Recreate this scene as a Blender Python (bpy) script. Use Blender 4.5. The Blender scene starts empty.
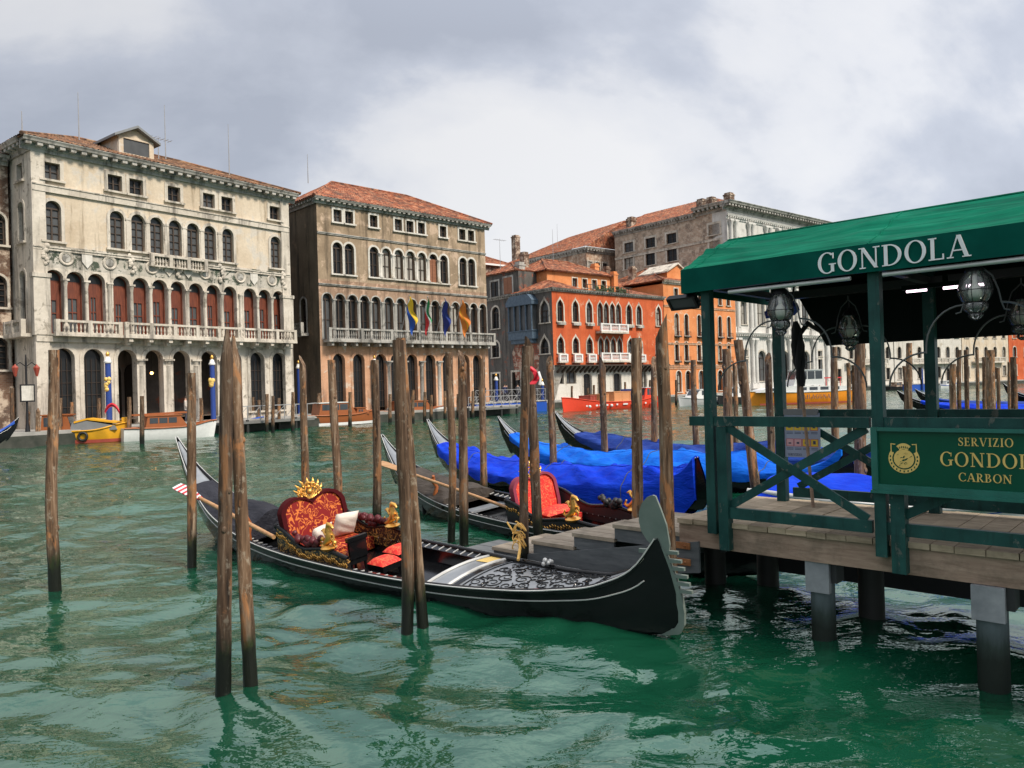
import bpy, math, random
import numpy as np
from mathutils import Vector, Matrix
from mathutils.geometry import tessellate_polygon

R = math.radians
random.seed(7)
rng = np.random.default_rng(7)
scene = bpy.context.scene
COL = scene.collection

# ------------------------------------------------------------------ camera
FPX, CAMZ, RHO, HOR = 769.0, 2.6, 0.029, 3.0
cam_data = bpy.data.cameras.new('camera')
cam_data.sensor_width = 36.0
cam_data.lens = FPX * 36.0 / 1024.0
cam_data.clip_start = 0.1
cam_data.clip_end = 6000.0
cam = bpy.data.objects.new('camera', cam_data)
COL.objects.link(cam)
cam.matrix_world = Matrix.Translation((0, 0, CAMZ)) @ Matrix.Rotation(R(90) + HOR / FPX, 4, 'X') @ Matrix.Rotation(-RHO, 4, 'Z')
scene.camera = cam

# ------------------------------------------------------------------ sky
SUN_EL, SUN_AZ = 48.0, 128.0          # azimuth clockwise from +Y: from the right and behind the camera
world = bpy.data.worlds.new('World')
scene.world = world
world.use_nodes = True
wn, wl = world.node_tree.nodes, world.node_tree.links
wn.clear()


def wnode(t, **kw):
    n = wn.new(t)
    for k, v in kw.items():
        setattr(n, k, v)
    return n


w_out = wnode('ShaderNodeOutputWorld')
w_bg = wnode('ShaderNodeBackground')
w_bg.inputs['Strength'].default_value = 0.1
w_sky = wnode('ShaderNodeTexSky', sky_type='NISHITA')
w_sky.sun_disc = False
w_sky.sun_elevation = R(SUN_EL)
w_sky.sun_rotation = R(SUN_AZ)
w_tc = wnode('ShaderNodeTexCoord')
w_sep = wnode('ShaderNodeSeparateXYZ')
wl.new(w_tc.outputs['Generated'], w_sep.inputs[0])
w_zz = wnode('ShaderNodeMath', operation='MAXIMUM')
wl.new(w_sep.outputs['Z'], w_zz.inputs[0])
w_zz.inputs[1].default_value = 0.0
w_za = wnode('ShaderNodeMath', operation='ADD')
wl.new(w_zz.outputs[0], w_za.inputs[0])
w_za.inputs[1].default_value = 0.7
w_dx = wnode('ShaderNodeMath', operation='DIVIDE')
w_dy = wnode('ShaderNodeMath', operation='DIVIDE')
wl.new(w_sep.outputs['X'], w_dx.inputs[0])
wl.new(w_za.outputs[0], w_dx.inputs[1])
wl.new(w_sep.outputs['Y'], w_dy.inputs[0])
wl.new(w_za.outputs[0], w_dy.inputs[1])
w_cmb = wnode('ShaderNodeCombineXYZ')
wl.new(w_dx.outputs[0], w_cmb.inputs[0])
wl.new(w_dy.outputs[0], w_cmb.inputs[1])
w_n1 = wnode('ShaderNodeTexNoise')
w_n1.inputs['Scale'].default_value = 2.3
w_n1.inputs['Detail'].default_value = 9.0
w_n1.inputs['Roughness'].default_value = 0.55
w_n1.inputs['Distortion'].default_value = 0.2
w_map = wnode('ShaderNodeMapping')
w_map.inputs['Location'].default_value = (3.1, 0.4, 0.0)
w_map.inputs['Rotation'].default_value = (0, 0, R(-28))
w_map.inputs['Scale'].default_value = (0.85, 1.1, 1.0)
wl.new(w_cmb.outputs[0], w_map.inputs[0])
wl.new(w_map.outputs[0], w_n1.inputs['Vector'])
w_ramp = wnode('ShaderNodeValToRGB')
cr_ = w_ramp.color_ramp
cr_.elements[0].position = 0.37
cr_.elements[0].color = (3.3, 3.55, 4.15, 1)
cr_.elements[1].position = 0.63
cr_.elements[1].color = (6.15, 6.15, 6.25, 1)
e_ = cr_.elements.new(0.46)
e_.color = (4.1, 4.35, 4.95, 1)
e_ = cr_.elements.new(0.53)
e_.color = (5.5, 5.6, 5.9, 1)
wl.new(w_n1.outputs['Fac'], w_ramp.inputs[0])
# the cloud deck is darker towards the left of the canal, brighter towards the sun side and the horizon
w_grad = wnode('ShaderNodeVectorMath', operation='DOT_PRODUCT')
wl.new(w_tc.outputs['Generated'], w_grad.inputs[0])
w_grad.inputs[1].default_value = (0.62, 0.15, 0.0)
w_gm = wnode('ShaderNodeMapRange')
w_gm.inputs['From Min'].default_value = -0.45
w_gm.inputs['From Max'].default_value = 0.5
w_gm.inputs['To Min'].default_value = 0.74
w_gm.inputs['To Max'].default_value = 1.05
wl.new(w_grad.outputs['Value'], w_gm.inputs['Value'])
w_el = wnode('ShaderNodeMapRange')
w_el.inputs['From Min'].default_value = 0.42
w_el.inputs['From Max'].default_value = 0.95
w_el.inputs['To Min'].default_value = 1.0
w_el.inputs['To Max'].default_value = 2.0
wl.new(w_sep.outputs['Z'], w_el.inputs['Value'])
w_gel = wnode('ShaderNodeMath', operation='MULTIPLY')
wl.new(w_gm.outputs[0], w_gel.inputs[0])
wl.new(w_el.outputs[0], w_gel.inputs[1])
w_mul = wnode('ShaderNodeVectorMath', operation='SCALE')
wl.new(w_ramp.outputs[0], w_mul.inputs[0])
wl.new(w_gel.outputs[0], w_mul.inputs['Scale'])
w_mix = wnode('ShaderNodeMix', data_type='RGBA')
w_mix.inputs['Factor'].default_value = 0.93
wl.new(w_sky.outputs[0], w_mix.inputs[6])
wl.new(w_mul.outputs[0], w_mix.inputs[7])
wl.new(w_mix.outputs[2], w_bg.inputs['Color'])
wl.new(w_bg.outputs[0], w_out.inputs['Surface'])

# ------------------------------------------------------------------ sun
sun_data = bpy.data.lights.new('sun', 'SUN')
sun_data.energy = 2.9
sun_data.angle = R(11)
sun_data.color = (1.0, 0.90, 0.76)
sun = bpy.data.objects.new('sun', sun_data)
COL.objects.link(sun)
sdir = Vector((math.sin(R(SUN_AZ)) * math.cos(R(SUN_EL)), math.cos(R(SUN_AZ)) * math.cos(R(SUN_EL)), math.sin(R(SUN_EL))))
sun.rotation_euler = sdir.to_track_quat('Z', 'Y').to_euler()
sun.location = (20, -20, 60)

# ------------------------------------------------------------------ exposure
scene.render.engine = 'CYCLES'
vs = scene.view_settings
vs.view_transform = 'Standard'
vs.look = 'None'
vs.exposure = 0.62
vs.gamma = 1.0
vs.use_curve_mapping = False
scene.cycles.use_denoising = True
scene.cycles.max_bounces = 6
scene.cycles.transparent_max_bounces = 8
scene.cycles.caustics_reflective = False
scene.cycles.caustics_refractive = False


# ------------------------------------------------------------------ points seen by the camera
def ray(px, py):
    dx, dy = px - 512.0, py - 384.0
    c, s = math.cos(RHO), math.sin(RHO)
    x, y = dx * c - dy * s, dx * s + dy * c
    return x / FPX, -(y - HOR) / FPX


def at(px, py, Y):
    a, b = ray(px, py)
    return Vector((a * Y, Y, CAMZ + b * Y))


def onz(px, py, z=0.0):
    a, b = ray(px, py)
    Y = (z - CAMZ) / b
    return Vector((a * Y, Y, z))


def topx(P):
    x, y = FPX * P[0] / P[1], -FPX * (P[2] - CAMZ) / P[1] + HOR
    c, s = math.cos(RHO), math.sin(RHO)
    return 512 + x * c + y * s, 384 - x * s + y * c


# ------------------------------------------------------------------ mesh builder
def FRONT(s, d, z):
    return (s, d, z)


class MB:
    def __init__(self):
        self.v, self.f, self.mi, self.m = [], [], [], 0

    def add(self, vs_, fs):
        o = len(self.v)
        self.v += [tuple(p) for p in vs_]
        for q in fs:
            self.f.append(tuple(i + o for i in q))
            self.mi.append(self.m)
        return self

    def box(self, x0, y0, z0, x1, y1, z1, T=FRONT):
        p = [T(x, y, z) for z in (z0, z1) for y in (y0, y1) for x in (x0, x1)]
        return self.add(p, [(0, 2, 3, 1), (4, 5, 7, 6), (0, 1, 5, 4), (2, 6, 7, 3), (0, 4, 6, 2), (1, 3, 7, 5)])

    def beam(self, p, q, w, h, up=(0, 0, 1)):
        p, q, up = Vector(p), Vector(q), Vector(up)
        d = (q - p).normalized()
        a = d.cross(up)
        if a.length < 1e-4:
            a = d.cross(Vector((0, 1, 0)))
        a.normalize()
        b = a.cross(d).normalized()
        a, b = a * w / 2, b * h / 2
        pts = [p - a - b, p + a - b, p + a + b, p - a + b, q - a - b, q + a - b, q + a + b, q - a + b]
        return self.add(pts, [(0, 3, 2, 1), (4, 5, 6, 7), (0, 1, 5, 4), (1, 2, 6, 5), (2, 3, 7, 6), (3, 0, 4, 7)])

    def tube(self, pts, r, n=8, cap=True, closed=False):
        pts = [Vector(p) for p in pts]
        m = len(pts)
        rs = [r] * m if not hasattr(r, '__len__') else list(r)
        t0 = (pts[1] - pts[0]).normalized()
        a = t0.orthogonal().normalized()
        V, F = [], []
        for i, p in enumerate(pts):
            t = (pts[min(i + 1, m - 1)] - pts[max(i - 1, 0)])
            if closed:
                t = pts[(i + 1) % m] - pts[i - 1]
            if t.length < 1e-9:
                t = t0
            t.normalize()
            a = (a - t * a.dot(t))
            if a.length < 1e-6:
                a = t.orthogonal()
            a.normalize()
            b = t.cross(a)
            for k in range(n):
                an = 2 * math.pi * k / n
                V.append(p + (a * math.cos(an) + b * math.sin(an)) * rs[i])
        for i in range(m if closed else m - 1):
            j = (i + 1) % m
            for k in range(n):
                F.append((i * n + k, i * n + (k + 1) % n, j * n + (k + 1) % n, j * n + k))
        if cap and not closed:
            F.append(tuple(range(n - 1, -1, -1)))
            F.append(tuple((m - 1) * n + k for k in range(n)))
        return self.add(V, F)

    def lathe(self, prof, n=12, c=(0, 0, 0), T=None, jit=0.0):
        V, F = [], []
        m = len(prof)
        for r, z in prof:
            for k in range(n):
                an = 2 * math.pi * k / n
                p = (c[0] + r * math.cos(an), c[1] + r * math.sin(an), c[2] + z)
                V.append(T(*p) if T else p)
        for i in range(m - 1):
            for k in range(n):
                F.append((i * n + k, i * n + (k + 1) % n, (i + 1) * n + (k + 1) % n, (i + 1) * n + k))
        F.append(tuple(range(n - 1, -1, -1)))
        F.append(tuple((m - 1) * n + k for k in range(n)))
        return self.add(V, F)

    def ball(self, c, r, n=8, sq=(1, 1, 1)):
        V, F = [], []
        m = max(4, n // 2 + 1)
        for i in range(m + 1):
            th = math.pi * i / m
            for k in range(n):
                an = 2 * math.pi * k / n
                V.append((c[0] + r * sq[0] * math.sin(th) * math.cos(an), c[1] + r * sq[1] * math.sin(th) * math.sin(an), c[2] + r * sq[2] * math.cos(th)))
        for i in range(m):
            for k in range(n):
                F.append((i * n + k, (i + 1) * n + k, (i + 1) * n + (k + 1) % n, i * n + (k + 1) % n))
        return self.add(V, F)

    def prism(self, poly, d0, d1, T=FRONT, holes=()):
        loops = [list(poly)] + [list(h) for h in holes]
        flat = [p for l in loops for p in l]
        tri = tessellate_polygon([[Vector((p[0], p[1], 0)) for p in l] for l in loops])
        n = len(flat)
        V = [T(p[0], d0, p[1]) for p in flat] + [T(p[0], d1, p[1]) for p in flat]
        F = [tuple(t) for t in tri] + [tuple(i + n for i in reversed(t)) for t in tri]
        o = 0
        for l in loops:
            for i in range(len(l)):
                j = (i + 1) % len(l)
                F.append((o + i, o + j, n + o + j, n + o + i))
            o += len(l)
        return self.add(V, F)

    def flat(self, poly, d, T=FRONT, holes=()):
        loops = [list(poly)] + [list(h) for h in holes]
        flat = [p for l in loops for p in l]
        tri = tessellate_polygon([[Vector((p[0], p[1], 0)) for p in l] for l in loops])
        return self.add([T(p[0], d, p[1]) for p in flat], [tuple(t) for t in tri])

    def ring(self, a, b, d0, d1, T=FRONT):
        """frame between the closed outlines a (outer) and b (inner), same point count"""
        n = len(a)
        V = [T(p[0], d0, p[1]) for p in a] + [T(p[0], d0, p[1]) for p in b] + [T(p[0], d1, p[1]) for p in a] + [T(p[0], d1, p[1]) for p in b]
        F = []
        for i in range(n):
            j = (i + 1) % n
            F += [(i, j, n + j, n + i), (2 * n + i, 3 * n + i, 3 * n + j, 2 * n + j), (i, 2 * n + i, 2 * n + j, j), (n + i, n + j, 3 * n + j, 3 * n + i)]
        return self.add(V, F)

    def grid(self, P):
        n, m = len(P), len(P[0])
        V = [tuple(p) for row in P for p in row]
        F = [(i * m + j, i * m + j + 1, (i + 1) * m + j + 1, (i + 1) * m + j) for i in range(n - 1) for j in range(m - 1)]
        return self.add(V, F)

    def build(self, name, mats, parent=None, loc=None, smooth=None):
        me = bpy.data.meshes.new(name)
        V = np.array(self.v, dtype=float)
        if loc is not None:
            V = V - np.array(loc, dtype=float)
        me.from_pydata([tuple(p) for p in V], [], self.f)
        if not isinstance(mats, (list, tuple)):
            mats = [mats]
        for m in mats:
            me.materials.append(m)
        me.polygons.foreach_set('material_index', self.mi)
        me.validate()
        me.update()
        if smooth:
            me.polygons.foreach_set('use_smooth', [True] * len(me.polygons))
            me.set_sharp_from_angle(angle=R(smooth))
        o = bpy.data.objects.new(name, me)
        COL.objects.link(o)
        if parent is not None:
            o.parent = parent
        elif loc is not None:
            o.location = loc
        return o


def tag(o, label, cat, group=None):
    o['label'] = label
    o['category'] = cat
    if group:
        o['group'] = group
    return o


def thing(name, label, cat, loc=(0, 0, 0), rz=0.0, group=None, rx=0.0):
    o = bpy.data.objects.new(name, None)
    o.empty_display_size = 0.3
    COL.objects.link(o)
    o.location = loc
    o.rotation_euler = (rx, 0, rz)
    return tag(o, label, cat, group)


def copy_tree(o, parent=None):
    c = o.copy()
    COL.objects.link(c)
    if parent is not None:
        c.parent = parent
    for ch in list(o.children):
        copy_tree(ch, c)
    return c


def structure(o):
    o['kind'] = 'structure'
    return o


def smoothstep(t):
    t = np.clip(t, 0, 1)
    return t * t * (3 - 2 * t)


def hermite(xs, ys, x):
    xs, ys = np.array(xs, float), np.array(ys, float)
    m = np.gradient(ys, xs)
    i = np.clip(np.searchsorted(xs, x) - 1, 0, len(xs) - 2)
    h = xs[i + 1] - xs[i]
    t = np.clip((x - xs[i]) / h, 0, 1)
    return (2 * t**3 - 3 * t**2 + 1) * ys[i] + (t**3 - 2 * t**2 + t) * h * m[i] + (-2 * t**3 + 3 * t**2) * ys[i + 1] + (t**3 - t**2) * h * m[i + 1]


ORD = ['zeroth', 'first', 'second', 'third', 'fourth', 'fifth', 'sixth', 'seventh', 'eighth', 'ninth', 'tenth', 'eleventh', 'twelfth',
       'thirteenth', 'fourteenth', 'fifteenth', 'sixteenth', 'seventeenth', 'eighteenth', 'nineteenth', 'twentieth']

# ------------------------------------------------------------------ materials


class Nodes:
    def __init__(self, name):
        self.mat = bpy.data.materials.new(name)
        self.mat.use_nodes = True
        self.t = self.mat.node_tree
        self.n, self.l = self.t.nodes, self.t.links
        self.b = self.n['Principled BSDF']
        self.tc = self.n.new('ShaderNodeTexCoord')
        self.co = self.tc.outputs['Object']

    def mapping(self, scale=(1, 1, 1), loc=(0, 0, 0), rot=(0, 0, 0), rnd=False):
        m = self.n.new('ShaderNodeMapping')
        m.inputs['Scale'].default_value = scale
        m.inputs['Location'].default_value = loc
        m.inputs['Rotation'].default_value = rot
        if rnd:
            oi = self.n.new('ShaderNodeObjectInfo')
            va = self.n.new('ShaderNodeVectorMath')
            va.operation = 'SCALE'
            va.inputs[0].default_value = (37.0, 11.0, 53.0)
            self.l.new(oi.outputs['Random'], va.inputs['Scale'])
            ad = self.n.new('ShaderNodeVectorMath')
            ad.operation = 'ADD'
            self.l.new(self.co, ad.inputs[0])
            self.l.new(va.outputs[0], ad.inputs[1])
            self.l.new(ad.outputs[0], m.inputs[0])
        else:
            self.l.new(self.co, m.inputs[0])
        return m.outputs[0]

    def noise(self, vec, scale=1.0, detail=6, rough=0.6, dist=0.0):
        n = self.n.new('ShaderNodeTexNoise')
        n.inputs['Scale'].default_value = scale
        n.inputs['Detail'].default_value = detail
        n.inputs['Roughness'].default_value = rough
        n.inputs['Distortion'].default_value = dist
        self.l.new(vec, n.inputs['Vector'])
        return n.outputs['Fac']

    def ramp(self, fac, stops):
        r = self.n.new('ShaderNodeValToRGB')
        e = r.color_ramp.elements
        while len(e) > 1:
            e.remove(e[-1])
        for i, (p, c) in enumerate(stops):
            x = e[0] if i == 0 else e.new(p)
            x.position = p
            x.color = (c[0], c[1], c[2], 1) if hasattr(c, '__len__') else (c, c, c, 1)
        self.l.new(fac, r.inputs[0])
        return r.outputs[0]

    def mix(self, fac, a, b, mode='MIX'):
        m = self.n.new('ShaderNodeMix')
        m.data_type = 'RGBA'
        m.blend_type = mode
        for sock, v in ((m.inputs[0], fac), (m.inputs[6], a), (m.inputs[7], b)):
            if hasattr(v, 'links') or hasattr(v, 'is_linked'):
                self.l.new(v, sock)
            elif hasattr(v, '__len__'):
                sock.default_value = (v[0], v[1], v[2], 1)
            else:
                sock.default_value = v
        return m.outputs[2]

    def math(self, op, a, b=None):
        m = self.n.new('ShaderNodeMath')
        m.operation = op
        for s, v in ((m.inputs[0], a), (m.inputs[1], b)):
            if v is None:
                continue
            if hasattr(v, 'is_linked'):
                self.l.new(v, s)
            else:
                s.default_value = v
        return m.outputs[0]

    def bump(self, h, strength=0.3, dist=0.05):
        b = self.n.new('ShaderNodeBump')
        b.inputs['Strength'].default_value = strength
        b.inputs['Distance'].default_value = dist
        self.l.new(h, b.inputs['Height'])
        self.l.new(b.outputs[0], self.b.inputs['Normal'])
        return b

    def out(self, col=None, rough=0.6, metal=0.0, spec=0.5):
        if col is not None:
            if hasattr(col, 'is_linked'):
                self.l.new(col, self.b.inputs['Base Color'])
            else:
                self.b.inputs['Base Color'].default_value = (col[0], col[1], col[2], 1)
        if hasattr(rough, 'is_linked'):
            self.l.new(rough, self.b.inputs['Roughness'])
        else:
            self.b.inputs['Roughness'].default_value = rough
        self.b.inputs['Metallic'].default_value = metal
        self.b.inputs['Specular IOR Level'].default_value = spec
        return self.mat


def mottled(name, c1, c2, scale=3.0, stretch=(1, 1, 1), rough=0.6, bump=0.15, bdist=0.02, metal=0.0, spec=0.5, rnd=True, lo=0.35, hi=0.65, detail=6):
    k = Nodes(name)
    v = k.mapping(stretch, rnd=rnd)
    f = k.noise(v, scale, detail)
    if bump:
        k.bump(k.noise(v, scale * 3, 5), bump, bdist)
    return k.out(k.ramp(f, [(lo, c1), (hi, c2)]), rough, metal, spec)


def plaster(name, base, base2, patch, streak=(0.06, 0.055, 0.05), patch_at=0.6, streak_at=0.58, scale=0.5, sfac=0.8):
    k = Nodes(name)
    v = k.mapping()
    big = k.noise(v, scale, 8, 0.65)
    col = k.ramp(big, [(0.35, base), (0.65, base2)])
    pn = k.noise(k.mapping(loc=(7, 3, 11)), scale * 1.7, 10, 0.7, 0.4)
    pm = k.ramp(pn, [(patch_at, 0.0), (patch_at + 0.06, 1.0)])
    col = k.mix(pm, col, patch)
    sn = k.noise(k.mapping((1.6, 1.6, 0.14), (2, 5, 1)), 1.0, 8, 0.7)
    sm = k.ramp(sn, [(streak_at, 0.0), (streak_at + 0.16, sfac)])
    col = k.mix(sm, col, streak)
    fine = k.noise(k.mapping(loc=(1, 9, 4)), 6.0, 6, 0.7)
    col = k.mix(0.35, col, k.ramp(fine, [(0.3, (0.45, 0.45, 0.45)), (0.7, (1.0, 1.0, 1.0))]), 'MULTIPLY')
    k.bump(fine, 0.3, 0.03)
    return k.out(col, 0.9, 0, 0.2)


def brickwork(name, c1, c2, mortar, soot=(0.07, 0.06, 0.055), scale=1.0):
    k = Nodes(name)
    br = k.n.new('ShaderNodeTexBrick')
    br.inputs['Scale'].default_value = 2.2 * scale
    br.inputs['Mortar Size'].default_value = 0.02
    br.inputs['Color1'].default_value = (*c1, 1)
    br.inputs['Color2'].default_value = (*c2, 1)
    br.inputs['Mortar'].default_value = (*mortar, 1)
    rot = k.mapping((1, 1, 1), rot=(R(90), 0, 0))
    k.l.new(rot, br.inputs['Vector'])
    n = k.noise(k.mapping(), 0.6, 9, 0.7)
    col = k.mix(k.ramp(n, [(0.45, 0.0), (0.66, 0.7)]), br.outputs['Color'], soot)
    n2 = k.noise(k.mapping(loc=(4, 4, 4)), 1.3, 8, 0.7)
    col = k.mix(k.ramp(n2, [(0.48, 0.0), (0.58, 0.75)]), col, (0.60, 0.50, 0.40))
    k.bump(n2, 0.4, 0.04)
    return k.out(col, 0.92, 0, 0.2)


def tile_mat(name, shift=0.0):
    k = Nodes(name)
    v = k.n.new('ShaderNodeTexVoronoi')
    v.inputs['Scale'].default_value = 3.2
    k.l.new(k.mapping((1, 1, 1)), v.inputs['Vector'])
    sep = k.n.new('ShaderNodeSeparateColor')
    k.l.new(v.outputs['Color'], sep.inputs[0])
    col = k.ramp(sep.outputs[0], [(0.0, (0.10 + shift * .4, 0.045, 0.03)), (0.35, (0.21 + shift, 0.075, 0.04)), (0.7, (0.32 + shift, 0.12, 0.06)), (1.0, (0.40 + shift, 0.22, 0.13))])
    n = k.noise(k.mapping(), 0.8, 8, 0.7)
    col = k.mix(k.ramp(n, [(0.45, 0.0), (0.65, 0.75)]), col, (0.075, 0.06, 0.05))
    k.bump(k.noise(k.mapping(), 7, 4), 0.5, 0.05)
    return k.out(col, 0.9, 0, 0.2)


def wood_pole_mat():
    k = Nodes('weathered_pole_wood')
    grain = k.noise(k.mapping((9, 9, 0.7), rnd=True), 2.0, 8, 0.65, 0.3)
    col = k.ramp(grain, [(0.32, (0.022, 0.014, 0.010)), (0.44, (0.12, 0.072, 0.043)), (0.55, (0.23, 0.15, 0.097)), (0.68, (0.45, 0.35, 0.26))])
    pn = k.noise(k.mapping((3.2, 3.2, 1.1), rnd=True), 1.5, 8, 0.62, 0.5)
    bare = k.mix(k.noise(k.mapping((10, 10, 1.2), rnd=True), 2.0, 5), (0.30, 0.105, 0.035), (0.58, 0.33, 0.16))
    col = k.mix(k.ramp(pn, [(0.555, 0.0), (0.60, 0.85)]), col, bare)
    lich = k.noise(k.mapping((5, 5, 3), (3, 3, 3), rnd=True), 3.0, 8, 0.7)
    col = k.mix(k.ramp(lich, [(0.56, 0.0), (0.64, 0.7)]), col, (0.42, 0.38, 0.31))
    # the tide leaves the foot wet and weedy
    g = k.n.new('ShaderNodeNewGeometry')
    sp = k.n.new('ShaderNodeSeparateXYZ')
    k.l.new(g.outputs['Position'], sp.inputs[0])
    wob = k.math('MULTIPLY', k.noise(k.mapping((6, 6, 2), rnd=True), 1.5, 6), 0.5)
    h = k.math('SUBTRACT', sp.outputs['Z'], wob)
    wet = k.ramp(h, [(0.12, 1.0), (0.5, 0.0)])
    col = k.mix(wet, col, (0.012, 0.014, 0.011))
    weed = k.ramp(h, [(0.02, 0.0), (0.16, 0.7), (0.30, 0.0)])
    col = k.mix(k.math('MULTIPLY', weed, k.ramp(lich, [(0.42, 0.0), (0.56, 1.0)])), col, (0.03, 0.05, 0.015))
    oi = k.n.new('ShaderNodeObjectInfo')
    col = k.mix(1.0, col, k.ramp(oi.outputs['Random'], [(0.0, (0.42, 0.40, 0.39)), (0.5, (0.72, 0.68, 0.63)), (1.0, (0.95, 0.9, 0.85))]), 'MULTIPLY')
    rough = k.ramp(wet, [(0.0, 0.85), (1.0, 0.35)])
    b = k.bump(grain, 0.8, 0.02)
    return k.out(col, rough, 0, 0.35)


def glass_pane(name, c, rough=0.12):
    k = Nodes(name)
    oi = k.n.new('ShaderNodeObjectInfo')
    n = k.noise(k.mapping((1.2, 1.2, 0.8), rnd=True), 1.0, 3)
    col = k.mix(n, [x * 0.55 for x in c], [x * 1.5 for x in c])
    b = k.bump(k.noise(k.mapping((1, 1, 1), rnd=True), 0.9, 2), 0.15, 0.05)
    return k.out(col, rough, 0, 0.22)


def flat_mat(name, c, rough=0.5, metal=0.0, spec=0.5, emit=None):
    k = Nodes(name)
    n = k.noise(k.mapping((1, 1, 1), rnd=True), 5.0, 5)
    col = k.mix(n, [x * 0.82 for x in c], [min(1, x * 1.16) for x in c])
    if emit:
        k.b.inputs['Emission Color'].default_value = (*emit[:3], 1)
        k.b.inputs['Emission Strength'].default_value = emit[3]
    return k.out(col, rough, metal, spec)


def plank_mat(name, c1, c2, rough=0.85):
    k = Nodes(name)
    g = k.n.new('ShaderNodeNewGeometry')
    gr = k.noise(k.mapping((2, 14, 14), rnd=True), 1.3, 8, 0.65, 0.6)
    col = k.ramp(gr, [(0.3, c1), (0.7, c2)])
    tone = k.ramp(g.outputs['Random Per Island'], [(0, 0.6), (1, 1.15)])
    col = k.mix(1.0, col, tone, 'MULTIPLY')
    st = k.noise(k.mapping((1, 1, 1), (5, 5, 5)), 2.0, 8, 0.7)
    col = k.mix(k.ramp(st, [(0.5, 0.0), (0.7, 0.55)]), col, (0.05, 0.05, 0.035))
    k.bump(gr, 0.5, 0.01)
    return k.out(col, rough, 0, 0.3)


def damask(name, ground, figure, scale=22.0):
    k = Nodes(name)
    n = k.noise(k.mapping((1, 1, 1)), scale * 0.3, 1.5, 0.5, 1.2)
    w = k.math('FRACT', k.math('MULTIPLY', n, 5.0))
    m = k.ramp(w, [(0.36, 0.0), (0.44, 1.0), (0.62, 1.0), (0.7, 0.0)])
    col = k.mix(m, ground, figure)
    k.bump(n, 0.4, 0.01)
    return k.out(col, 0.7, 0, 0.3)


M = {}
M['stone'] = plaster('istrian_stone', (0.54, 0.485, 0.41), (0.73, 0.67, 0.585), (0.34, 0.305, 0.255), (0.11, 0.10, 0.09), 0.56, 0.50, 0.6)
M['stone_white'] = plaster('white_ashlar', (0.60, 0.585, 0.555), (0.76, 0.745, 0.715), (0.50, 0.49, 0.465), (0.24, 0.235, 0.225), 0.6, 0.55, 0.4)
M['stone_grey'] = plaster('grey_stone', (0.36, 0.345, 0.32), (0.54, 0.52, 0.48), (0.24, 0.23, 0.21), (0.07, 0.066, 0.06), 0.55, 0.49, 0.5)
M['cream'] = plaster('cream_plaster', (0.56, 0.455, 0.335), (0.74, 0.64, 0.51), (0.63, 0.575, 0.50), (0.20, 0.145, 0.09), 0.55, 0.53, 0.35)
M['stone_green'] = plaster('streaked_marble', (0.42, 0.39, 0.33), (0.62, 0.58, 0.52), (0.075, 0.095, 0.07), (0.08, 0.075, 0.065), 0.52, 0.50, 1.1)
M['brown'] = plaster('brown_plaster', (0.27, 0.20, 0.135), (0.46, 0.35, 0.245), (0.56, 0.42, 0.31), (0.085, 0.066, 0.047), 0.55, 0.50, 0.45)
M['brown_shaded'] = plaster('brown_plaster_shaded', (0.13, 0.10, 0.068), (0.20, 0.155, 0.105), (0.24, 0.17, 0.11), (0.03, 0.026, 0.02), 0.58, 0.49, 0.4)  # brown plaster darkened for the flank turned from the sun
M['pinkish'] = plaster('pink_worn_plaster', (0.30, 0.19, 0.13), (0.40, 0.28, 0.20), (0.56, 0.38, 0.28), (0.11, 0.075, 0.055), 0.53, 0.49, 0.8)
M['peach'] = plaster('peach_plaster', (0.52, 0.28, 0.165), (0.66, 0.40, 0.26), (0.62, 0.52, 0.42), (0.15, 0.10, 0.075), 0.56, 0.50, 0.7)
M['red'] = plaster('red_plaster', (0.50, 0.095, 0.035), (0.66, 0.155, 0.06), (0.62, 0.28, 0.17), (0.20, 0.05, 0.03), 0.58, 0.54, 0.5, 0.6)
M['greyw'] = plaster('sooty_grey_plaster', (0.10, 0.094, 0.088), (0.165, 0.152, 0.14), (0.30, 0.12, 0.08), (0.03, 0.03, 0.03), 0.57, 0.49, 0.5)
M['orange'] = plaster('orange_plaster', (0.66, 0.23, 0.085), (0.80, 0.33, 0.14), (0.74, 0.44, 0.28), (0.32, 0.12, 0.06), 0.60, 0.56, 0.5, 0.6)
M['white_wall'] = plaster('white_plaster', (0.58, 0.55, 0.49), (0.74, 0.71, 0.66), (0.50, 0.44, 0.36), (0.2, 0.17, 0.13), 0.58, 0.53, 0.5)
M['brick'] = brickwork('old_brick', (0.36, 0.19, 0.12), (0.46, 0.30, 0.20), (0.46, 0.40, 0.33))
M['brick_dark'] = brickwork('dark_brick', (0.13, 0.07, 0.045), (0.18, 0.11, 0.075), (0.16, 0.13, 0.11))
M['brick_red'] = brickwork('red_brick', (0.34, 0.07, 0.035), (0.42, 0.11, 0.06), (0.24, 0.12, 0.09))
M['tile'] = tile_mat('roof_tiles', -0.06)
M['tile_red'] = tile_mat('red_roof_tiles', 0.03)
M['glass'] = glass_pane('window_glass', (0.018, 0.02, 0.022))
M['glass_grey'] = glass_pane('window_glass_pale', (0.085, 0.09, 0.095))
M['curtain'] = mottled('pale_curtain', (0.22, 0.21, 0.19), (0.42, 0.40, 0.36), 2.0, (3, 3, .5), 0.8)
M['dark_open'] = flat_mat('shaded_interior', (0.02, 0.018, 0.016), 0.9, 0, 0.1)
M['win_wood'] = flat_mat('dark_window_wood', (0.05, 0.032, 0.022), 0.6)
M['red_wood'] = mottled('red_brown_joinery', (0.10, 0.022, 0.011), (0.20, 0.05, 0.022), 2.0, (6, 6, .6), 0.55)
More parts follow.
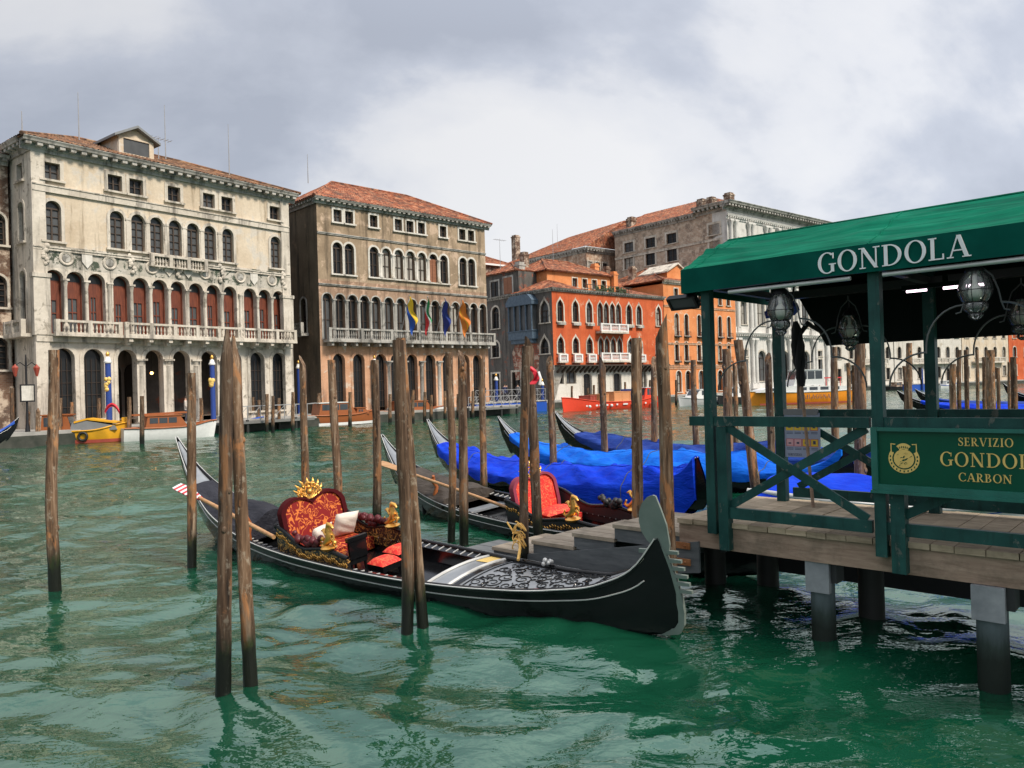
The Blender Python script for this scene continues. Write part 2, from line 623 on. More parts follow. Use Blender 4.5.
M['shutter'] = mottled('brown_shutter', (0.20, 0.075, 0.035), (0.28, 0.115, 0.06), 2.0, (1, 1, 9), 0.7)
M['bay_blue'] = mottled('blue_grey_paint', (0.05, 0.085, 0.13), (0.09, 0.135, 0.185), 3.0)
M['pole'] = wood_pole_mat()
M['iron'] = flat_mat('dark_iron', (0.025, 0.025, 0.028), 0.5, 0.6)
M['wire'] = flat_mat('grey_wrought_iron', (0.10, 0.11, 0.11), 0.45, 0.5)
M['lead'] = flat_mat('grey_lead', (0.20, 0.21, 0.22), 0.6)
M['pal_blue'] = flat_mat('palina_blue', (0.02, 0.055, 0.26), 0.45)
M['gold'] = flat_mat('gilt', (0.78, 0.42, 0.10), 0.32, 0.75)
M['gold_paint'] = flat_mat('gold_paint', (0.80, 0.55, 0.16), 0.5)
M['white_paint'] = flat_mat('white_paint', (0.75, 0.75, 0.74), 0.45)
M['black'] = flat_mat('black_lacquer', (0.006, 0.0065, 0.0075), 0.14, 0, 0.3)
M['black_matt'] = flat_mat('black_timber', (0.018, 0.019, 0.021), 0.55)
M['silver'] = flat_mat('silver_line', (0.62, 0.62, 0.60), 0.4, 0.3)
M['ferro'] = mottled('bow_iron', (0.175, 0.215, 0.195), (0.25, 0.29, 0.265), 2.0, rough=0.45, bump=0.05, metal=0.35)


def lacquer():
    k = Nodes('lacquer_sky_sheen')
    n = k.noise(k.mapping((1, 1, 1)), 4.0, 6)
    col = k.ramp(n, [(0.3, (0.16, 0.178, 0.198)), (0.7, (0.25, 0.27, 0.295))])  # sky reflected on black lacquer, put into the base colour as grey
    k.bump(k.noise(k.mapping((1, 1, 1)), 6, 4), 0.1, 0.02)
    return k.out(col, 0.28, 0, 0.7)


M['deck'] = lacquer()
M['damask'] = damask('red_gold_damask', (0.20, 0.008, 0.008), (0.62, 0.17, 0.035))
M['red_plush'] = damask('bright_red_plush', (0.62, 0.03, 0.025), (0.80, 0.16, 0.07), 34)
M['wine'] = flat_mat('dark_red_velvet', (0.055, 0.004, 0.006), 0.9, 0, 0.15)
M['purple'] = flat_mat('plum_red_frame', (0.22, 0.02, 0.05), 0.6)
M['cushion'] = mottled('ivory_cushion', (0.66, 0.58, 0.50), (0.80, 0.73, 0.66), 5.0, (1, 1, 8), 0.85, 0.4)
M['carpet'] = mottled('red_carpet', (0.30, 0.02, 0.02), (0.5, 0.06, 0.03), 9.0, rough=0.9)


def gold_scroll():
    k = Nodes('gilded_scroll_panel')
    n = k.noise(k.mapping((1, 1, 1), rnd=False), 9.0, 1.5, 0.5, 1.6)
    w = k.math('FRACT', k.math('MULTIPLY', n, 4.0))
    m = k.ramp(w, [(0.42, 0.0), (0.48, 1.0), (0.60, 1.0), (0.66, 0.0)])
    col = k.mix(m, (0.012, 0.012, 0.013), (0.72, 0.40, 0.10))
    return k.out(col, 0.35, 0, 0.5)


M['scroll'] = gold_scroll()


def tarp(name, c1, c2):
    k = Nodes(name)
    n = k.noise(k.mapping((1, 1, 1), rnd=True), 1.6, 6, 0.6, 0.5)
    col = k.ramp(n, [(0.35, c1), (0.65, c2)])
    f = k.noise(k.mapping((1.2, 5, 5), rnd=True), 1.6, 5, 0.55, 0.8)
    k.bump(f, 0.5, 0.09)
    return k.out(col, 0.6, 0, 0.12)


M['tarp_blue'] = tarp('royal_blue_tarp', (0.002, 0.026, 0.46), (0.004, 0.055, 0.64))
M['tarp_azure'] = tarp('azure_tarp', (0.003, 0.085, 0.52), (0.006, 0.155, 0.68))
M['tarp_navy'] = tarp('navy_tarp', (0.012, 0.03, 0.19), (0.02, 0.06, 0.30))
M['tarp_black'] = tarp('black_tarp', (0.018, 0.019, 0.026), (0.034, 0.035, 0.045))
M['tarp_brown'] = tarp('brown_tarp', (0.040, 0.034, 0.030), (0.075, 0.062, 0.052))
M['oar'] = mottled('oar_wood', (0.36, 0.18, 0.075), (0.50, 0.29, 0.14), 3.0, (1, 8, 8), 0.5)
def worn_paint():
    k = Nodes('worn_green_paint')
    col = k.ramp(k.noise(k.mapping((1, 1, 1), rnd=True), 3.0, 6), [(0.35, (0.008, 0.046, 0.042)), (0.65, (0.018, 0.085, 0.074))])
    chip = k.noise(k.mapping((1, 1, .6), (3, 1, 7), rnd=True), 9.0, 9, 0.72, 0.3)
    col = k.mix(k.ramp(chip, [(0.59, 0.0), (0.63, 0.8)]), col, (0.13, 0.14, 0.12))
    drip = k.noise(k.mapping((9, 9, 0.8), rnd=True), 1.4, 7, 0.7)
    col = k.mix(k.ramp(drip, [(0.52, 0.0), (0.68, 0.6)]), col, (0.008, 0.022, 0.020))
    k.bump(chip, 0.3, 0.01)
    return k.out(col, 0.5, 0, 0.25)


M['green_paint'] = worn_paint()
M['green_frame'] = mottled('sign_frame_green', (0.008, 0.10, 0.075), (0.014, 0.15, 0.115), 4.0, rough=0.4, bump=0.1)
M['green_sign'] = flat_mat('sign_board_green', (0.002, 0.075, 0.04), 0.3, 0, 0.2)


def canvas():
    k = Nodes('green_awning_canvas')
    n = k.noise(k.mapping((1, 1, 1)), 1.3, 7, 0.65)
    col = k.ramp(n, [(0.3, (0.001, 0.078, 0.047)), (0.7, (0.002, 0.155, 0.09))])
    st = k.noise(k.mapping((0.35, 4.5, 3), (2, 2, 2), rot=(0, 0, R(7))), 2.0, 8, 0.66, 0.5)
    col = k.mix(k.ramp(st, [(0.47, 0.0), (0.62, 0.75)]), col, (0.001, 0.060, 0.040))  # darker streaks painted in for the shade of wrinkles
    k.bump(k.noise(k.mapping((0.6, 3, 3)), 1.5, 4, 0.5, 0.6), 0.5, 0.1)
    return k.out(col, 0.8, 0, 0.06)


M['canvas'] = canvas()
M['canvas_shaded'] = mottled('green_canvas_shaded', (0.001, 0.066, 0.050), (0.002, 0.095, 0.07), 2.0, rough=0.8, bump=0.15, spec=0.08, rnd=False)  # same cloth as the awning, darkened for facing away from the sky
M['shade_dark'] = flat_mat('underside_shade_dark', (0.012, 0.017, 0.016), 0.9, 0, 0.1)  # shade under the awning as colour; also the dark curtain and lamp housing
M['letter'] = flat_mat('white_letters', (0.86, 0.88, 0.88), 0.6)
M['planks'] = plank_mat('deck_planks', (0.34, 0.26, 0.17), (0.60, 0.48, 0.34))
M['beam'] = plank_mat('edge_beam_wood', (0.27, 0.18, 0.13), (0.48, 0.35, 0.26))
M['steps'] = plank_mat('step_planks', (0.30, 0.24, 0.175), (0.50, 0.42, 0.32))
M['step_grey'] = mottled('step_board_grey', (0.085, 0.095, 0.10), (0.14, 0.15, 0.155), 3.0, (1, 6, 6), 0.7)
M['rust'] = mottled('rusty_bracket', (0.28, 0.10, 0.03), (0.42, 0.18, 0.07), 9.0)


def piling_mat():
    k = Nodes('wet_piling')
    g = k.n.new('ShaderNodeNewGeometry')
    sp = k.n.new('ShaderNodeSeparateXYZ')
    k.l.new(g.outputs['Position'], sp.inputs[0])
    n = k.noise(k.mapping((5, 5, 1), rnd=True), 1.5, 8, 0.7)
    h = k.math('SUBTRACT', sp.outputs['Z'], k.math('MULTIPLY', n, 0.3))
    col = k.ramp(h, [(-0.0, (0.012, 0.018, 0.014)), (0.12, (0.03, 0.045, 0.04)), (0.3, (0.10, 0.13, 0.14)), (0.5, (0.19, 0.22, 0.235))])
    k.bump(n, 0.4, 0.02)
    return k.out(col, 0.6, 0, 0.3)


M['piling'] = piling_mat()
M['zinc'] = mottled('zinc_plate', (0.20, 0.215, 0.23), (0.32, 0.335, 0.35), 4.0, rough=0.5)
M['piling_dark'] = flat_mat('tarred_piling', (0.016, 0.017, 0.016), 0.6)


def lamp_glass():
    m = bpy.data.materials.new('lantern_glass')
    m.use_nodes = True
    n, l = m.node_tree.nodes, m.node_tree.links
    n.clear()
    o = n.new('ShaderNodeOutputMaterial')
    t = n.new('ShaderNodeBsdfTransparent')
    t.inputs[0].default_value = (0.90, 0.92, 0.91, 1)
    g = n.new('ShaderNodeBsdfGlossy')
    g.inputs['Roughness'].default_value = 0.12
    d = n.new('ShaderNodeBsdfDiffuse')
    d.inputs[0].default_value = (0.75, 0.76, 0.72, 1)
    fr = n.new('ShaderNodeFresnel')
    fr.inputs[0].default_value = 1.7
    m1 = n.new('ShaderNodeMixShader')
    m1.inputs[0].default_value = 0.10
    l.new(t.outputs[0], m1.inputs[1])
    l.new(d.outputs[0], m1.inputs[2])
    m2 = n.new('ShaderNodeMixShader')
    l.new(fr.outputs[0], m2.inputs[0])
    l.new(m1.outputs[0], m2.inputs[1])
    l.new(g.outputs[0], m2.inputs[2])
    l.new(m2.outputs[0], o.inputs[0])
    return m


M['lamp_glass'] = lamp_glass()
M['bulb'] = flat_mat('milky_bulb', (0.85, 0.82, 0.74), 0.4)
M['tube_light'] = flat_mat('lit_fluorescent_tube', (0.9, 0.75, 0.82), 0.4, emit=(1.0, 0.72, 0.86, 3.0))
M['warm_lamp'] = flat_mat('lit_wall_lamp', (0.9, 0.5, 0.2), 0.4, emit=(1.0, 0.45, 0.15, 6.0))
M['poster'] = flat_mat('poster_grey_blue', (0.34, 0.40, 0.55), 0.4)
M['poster_yellow'] = flat_mat('pictogram_yellow', (0.80, 0.55, 0.05), 0.5)
M['poster_pink'] = flat_mat('pictogram_pink', (0.70, 0.42, 0.46), 0.5)
M['poster_red'] = flat_mat('pictogram_red', (0.60, 0.08, 0.07), 0.5)
M['poster_ink'] = flat_mat('poster_ink', (0.05, 0.06, 0.12), 0.5)
M['lantern_dark'] = flat_mat('dark_cloth', (0.012, 0.012, 0.013), 0.9)
for nm, c in (('hull_yellow', (0.72, 0.36, 0.015)), ('hull_red', (0.72, 0.055, 0.02)), ('hull_white', (0.68, 0.69, 0.68)), ('hull_orange', (0.90, 0.30, 0.012)),
              ('hull_blue', (0.01, 0.075, 0.42)), ('hull_silver', (0.42, 0.43, 0.44)), ('varnish', (0.30, 0.09, 0.025)), ('crate', (0.55, 0.24, 0.10)),
              ('rust_red', (0.30, 0.05, 0.03)), ('flag_blue', (0.01, 0.08, 0.42)), ('flag_yellow', (0.85, 0.55, 0.03)), ('flag_green', (0.01, 0.25, 0.08)),
              ('flag_white', (0.8, 0.8, 0.8)), ('flag_red', (0.65, 0.03, 0.04)), ('flag_orange', (0.78, 0.22, 0.03)), ('flag_navy', (0.01, 0.03, 0.22)),
              ('rubber', (0.015, 0.015, 0.015)), ('rope_yellow', (0.75, 0.45, 0.12)), ('red_cloth', (0.62, 0.02, 0.04)), ('scaffold', (0.3, 0.3, 0.31)),
              ('dock_grey', (0.16, 0.16, 0.155)), ('leaf', (0.05, 0.09, 0.03)), ('rose', (0.085, 0.003, 0.007)), ('teal_rope', (0.02, 0.30, 0.22))):
    M[nm] = flat_mat(nm, c, 0.5)
M['quay_stone'] = mottled('quay_stone', (0.24, 0.235, 0.22), (0.38, 0.37, 0.35), 1.2, rough=0.9)
M['quay_wet'] = mottled('weedy_quay_wall', (0.02, 0.025, 0.018), (0.06, 0.06, 0.05), 1.5, rough=0.7)
M['cab_glass'] = flat_mat('cabin_glass', (0.05, 0.06, 0.07), 0.1)

# ================================================================== WATER AND GROUND
def water_material():
    k = Nodes('canal_water')
    g = k.n.new('ShaderNodeNewGeometry')
    k.co = g.outputs['Position']
    big = k.noise(k.mapping((0.12, 0.12, 0.1)), 1.0, 4)
    col = k.ramp(big, [(0.35, (0.0022, 0.038, 0.019)), (0.65, (0.0055, 0.066, 0.034))])
    n1 = k.noise(k.mapping((1.3, 2.2, 1), rot=(0, 0, R(12))), 1.0, 3, 0.5, 0.5)
    n2 = k.noise(k.mapping((4.5, 8.0, 1), rot=(0, 0, R(-18))), 1.0, 3, 0.5, 0.4)
    n3 = k.noise(k.mapping((14.0, 20.0, 1), rot=(0, 0, R(30))), 1.0, 2, 0.5, 0.3)
    h = k.math('ADD', k.math('ADD', k.math('MULTIPLY', n1, 0.70), k.math('MULTIPLY', n2, 0.24)), k.math('MULTIPLY', n3, 0.05))
    b = k.bump(h, 0.42, 0.12)
    # sheltered and smooth by the landing, choppy out in the canal
    sp = k.n.new('ShaderNodeSeparateXYZ')
    k.l.new(g.outputs['Position'], sp.inputs[0])
    chop = k.n.new('ShaderNodeMapRange')
    chop.inputs['From Min'].default_value = 8.0
    chop.inputs['From Max'].default_value = 24.0
    chop.inputs['To Min'].default_value = 0.40
    chop.inputs['To Max'].default_value = 0.95
    k.l.new(sp.outputs['Y'], chop.inputs['Value'])
    k.l.new(chop.outputs[0], b.inputs['Strength'])
    k.b.inputs['IOR'].default_value = 2.35
    k.b.inputs['Specular Tint'].default_value = (0.78, 1.0, 0.88, 1)
    return k.out(col, 0.035, 0, 0.5)


def build_water():
    c1 = np.concatenate([np.linspace(-44, 44, 470), np.linspace(48, 312, 40)])
    ang = np.radians(c1)
    r = np.concatenate([[0.02], 1.6 * np.exp(np.linspace(0, math.log(150 / 1.6), 560)), [180, 230, 320, 500, 900, 1800, 3500]])
    A, RR = np.meshgrid(ang, r, indexing='ij')
    Xw, Yw = RR * np.sin(A), RR * np.cos(A)
    Z = np.zeros_like(Xw)
    wr = np.random.default_rng(11)
    wx = Xw + 0.35 * np.sin(0.9 * Yw + 1.0) + 0.2 * np.sin(1.7 * Xw + 0.6 * Yw)
    wy = Yw + 0.35 * np.sin(0.8 * Xw + 2.0) + 0.2 * np.sin(1.3 * Yw - 0.9 * Xw)
    for i in range(34):
        lam = 0.34 * (3.8 / 0.34) ** (i / 33.0)
        th = wr.normal(1.75, 0.75)
        kk = 2 * math.pi / lam
        amp = 0.0078 * lam ** 1.0
        fade = np.clip(1.6 - RR * 0.022 / lam, 0, 1)
        env = 0.6 + 0.4 * np.sin(0.37 * wx * wr.uniform(.6, 1.4) + 0.45 * wy * wr.uniform(.6, 1.4) + wr.uniform(0, 6.3))
        Z += amp * env * fade * np.sin(kk * (wx * math.cos(th) + wy * math.sin(th)) + wr.uniform(0, 6.3))
    n, m = Xw.shape
    co = np.stack([Xw, Yw, Z], -1).reshape(-1, 3)
    idx = np.arange(n * m).reshape(n, m)
    nxt = np.roll(idx, -1, axis=0)
    quads = np.stack([idx[:, :-1], nxt[:, :-1], nxt[:, 1:], idx[:, 1:]], -1).reshape(-1, 4)[:, ::-1]
    me = bpy.data.meshes.new('water')
    me.vertices.add(len(co))
    me.vertices.foreach_set('co', co.ravel())
    me.loops.add(quads.size)
    me.loops.foreach_set('vertex_index', quads.ravel())
    me.polygons.add(len(quads))
    me.polygons.foreach_set('loop_start', np.arange(0, quads.size, 4))
    me.polygons.foreach_set('use_smooth', [True] * len(quads))
    me.update(calc_edges=True)
    me.validate()
    me.materials.append(water_material())
    o = bpy.data.objects.new('water', me)
    COL.objects.link(o)
    structure(o)


build_water()


# ================================================================== FACADES
class Facade:
    """a facade standing on the plan line A-B; local x runs along it, y goes into the house"""
    def __init__(self, A, B):
        self.A, self.B = Vector((A[0], A[1])), Vector((B[0], B[1]))
        self.d = (self.B - self.A).normalized()
        self.L = (self.B - self.A).length
        self.rz = math.atan2(self.d.y, self.d.x)
        self.loc = (self.A.x, self.A.y, 0)

    def S(self, px, py):
        a, b = ray(px, py)
        s = (a * self.A.y - self.A.x) / (self.d.x - a * self.d.y)
        Y = self.A.y + s * self.d.y
        return s, CAMZ + b * Y

    def z(self, px, py):
        return self.S(px, py)[1]

    def s(self, px, z):
        py = 300.0
        for _ in range(5):
            s = self.S(px, py)[0]
            p = self.A + self.d * s
            py = topx((p.x, p.y, z))[1]
        return s


def outline(s, w, z0, z1, kind='a', seg=10):
    h = w / 2
    if kind == 'r':
        return [(s - h, z0), (s + h, z0), (s + h, z1), (s - h, z1)]
    if kind == 'a':
        zs = z1 - h
        return [(s - h, z0), (s + h, z0)] + [(s + h * math.cos(math.pi * k / seg), zs + h * math.sin(math.pi * k / seg)) for k in range(seg + 1)]
    if kind == 'g':                       # pointed ogee
        zs = z1 - w * 0.95
        half = [(1, 0), (0.96, 0.22), (0.82, 0.45), (0.55, 0.64), (0.28, 0.78), (0.1, 0.9)]
        return ([(s - h, z0), (s + h, z0)] + [(s + h * a, zs + w * 0.95 * b) for a, b in half] + [(s, z1)] +
                [(s - h * a, zs + w * 0.95 * b) for a, b in reversed(half)])
    if kind == 's':                       # shallow segment
        zs = z1 - w * 0.2
        return [(s - h, z0), (s + h, z0)] + [(s + h * math.cos(math.pi * k / seg), zs + w * 0.2 * math.sin(math.pi * k / seg)) for k in range(seg + 1)]


def wall(par, T, L, z0, z1, ops, mat, s0=0.0, depth=0.4, name='wall'):
    b = MB()
    holes = []
    for o in ops:
        holes.append(outline(*o[:5]))
    b.flat([(s0, z0), (L, z0), (L, z1), (s0, z1)], 0.0, T, holes)
    for h in holes:
        n = len(h)
        b.add([T(p[0], 0, p[1]) for p in h] + [T(p[0], depth, p[1]) for p in h], [(i, (i + 1) % n, n + (i + 1) % n, n + i) for i in range(n)])
    return b.build(name, mat, par)


GLASS_RG = random.Random(21)


def window(par, T, o, style='case', stone='stone', t=0.15, sill=True, glass='glass', depth=0.22, proud=0.05):
    s, w, z0, z1, kind = o[:5]
    q_ = GLASS_RG.random()
    if glass == 'glass' and style != 'bars':
        glass = 'curtain' if q_ < .12 else ('glass_grey' if q_ < .36 else 'glass')
    b = MB()
    if t > 0:
        tt = t * 1.0
        top = z1 + (t if kind != 'g' else t * 1.6)
        b.ring(outline(s, w + 2 * tt, z0 - 0.001, top, kind), outline(s, w, z0, z1, kind), -proud, 0.02, T)
    if sill:
        b.box(s - w / 2 - t - 0.07, -0.17, z0 - 0.13, s + w / 2 + t + 0.07, -0.004, z0 - 0.003, T)
    b.m = 1
    spring = z1 - w / 2 if kind in 'a' else (z1 - w * .95 if kind == 'g' else z1)
    D = depth
    if style in ('case', 'grid'):
        b.ring(outline(s, w - .001, z0, z1 - .001, kind), outline(s, w - 0.16, z0 + 0.08, z1 - 0.08, kind), D, D + 0.06, T)
        b.box(s - 0.045, D - 0.005, z0 + 0.08, s + 0.045, D + 0.055, (spring if kind != 'r' else z1 - 0.08), T)
        if kind != 'r':
            b.box(s - w / 2 + 0.08, D - 0.01, spring - 0.05, s + w / 2 - 0.08, D + 0.05, spring + 0.05, T)
        n = 3 if style == 'grid' else 1
        for k in range(1, n + 1):
            z = z0 + (spring - z0) * k / (n + 1)
            b.box(s - w / 2 + 0.08, D + 0.01, z - 0.02, s - 0.045, D + 0.05, z + 0.02, T)
            b.box(s + 0.045, D + 0.01, z - 0.02, s + w / 2 - 0.08, D + 0.05, z + 0.02, T)
    elif style == 'bars':
        for k in (-1, 0, 1):
            b.tube([T(s + k * w / 4, D, z0), T(s + k * w / 4, D, spring)], 0.02, 5)
        for k in range(1, 5):
            z = z0 + (spring - z0) * k / 5
            b.box(s - w / 2, D + 0.02, z - 0.015, s + w / 2, D + 0.045, z + 0.015, T)
    elif style == 'red':
        b.ring(outline(s, w - .001, z0, z1 - .001, kind), outline(s, w - 0.12, z0 + 0.06, z1 - 0.06, kind), D, D + 0.08, T)
        zt = z0 + (spring - z0) * 0.98
        lw = w * o[5] if len(o) > 5 else w * 0.42
        ww = w / 2 - 0.06
        zl = z0 + (spring - z0) * (0.72 if len(o) < 7 else o[6])
        b.box(s - ww, D + 0.1, z0 + 0.06, s - lw / 2, D + 0.16, zt, T)
        b.box(s + lw / 2, D + 0.1, z0 + 0.06, s + ww, D + 0.16, zt, T)
        b.box(s - lw / 2, D + 0.101, zl, s + lw / 2, D + 0.159, zt, T)
        b.box(s - 0.03, D + 0.12, z0 + 0.06, s + 0.03, D + 0.16, zl, T)
        b.box(s - lw / 2, D + 0.121, z0 + (zl - z0) * .6, s + lw / 2, D + 0.155, z0 + (zl - z0) * .6 + .07, T)
    elif style == 'shut':
        for sg in (-1, 1):
            x0, x1 = sorted((s + sg * 0.02, s + sg * (w / 2 - 0.03)))
            b.box(x0, D - 0.06, z0 + 0.04, x1, D - 0.02, spring, T)
    mats = [M[stone], M['red_wood'] if style == 'red' else (M['shutter'] if style == 'shut' else M['win_wood'])]
    f = b.build('window', mats, par)
    p = MB()
    p.flat(outline(s, w + 0.02, z0 - .01, z1 + .01, kind), D + (0.18 if style == 'red' else 0.075), T)
    p.build('pane', M[glass], f)
    return f


BALUSTER = [(0.055, 0), (0.055, 0.08), (0.03, 0.14), (0.065, 0.34), (0.035, 0.6), (0.025, 0.68), (0.055, 0.74), (0.055, 0.8)]


def balustrade(par, T, s0, s1, z, h, d, mat, step=0.24, ped=1.7, name='balustrade'):
    b = MB()
    b.box(s0, d - 0.12, z + h - 0.14, s1, d + 0.12, z + h, T)
    b.box(s0, d - 0.11, z, s1, d + 0.11, z + 0.09, T)
    n = max(1, round((s1 - s0) / ped))
    for k in range(n + 1):
        c = s0 + 0.13 + (s1 - s0 - 0.26) * k / n
        b.box(c - 0.125, d - 0.135, z + 0.002, c + 0.125, d + 0.135, z + h + 0.02, T)
    x = s0 + 0.3
    sc = (h - 0.23) / 0.8
    while x < s1 - 0.2:
        if all(abs(x - (s0 + 0.13 + (s1 - s0 - 0.26) * k / n)) > 0.19 for k in range(n + 1)):
            b.lathe([(r_, z_ * sc) for r_, z_ in BALUSTER], 6, (x, d, z + 0.09), T)
        x += step
    return b.build(name, mat, par)


def column(par, T, s, d, z0, z1, r, mat, name='column'):
    b = MB()
    h = z1 - z0
    b.box(s - r * 1.45, d - r * 1.45, z0, s + r * 1.45, d + r * 1.45, z0 + 0.12, T)
    b.lathe([(r * 1.35, 0.12), (r * 1.3, 0.22), (r, 0.28), (r * 0.88, h - 0.5), (r * 1.0, h - 0.46), (r * 0.95, h - 0.42), (r * 1.2, h - 0.28), (r * 1.5, h - 0.12)], 10, (s, d, z0), T)
    b.box(s - r * 1.6, d - r * 1.6, z0 + h - 0.12, s + r * 1.6, d + r * 1.6, z1, T)
    return b.build(name, mat, par, smooth=45)


def cornice(par, T, s0, s1, z, mat, h=0.8, out=0.7, dent=0.55, name='cornice'):
    b = MB()
    prof = [(0.0, 0), (-0.12, 0), (-0.14, h * .25), (-0.3 * out, h * .34), (-0.3 * out, h * .62), (-0.85 * out, h * .66), (-0.9 * out, h * .8), (-out, h * .95), (-out, h), (0.0, h)]
    n = len(prof)
    b.add([T(s0, d, z + zz) for d, zz in prof] + [T(s1, d, z + zz) for d, zz in prof], [(i, (i + 1) % n, n + (i + 1) % n, n + i) for i in range(n)] + [tuple(range(n)), tuple(range(2 * n - 1, n - 1, -1))])
    if dent:
        k = int((s1 - s0) / dent)
        for i in range(k):
            x = s0 + (i + 0.25) * (s1 - s0) / k
            b.box(x, -0.78 * out, z + h * .38, x + dent * .5, -0.28 * out, z + h * .655, T)
    return b.build(name, mat, par)


def band(par, T, s0, s1, z0, z1, out, mat, name='string_course'):
    b = MB()
    b.box(s0, -out, z0, s1, 0.01, z1, T)
    b.box(s0, -out - 0.05, z1 - 0.07, s1, -out + 0.002, z1 + 0.004, T)
    return b.build(name, mat, par)


def tiled(b, p0, p1, q1, q0, pitch=0.3, rows=0.42, amp=0.05, rg=None):
    """roof slope between eave p0-p1 and top q0-q1, with half-round tile ridges"""
    p0, p1, q0, q1 = map(Vector, (p0, p1, q0, q1))
    L = max((p1 - p0).length, (q1 - q0).length)
    H = max((q0 - p0).length, (q1 - p1).length)
    n, m = max(2, int(L / pitch) * 4), max(2, int(H / rows))
    nor = (p1 - p0).cross(q0 - p0)
    if nor.length < 1e-6:
        nor = (p1 - p0).cross(q1 - p0)
    nor.normalize()
    if nor.z < 0:
        nor = -nor
    P = []
    off = np.random.default_rng(3).normal(0, 0.012, (m + 1, n + 1))
    prof = [0.0, 0.8, 1.0, 0.8]
    for j in range(m + 1):
        v = j / m
        row = []
        for i in range(n + 1):
            u = i / n
            a = p0.lerp(p1, u)
            c = q0.lerp(q1, u)
            row.append(a.lerp(c, v) + nor * (amp * prof[i % 4] + off[j][i] + 0.02 * (v * m % 1)))
        P.append(row)
    b.grid(P)


def hip_roof(par, x0, x1, y0, y1, z, rise, inset, mat, over=0.7, ridge_y=None, name='roof', pitch=0.3, left_gable=False):
    x0, x1, y0, y1 = x0 - over, x1 + over, y0 - over, y1 + over
    ym = (y0 + y1) / 2 if ridge_y is None else ridge_y
    a, c = (x0 + inset, ym, z + rise), (x1 - inset, ym, z + rise)
    b = MB()
    tiled(b, (x0, y0, z), (x1, y0, z), c, a, pitch)
    tiled(b, (x1, y0, z), (x1, y1, z), c, c, pitch)
    tiled(b, (x1, y1, z), (x0, y1, z), a, c, pitch)
    tiled(b, (x0, y1, z), (x0, y0, z), a, a, pitch)
    b.box(x0 + .05, y0 + .05, z - 0.08, x1 - .05, y1 - .05, z - 0.03)
    for p, q in ((a, c), ((x0, y0, z), a), ((x1, y0, z), c)):
        b.tube([Vector(p) + Vector((0, 0, .04)), Vector(q) + Vector((0, 0, .04))], 0.12, 6)
    return b.build(name, mat, par)


def shell(par, L, D, z0, z1, mat, left=True, right=True, name='side_wall'):
    """blind side and rear walls"""
    b = MB()
    if left:
        b.add([(0, 0, z0), (0, D, z0), (0, D, z1), (0, 0, z1)], [(0, 1, 2, 3)])
    if right:
        b.add([(L, 0, z0), (L, D, z0), (L, D, z1), (L, 0, z1)], [(0, 1, 2, 3)])
    b.add([(0, D, z0), (L, D, z0), (L, D, z1), (0, D, z1)], [(0, 1, 2, 3)])
    b.add([(0, 0, z0 + .35), (L, 0, z0 + .35), (L, D, z0 + .35), (0, D, z0 + .35)], [(0, 1, 2, 3)])
    return b.build(name, mat, par)


def antenna(par, x, y, z, h, yagi=False):
    b = MB()
    b.tube([(x, y, z), (x, y, z + h)], [0.045, 0.02], 6)
    if yagi:
        b.beam((x - 1.0, y, z + h - 0.2), (x + 1.0, y, z + h - 0.2), 0.03, 0.03)
        for k in range(-3, 4):
            b.beam((x + k * 0.3, y - 0.35, z + h - 0.2), (x + k * 0.3, y + 0.35, z + h - 0.2), 0.02, 0.02)
    return b.build('antenna', M['scaffold'], par)


def chimney(par, x, y, z, h, w, mat='brick_dark'):
    b = MB()
    b.box(x - w / 2, y - w / 2, z, x + w / 2, y + w / 2, z + h)
    b.box(x - w * .57, y - w * .57, z + h, x + w * .57, y + w * .57, z + h + 0.22)
    b.box(x - w * .44, y - w * .44, z + h + .22, x + w * .44, y + w * .44, z + h + 0.5)
    return b.build('chimney', M[mat], par)


def LEFT(s, d, z):          # left flank of a house: s measured back from the front corner
    return (d, s, z)


GZ = 0.85                    # quay level

# ------------------------------------------------------------------ quay and land
A1, B1 = at(33, 270, 46.7), at(290, 300, 61.4)
F1 = Facade(A1, B1)
A2, B2 = at(318, 270, 63.4), at(486, 280, 76.2)
F2 = Facade(A2, B2)
A3, B3 = at(552.5, 320, 95), at(664, 330, 109)
F3 = Facade(A3, B3)
A4, B4 = at(664.5, 330, 109.3), at(736, 330, 120.5)
F4 = Facade(A4, B4)
A5, B5 = at(729, 280, 121.5), at(832, 290, 142)
F5 = Facade(A5, B5)


def offs(F, s, n):
    p = F.A + F.d * s + Vector((F.d.y, -F.d.x)) * n     # n metres towards the canal
    return (p.x, p.y)


edge = [offs(F1, -60, 3.4), offs(F1, 0, 3.4), offs(F1, F1.L, 3.4), offs(F2, 0, 3.4), offs(F2, F2.L, 3.4), offs(F3, -6, 4.0), offs(F3, F3.L, 3.5), offs(F4, F4.L, 2.5), offs(F5, F5.L, 2.5)]
edge += [(66, 150), (130, 186), (400, 330)]
land = edge + [(900, 900), (-900, 900), (-700, 200)]
b = MB()
b.prism(land, -1.5, GZ, lambda x, d, y: (x, y, d))
structure(b.build('quay_ground', M['quay_stone']))
b = MB()
for p, q in zip(edge[:-1], edge[1:]):
    b.beam((p[0], p[1], 0.1), (q[0], q[1], 0.1), 0.1, 1.1)
structure(b.build('quay_wall', M['quay_wet']))

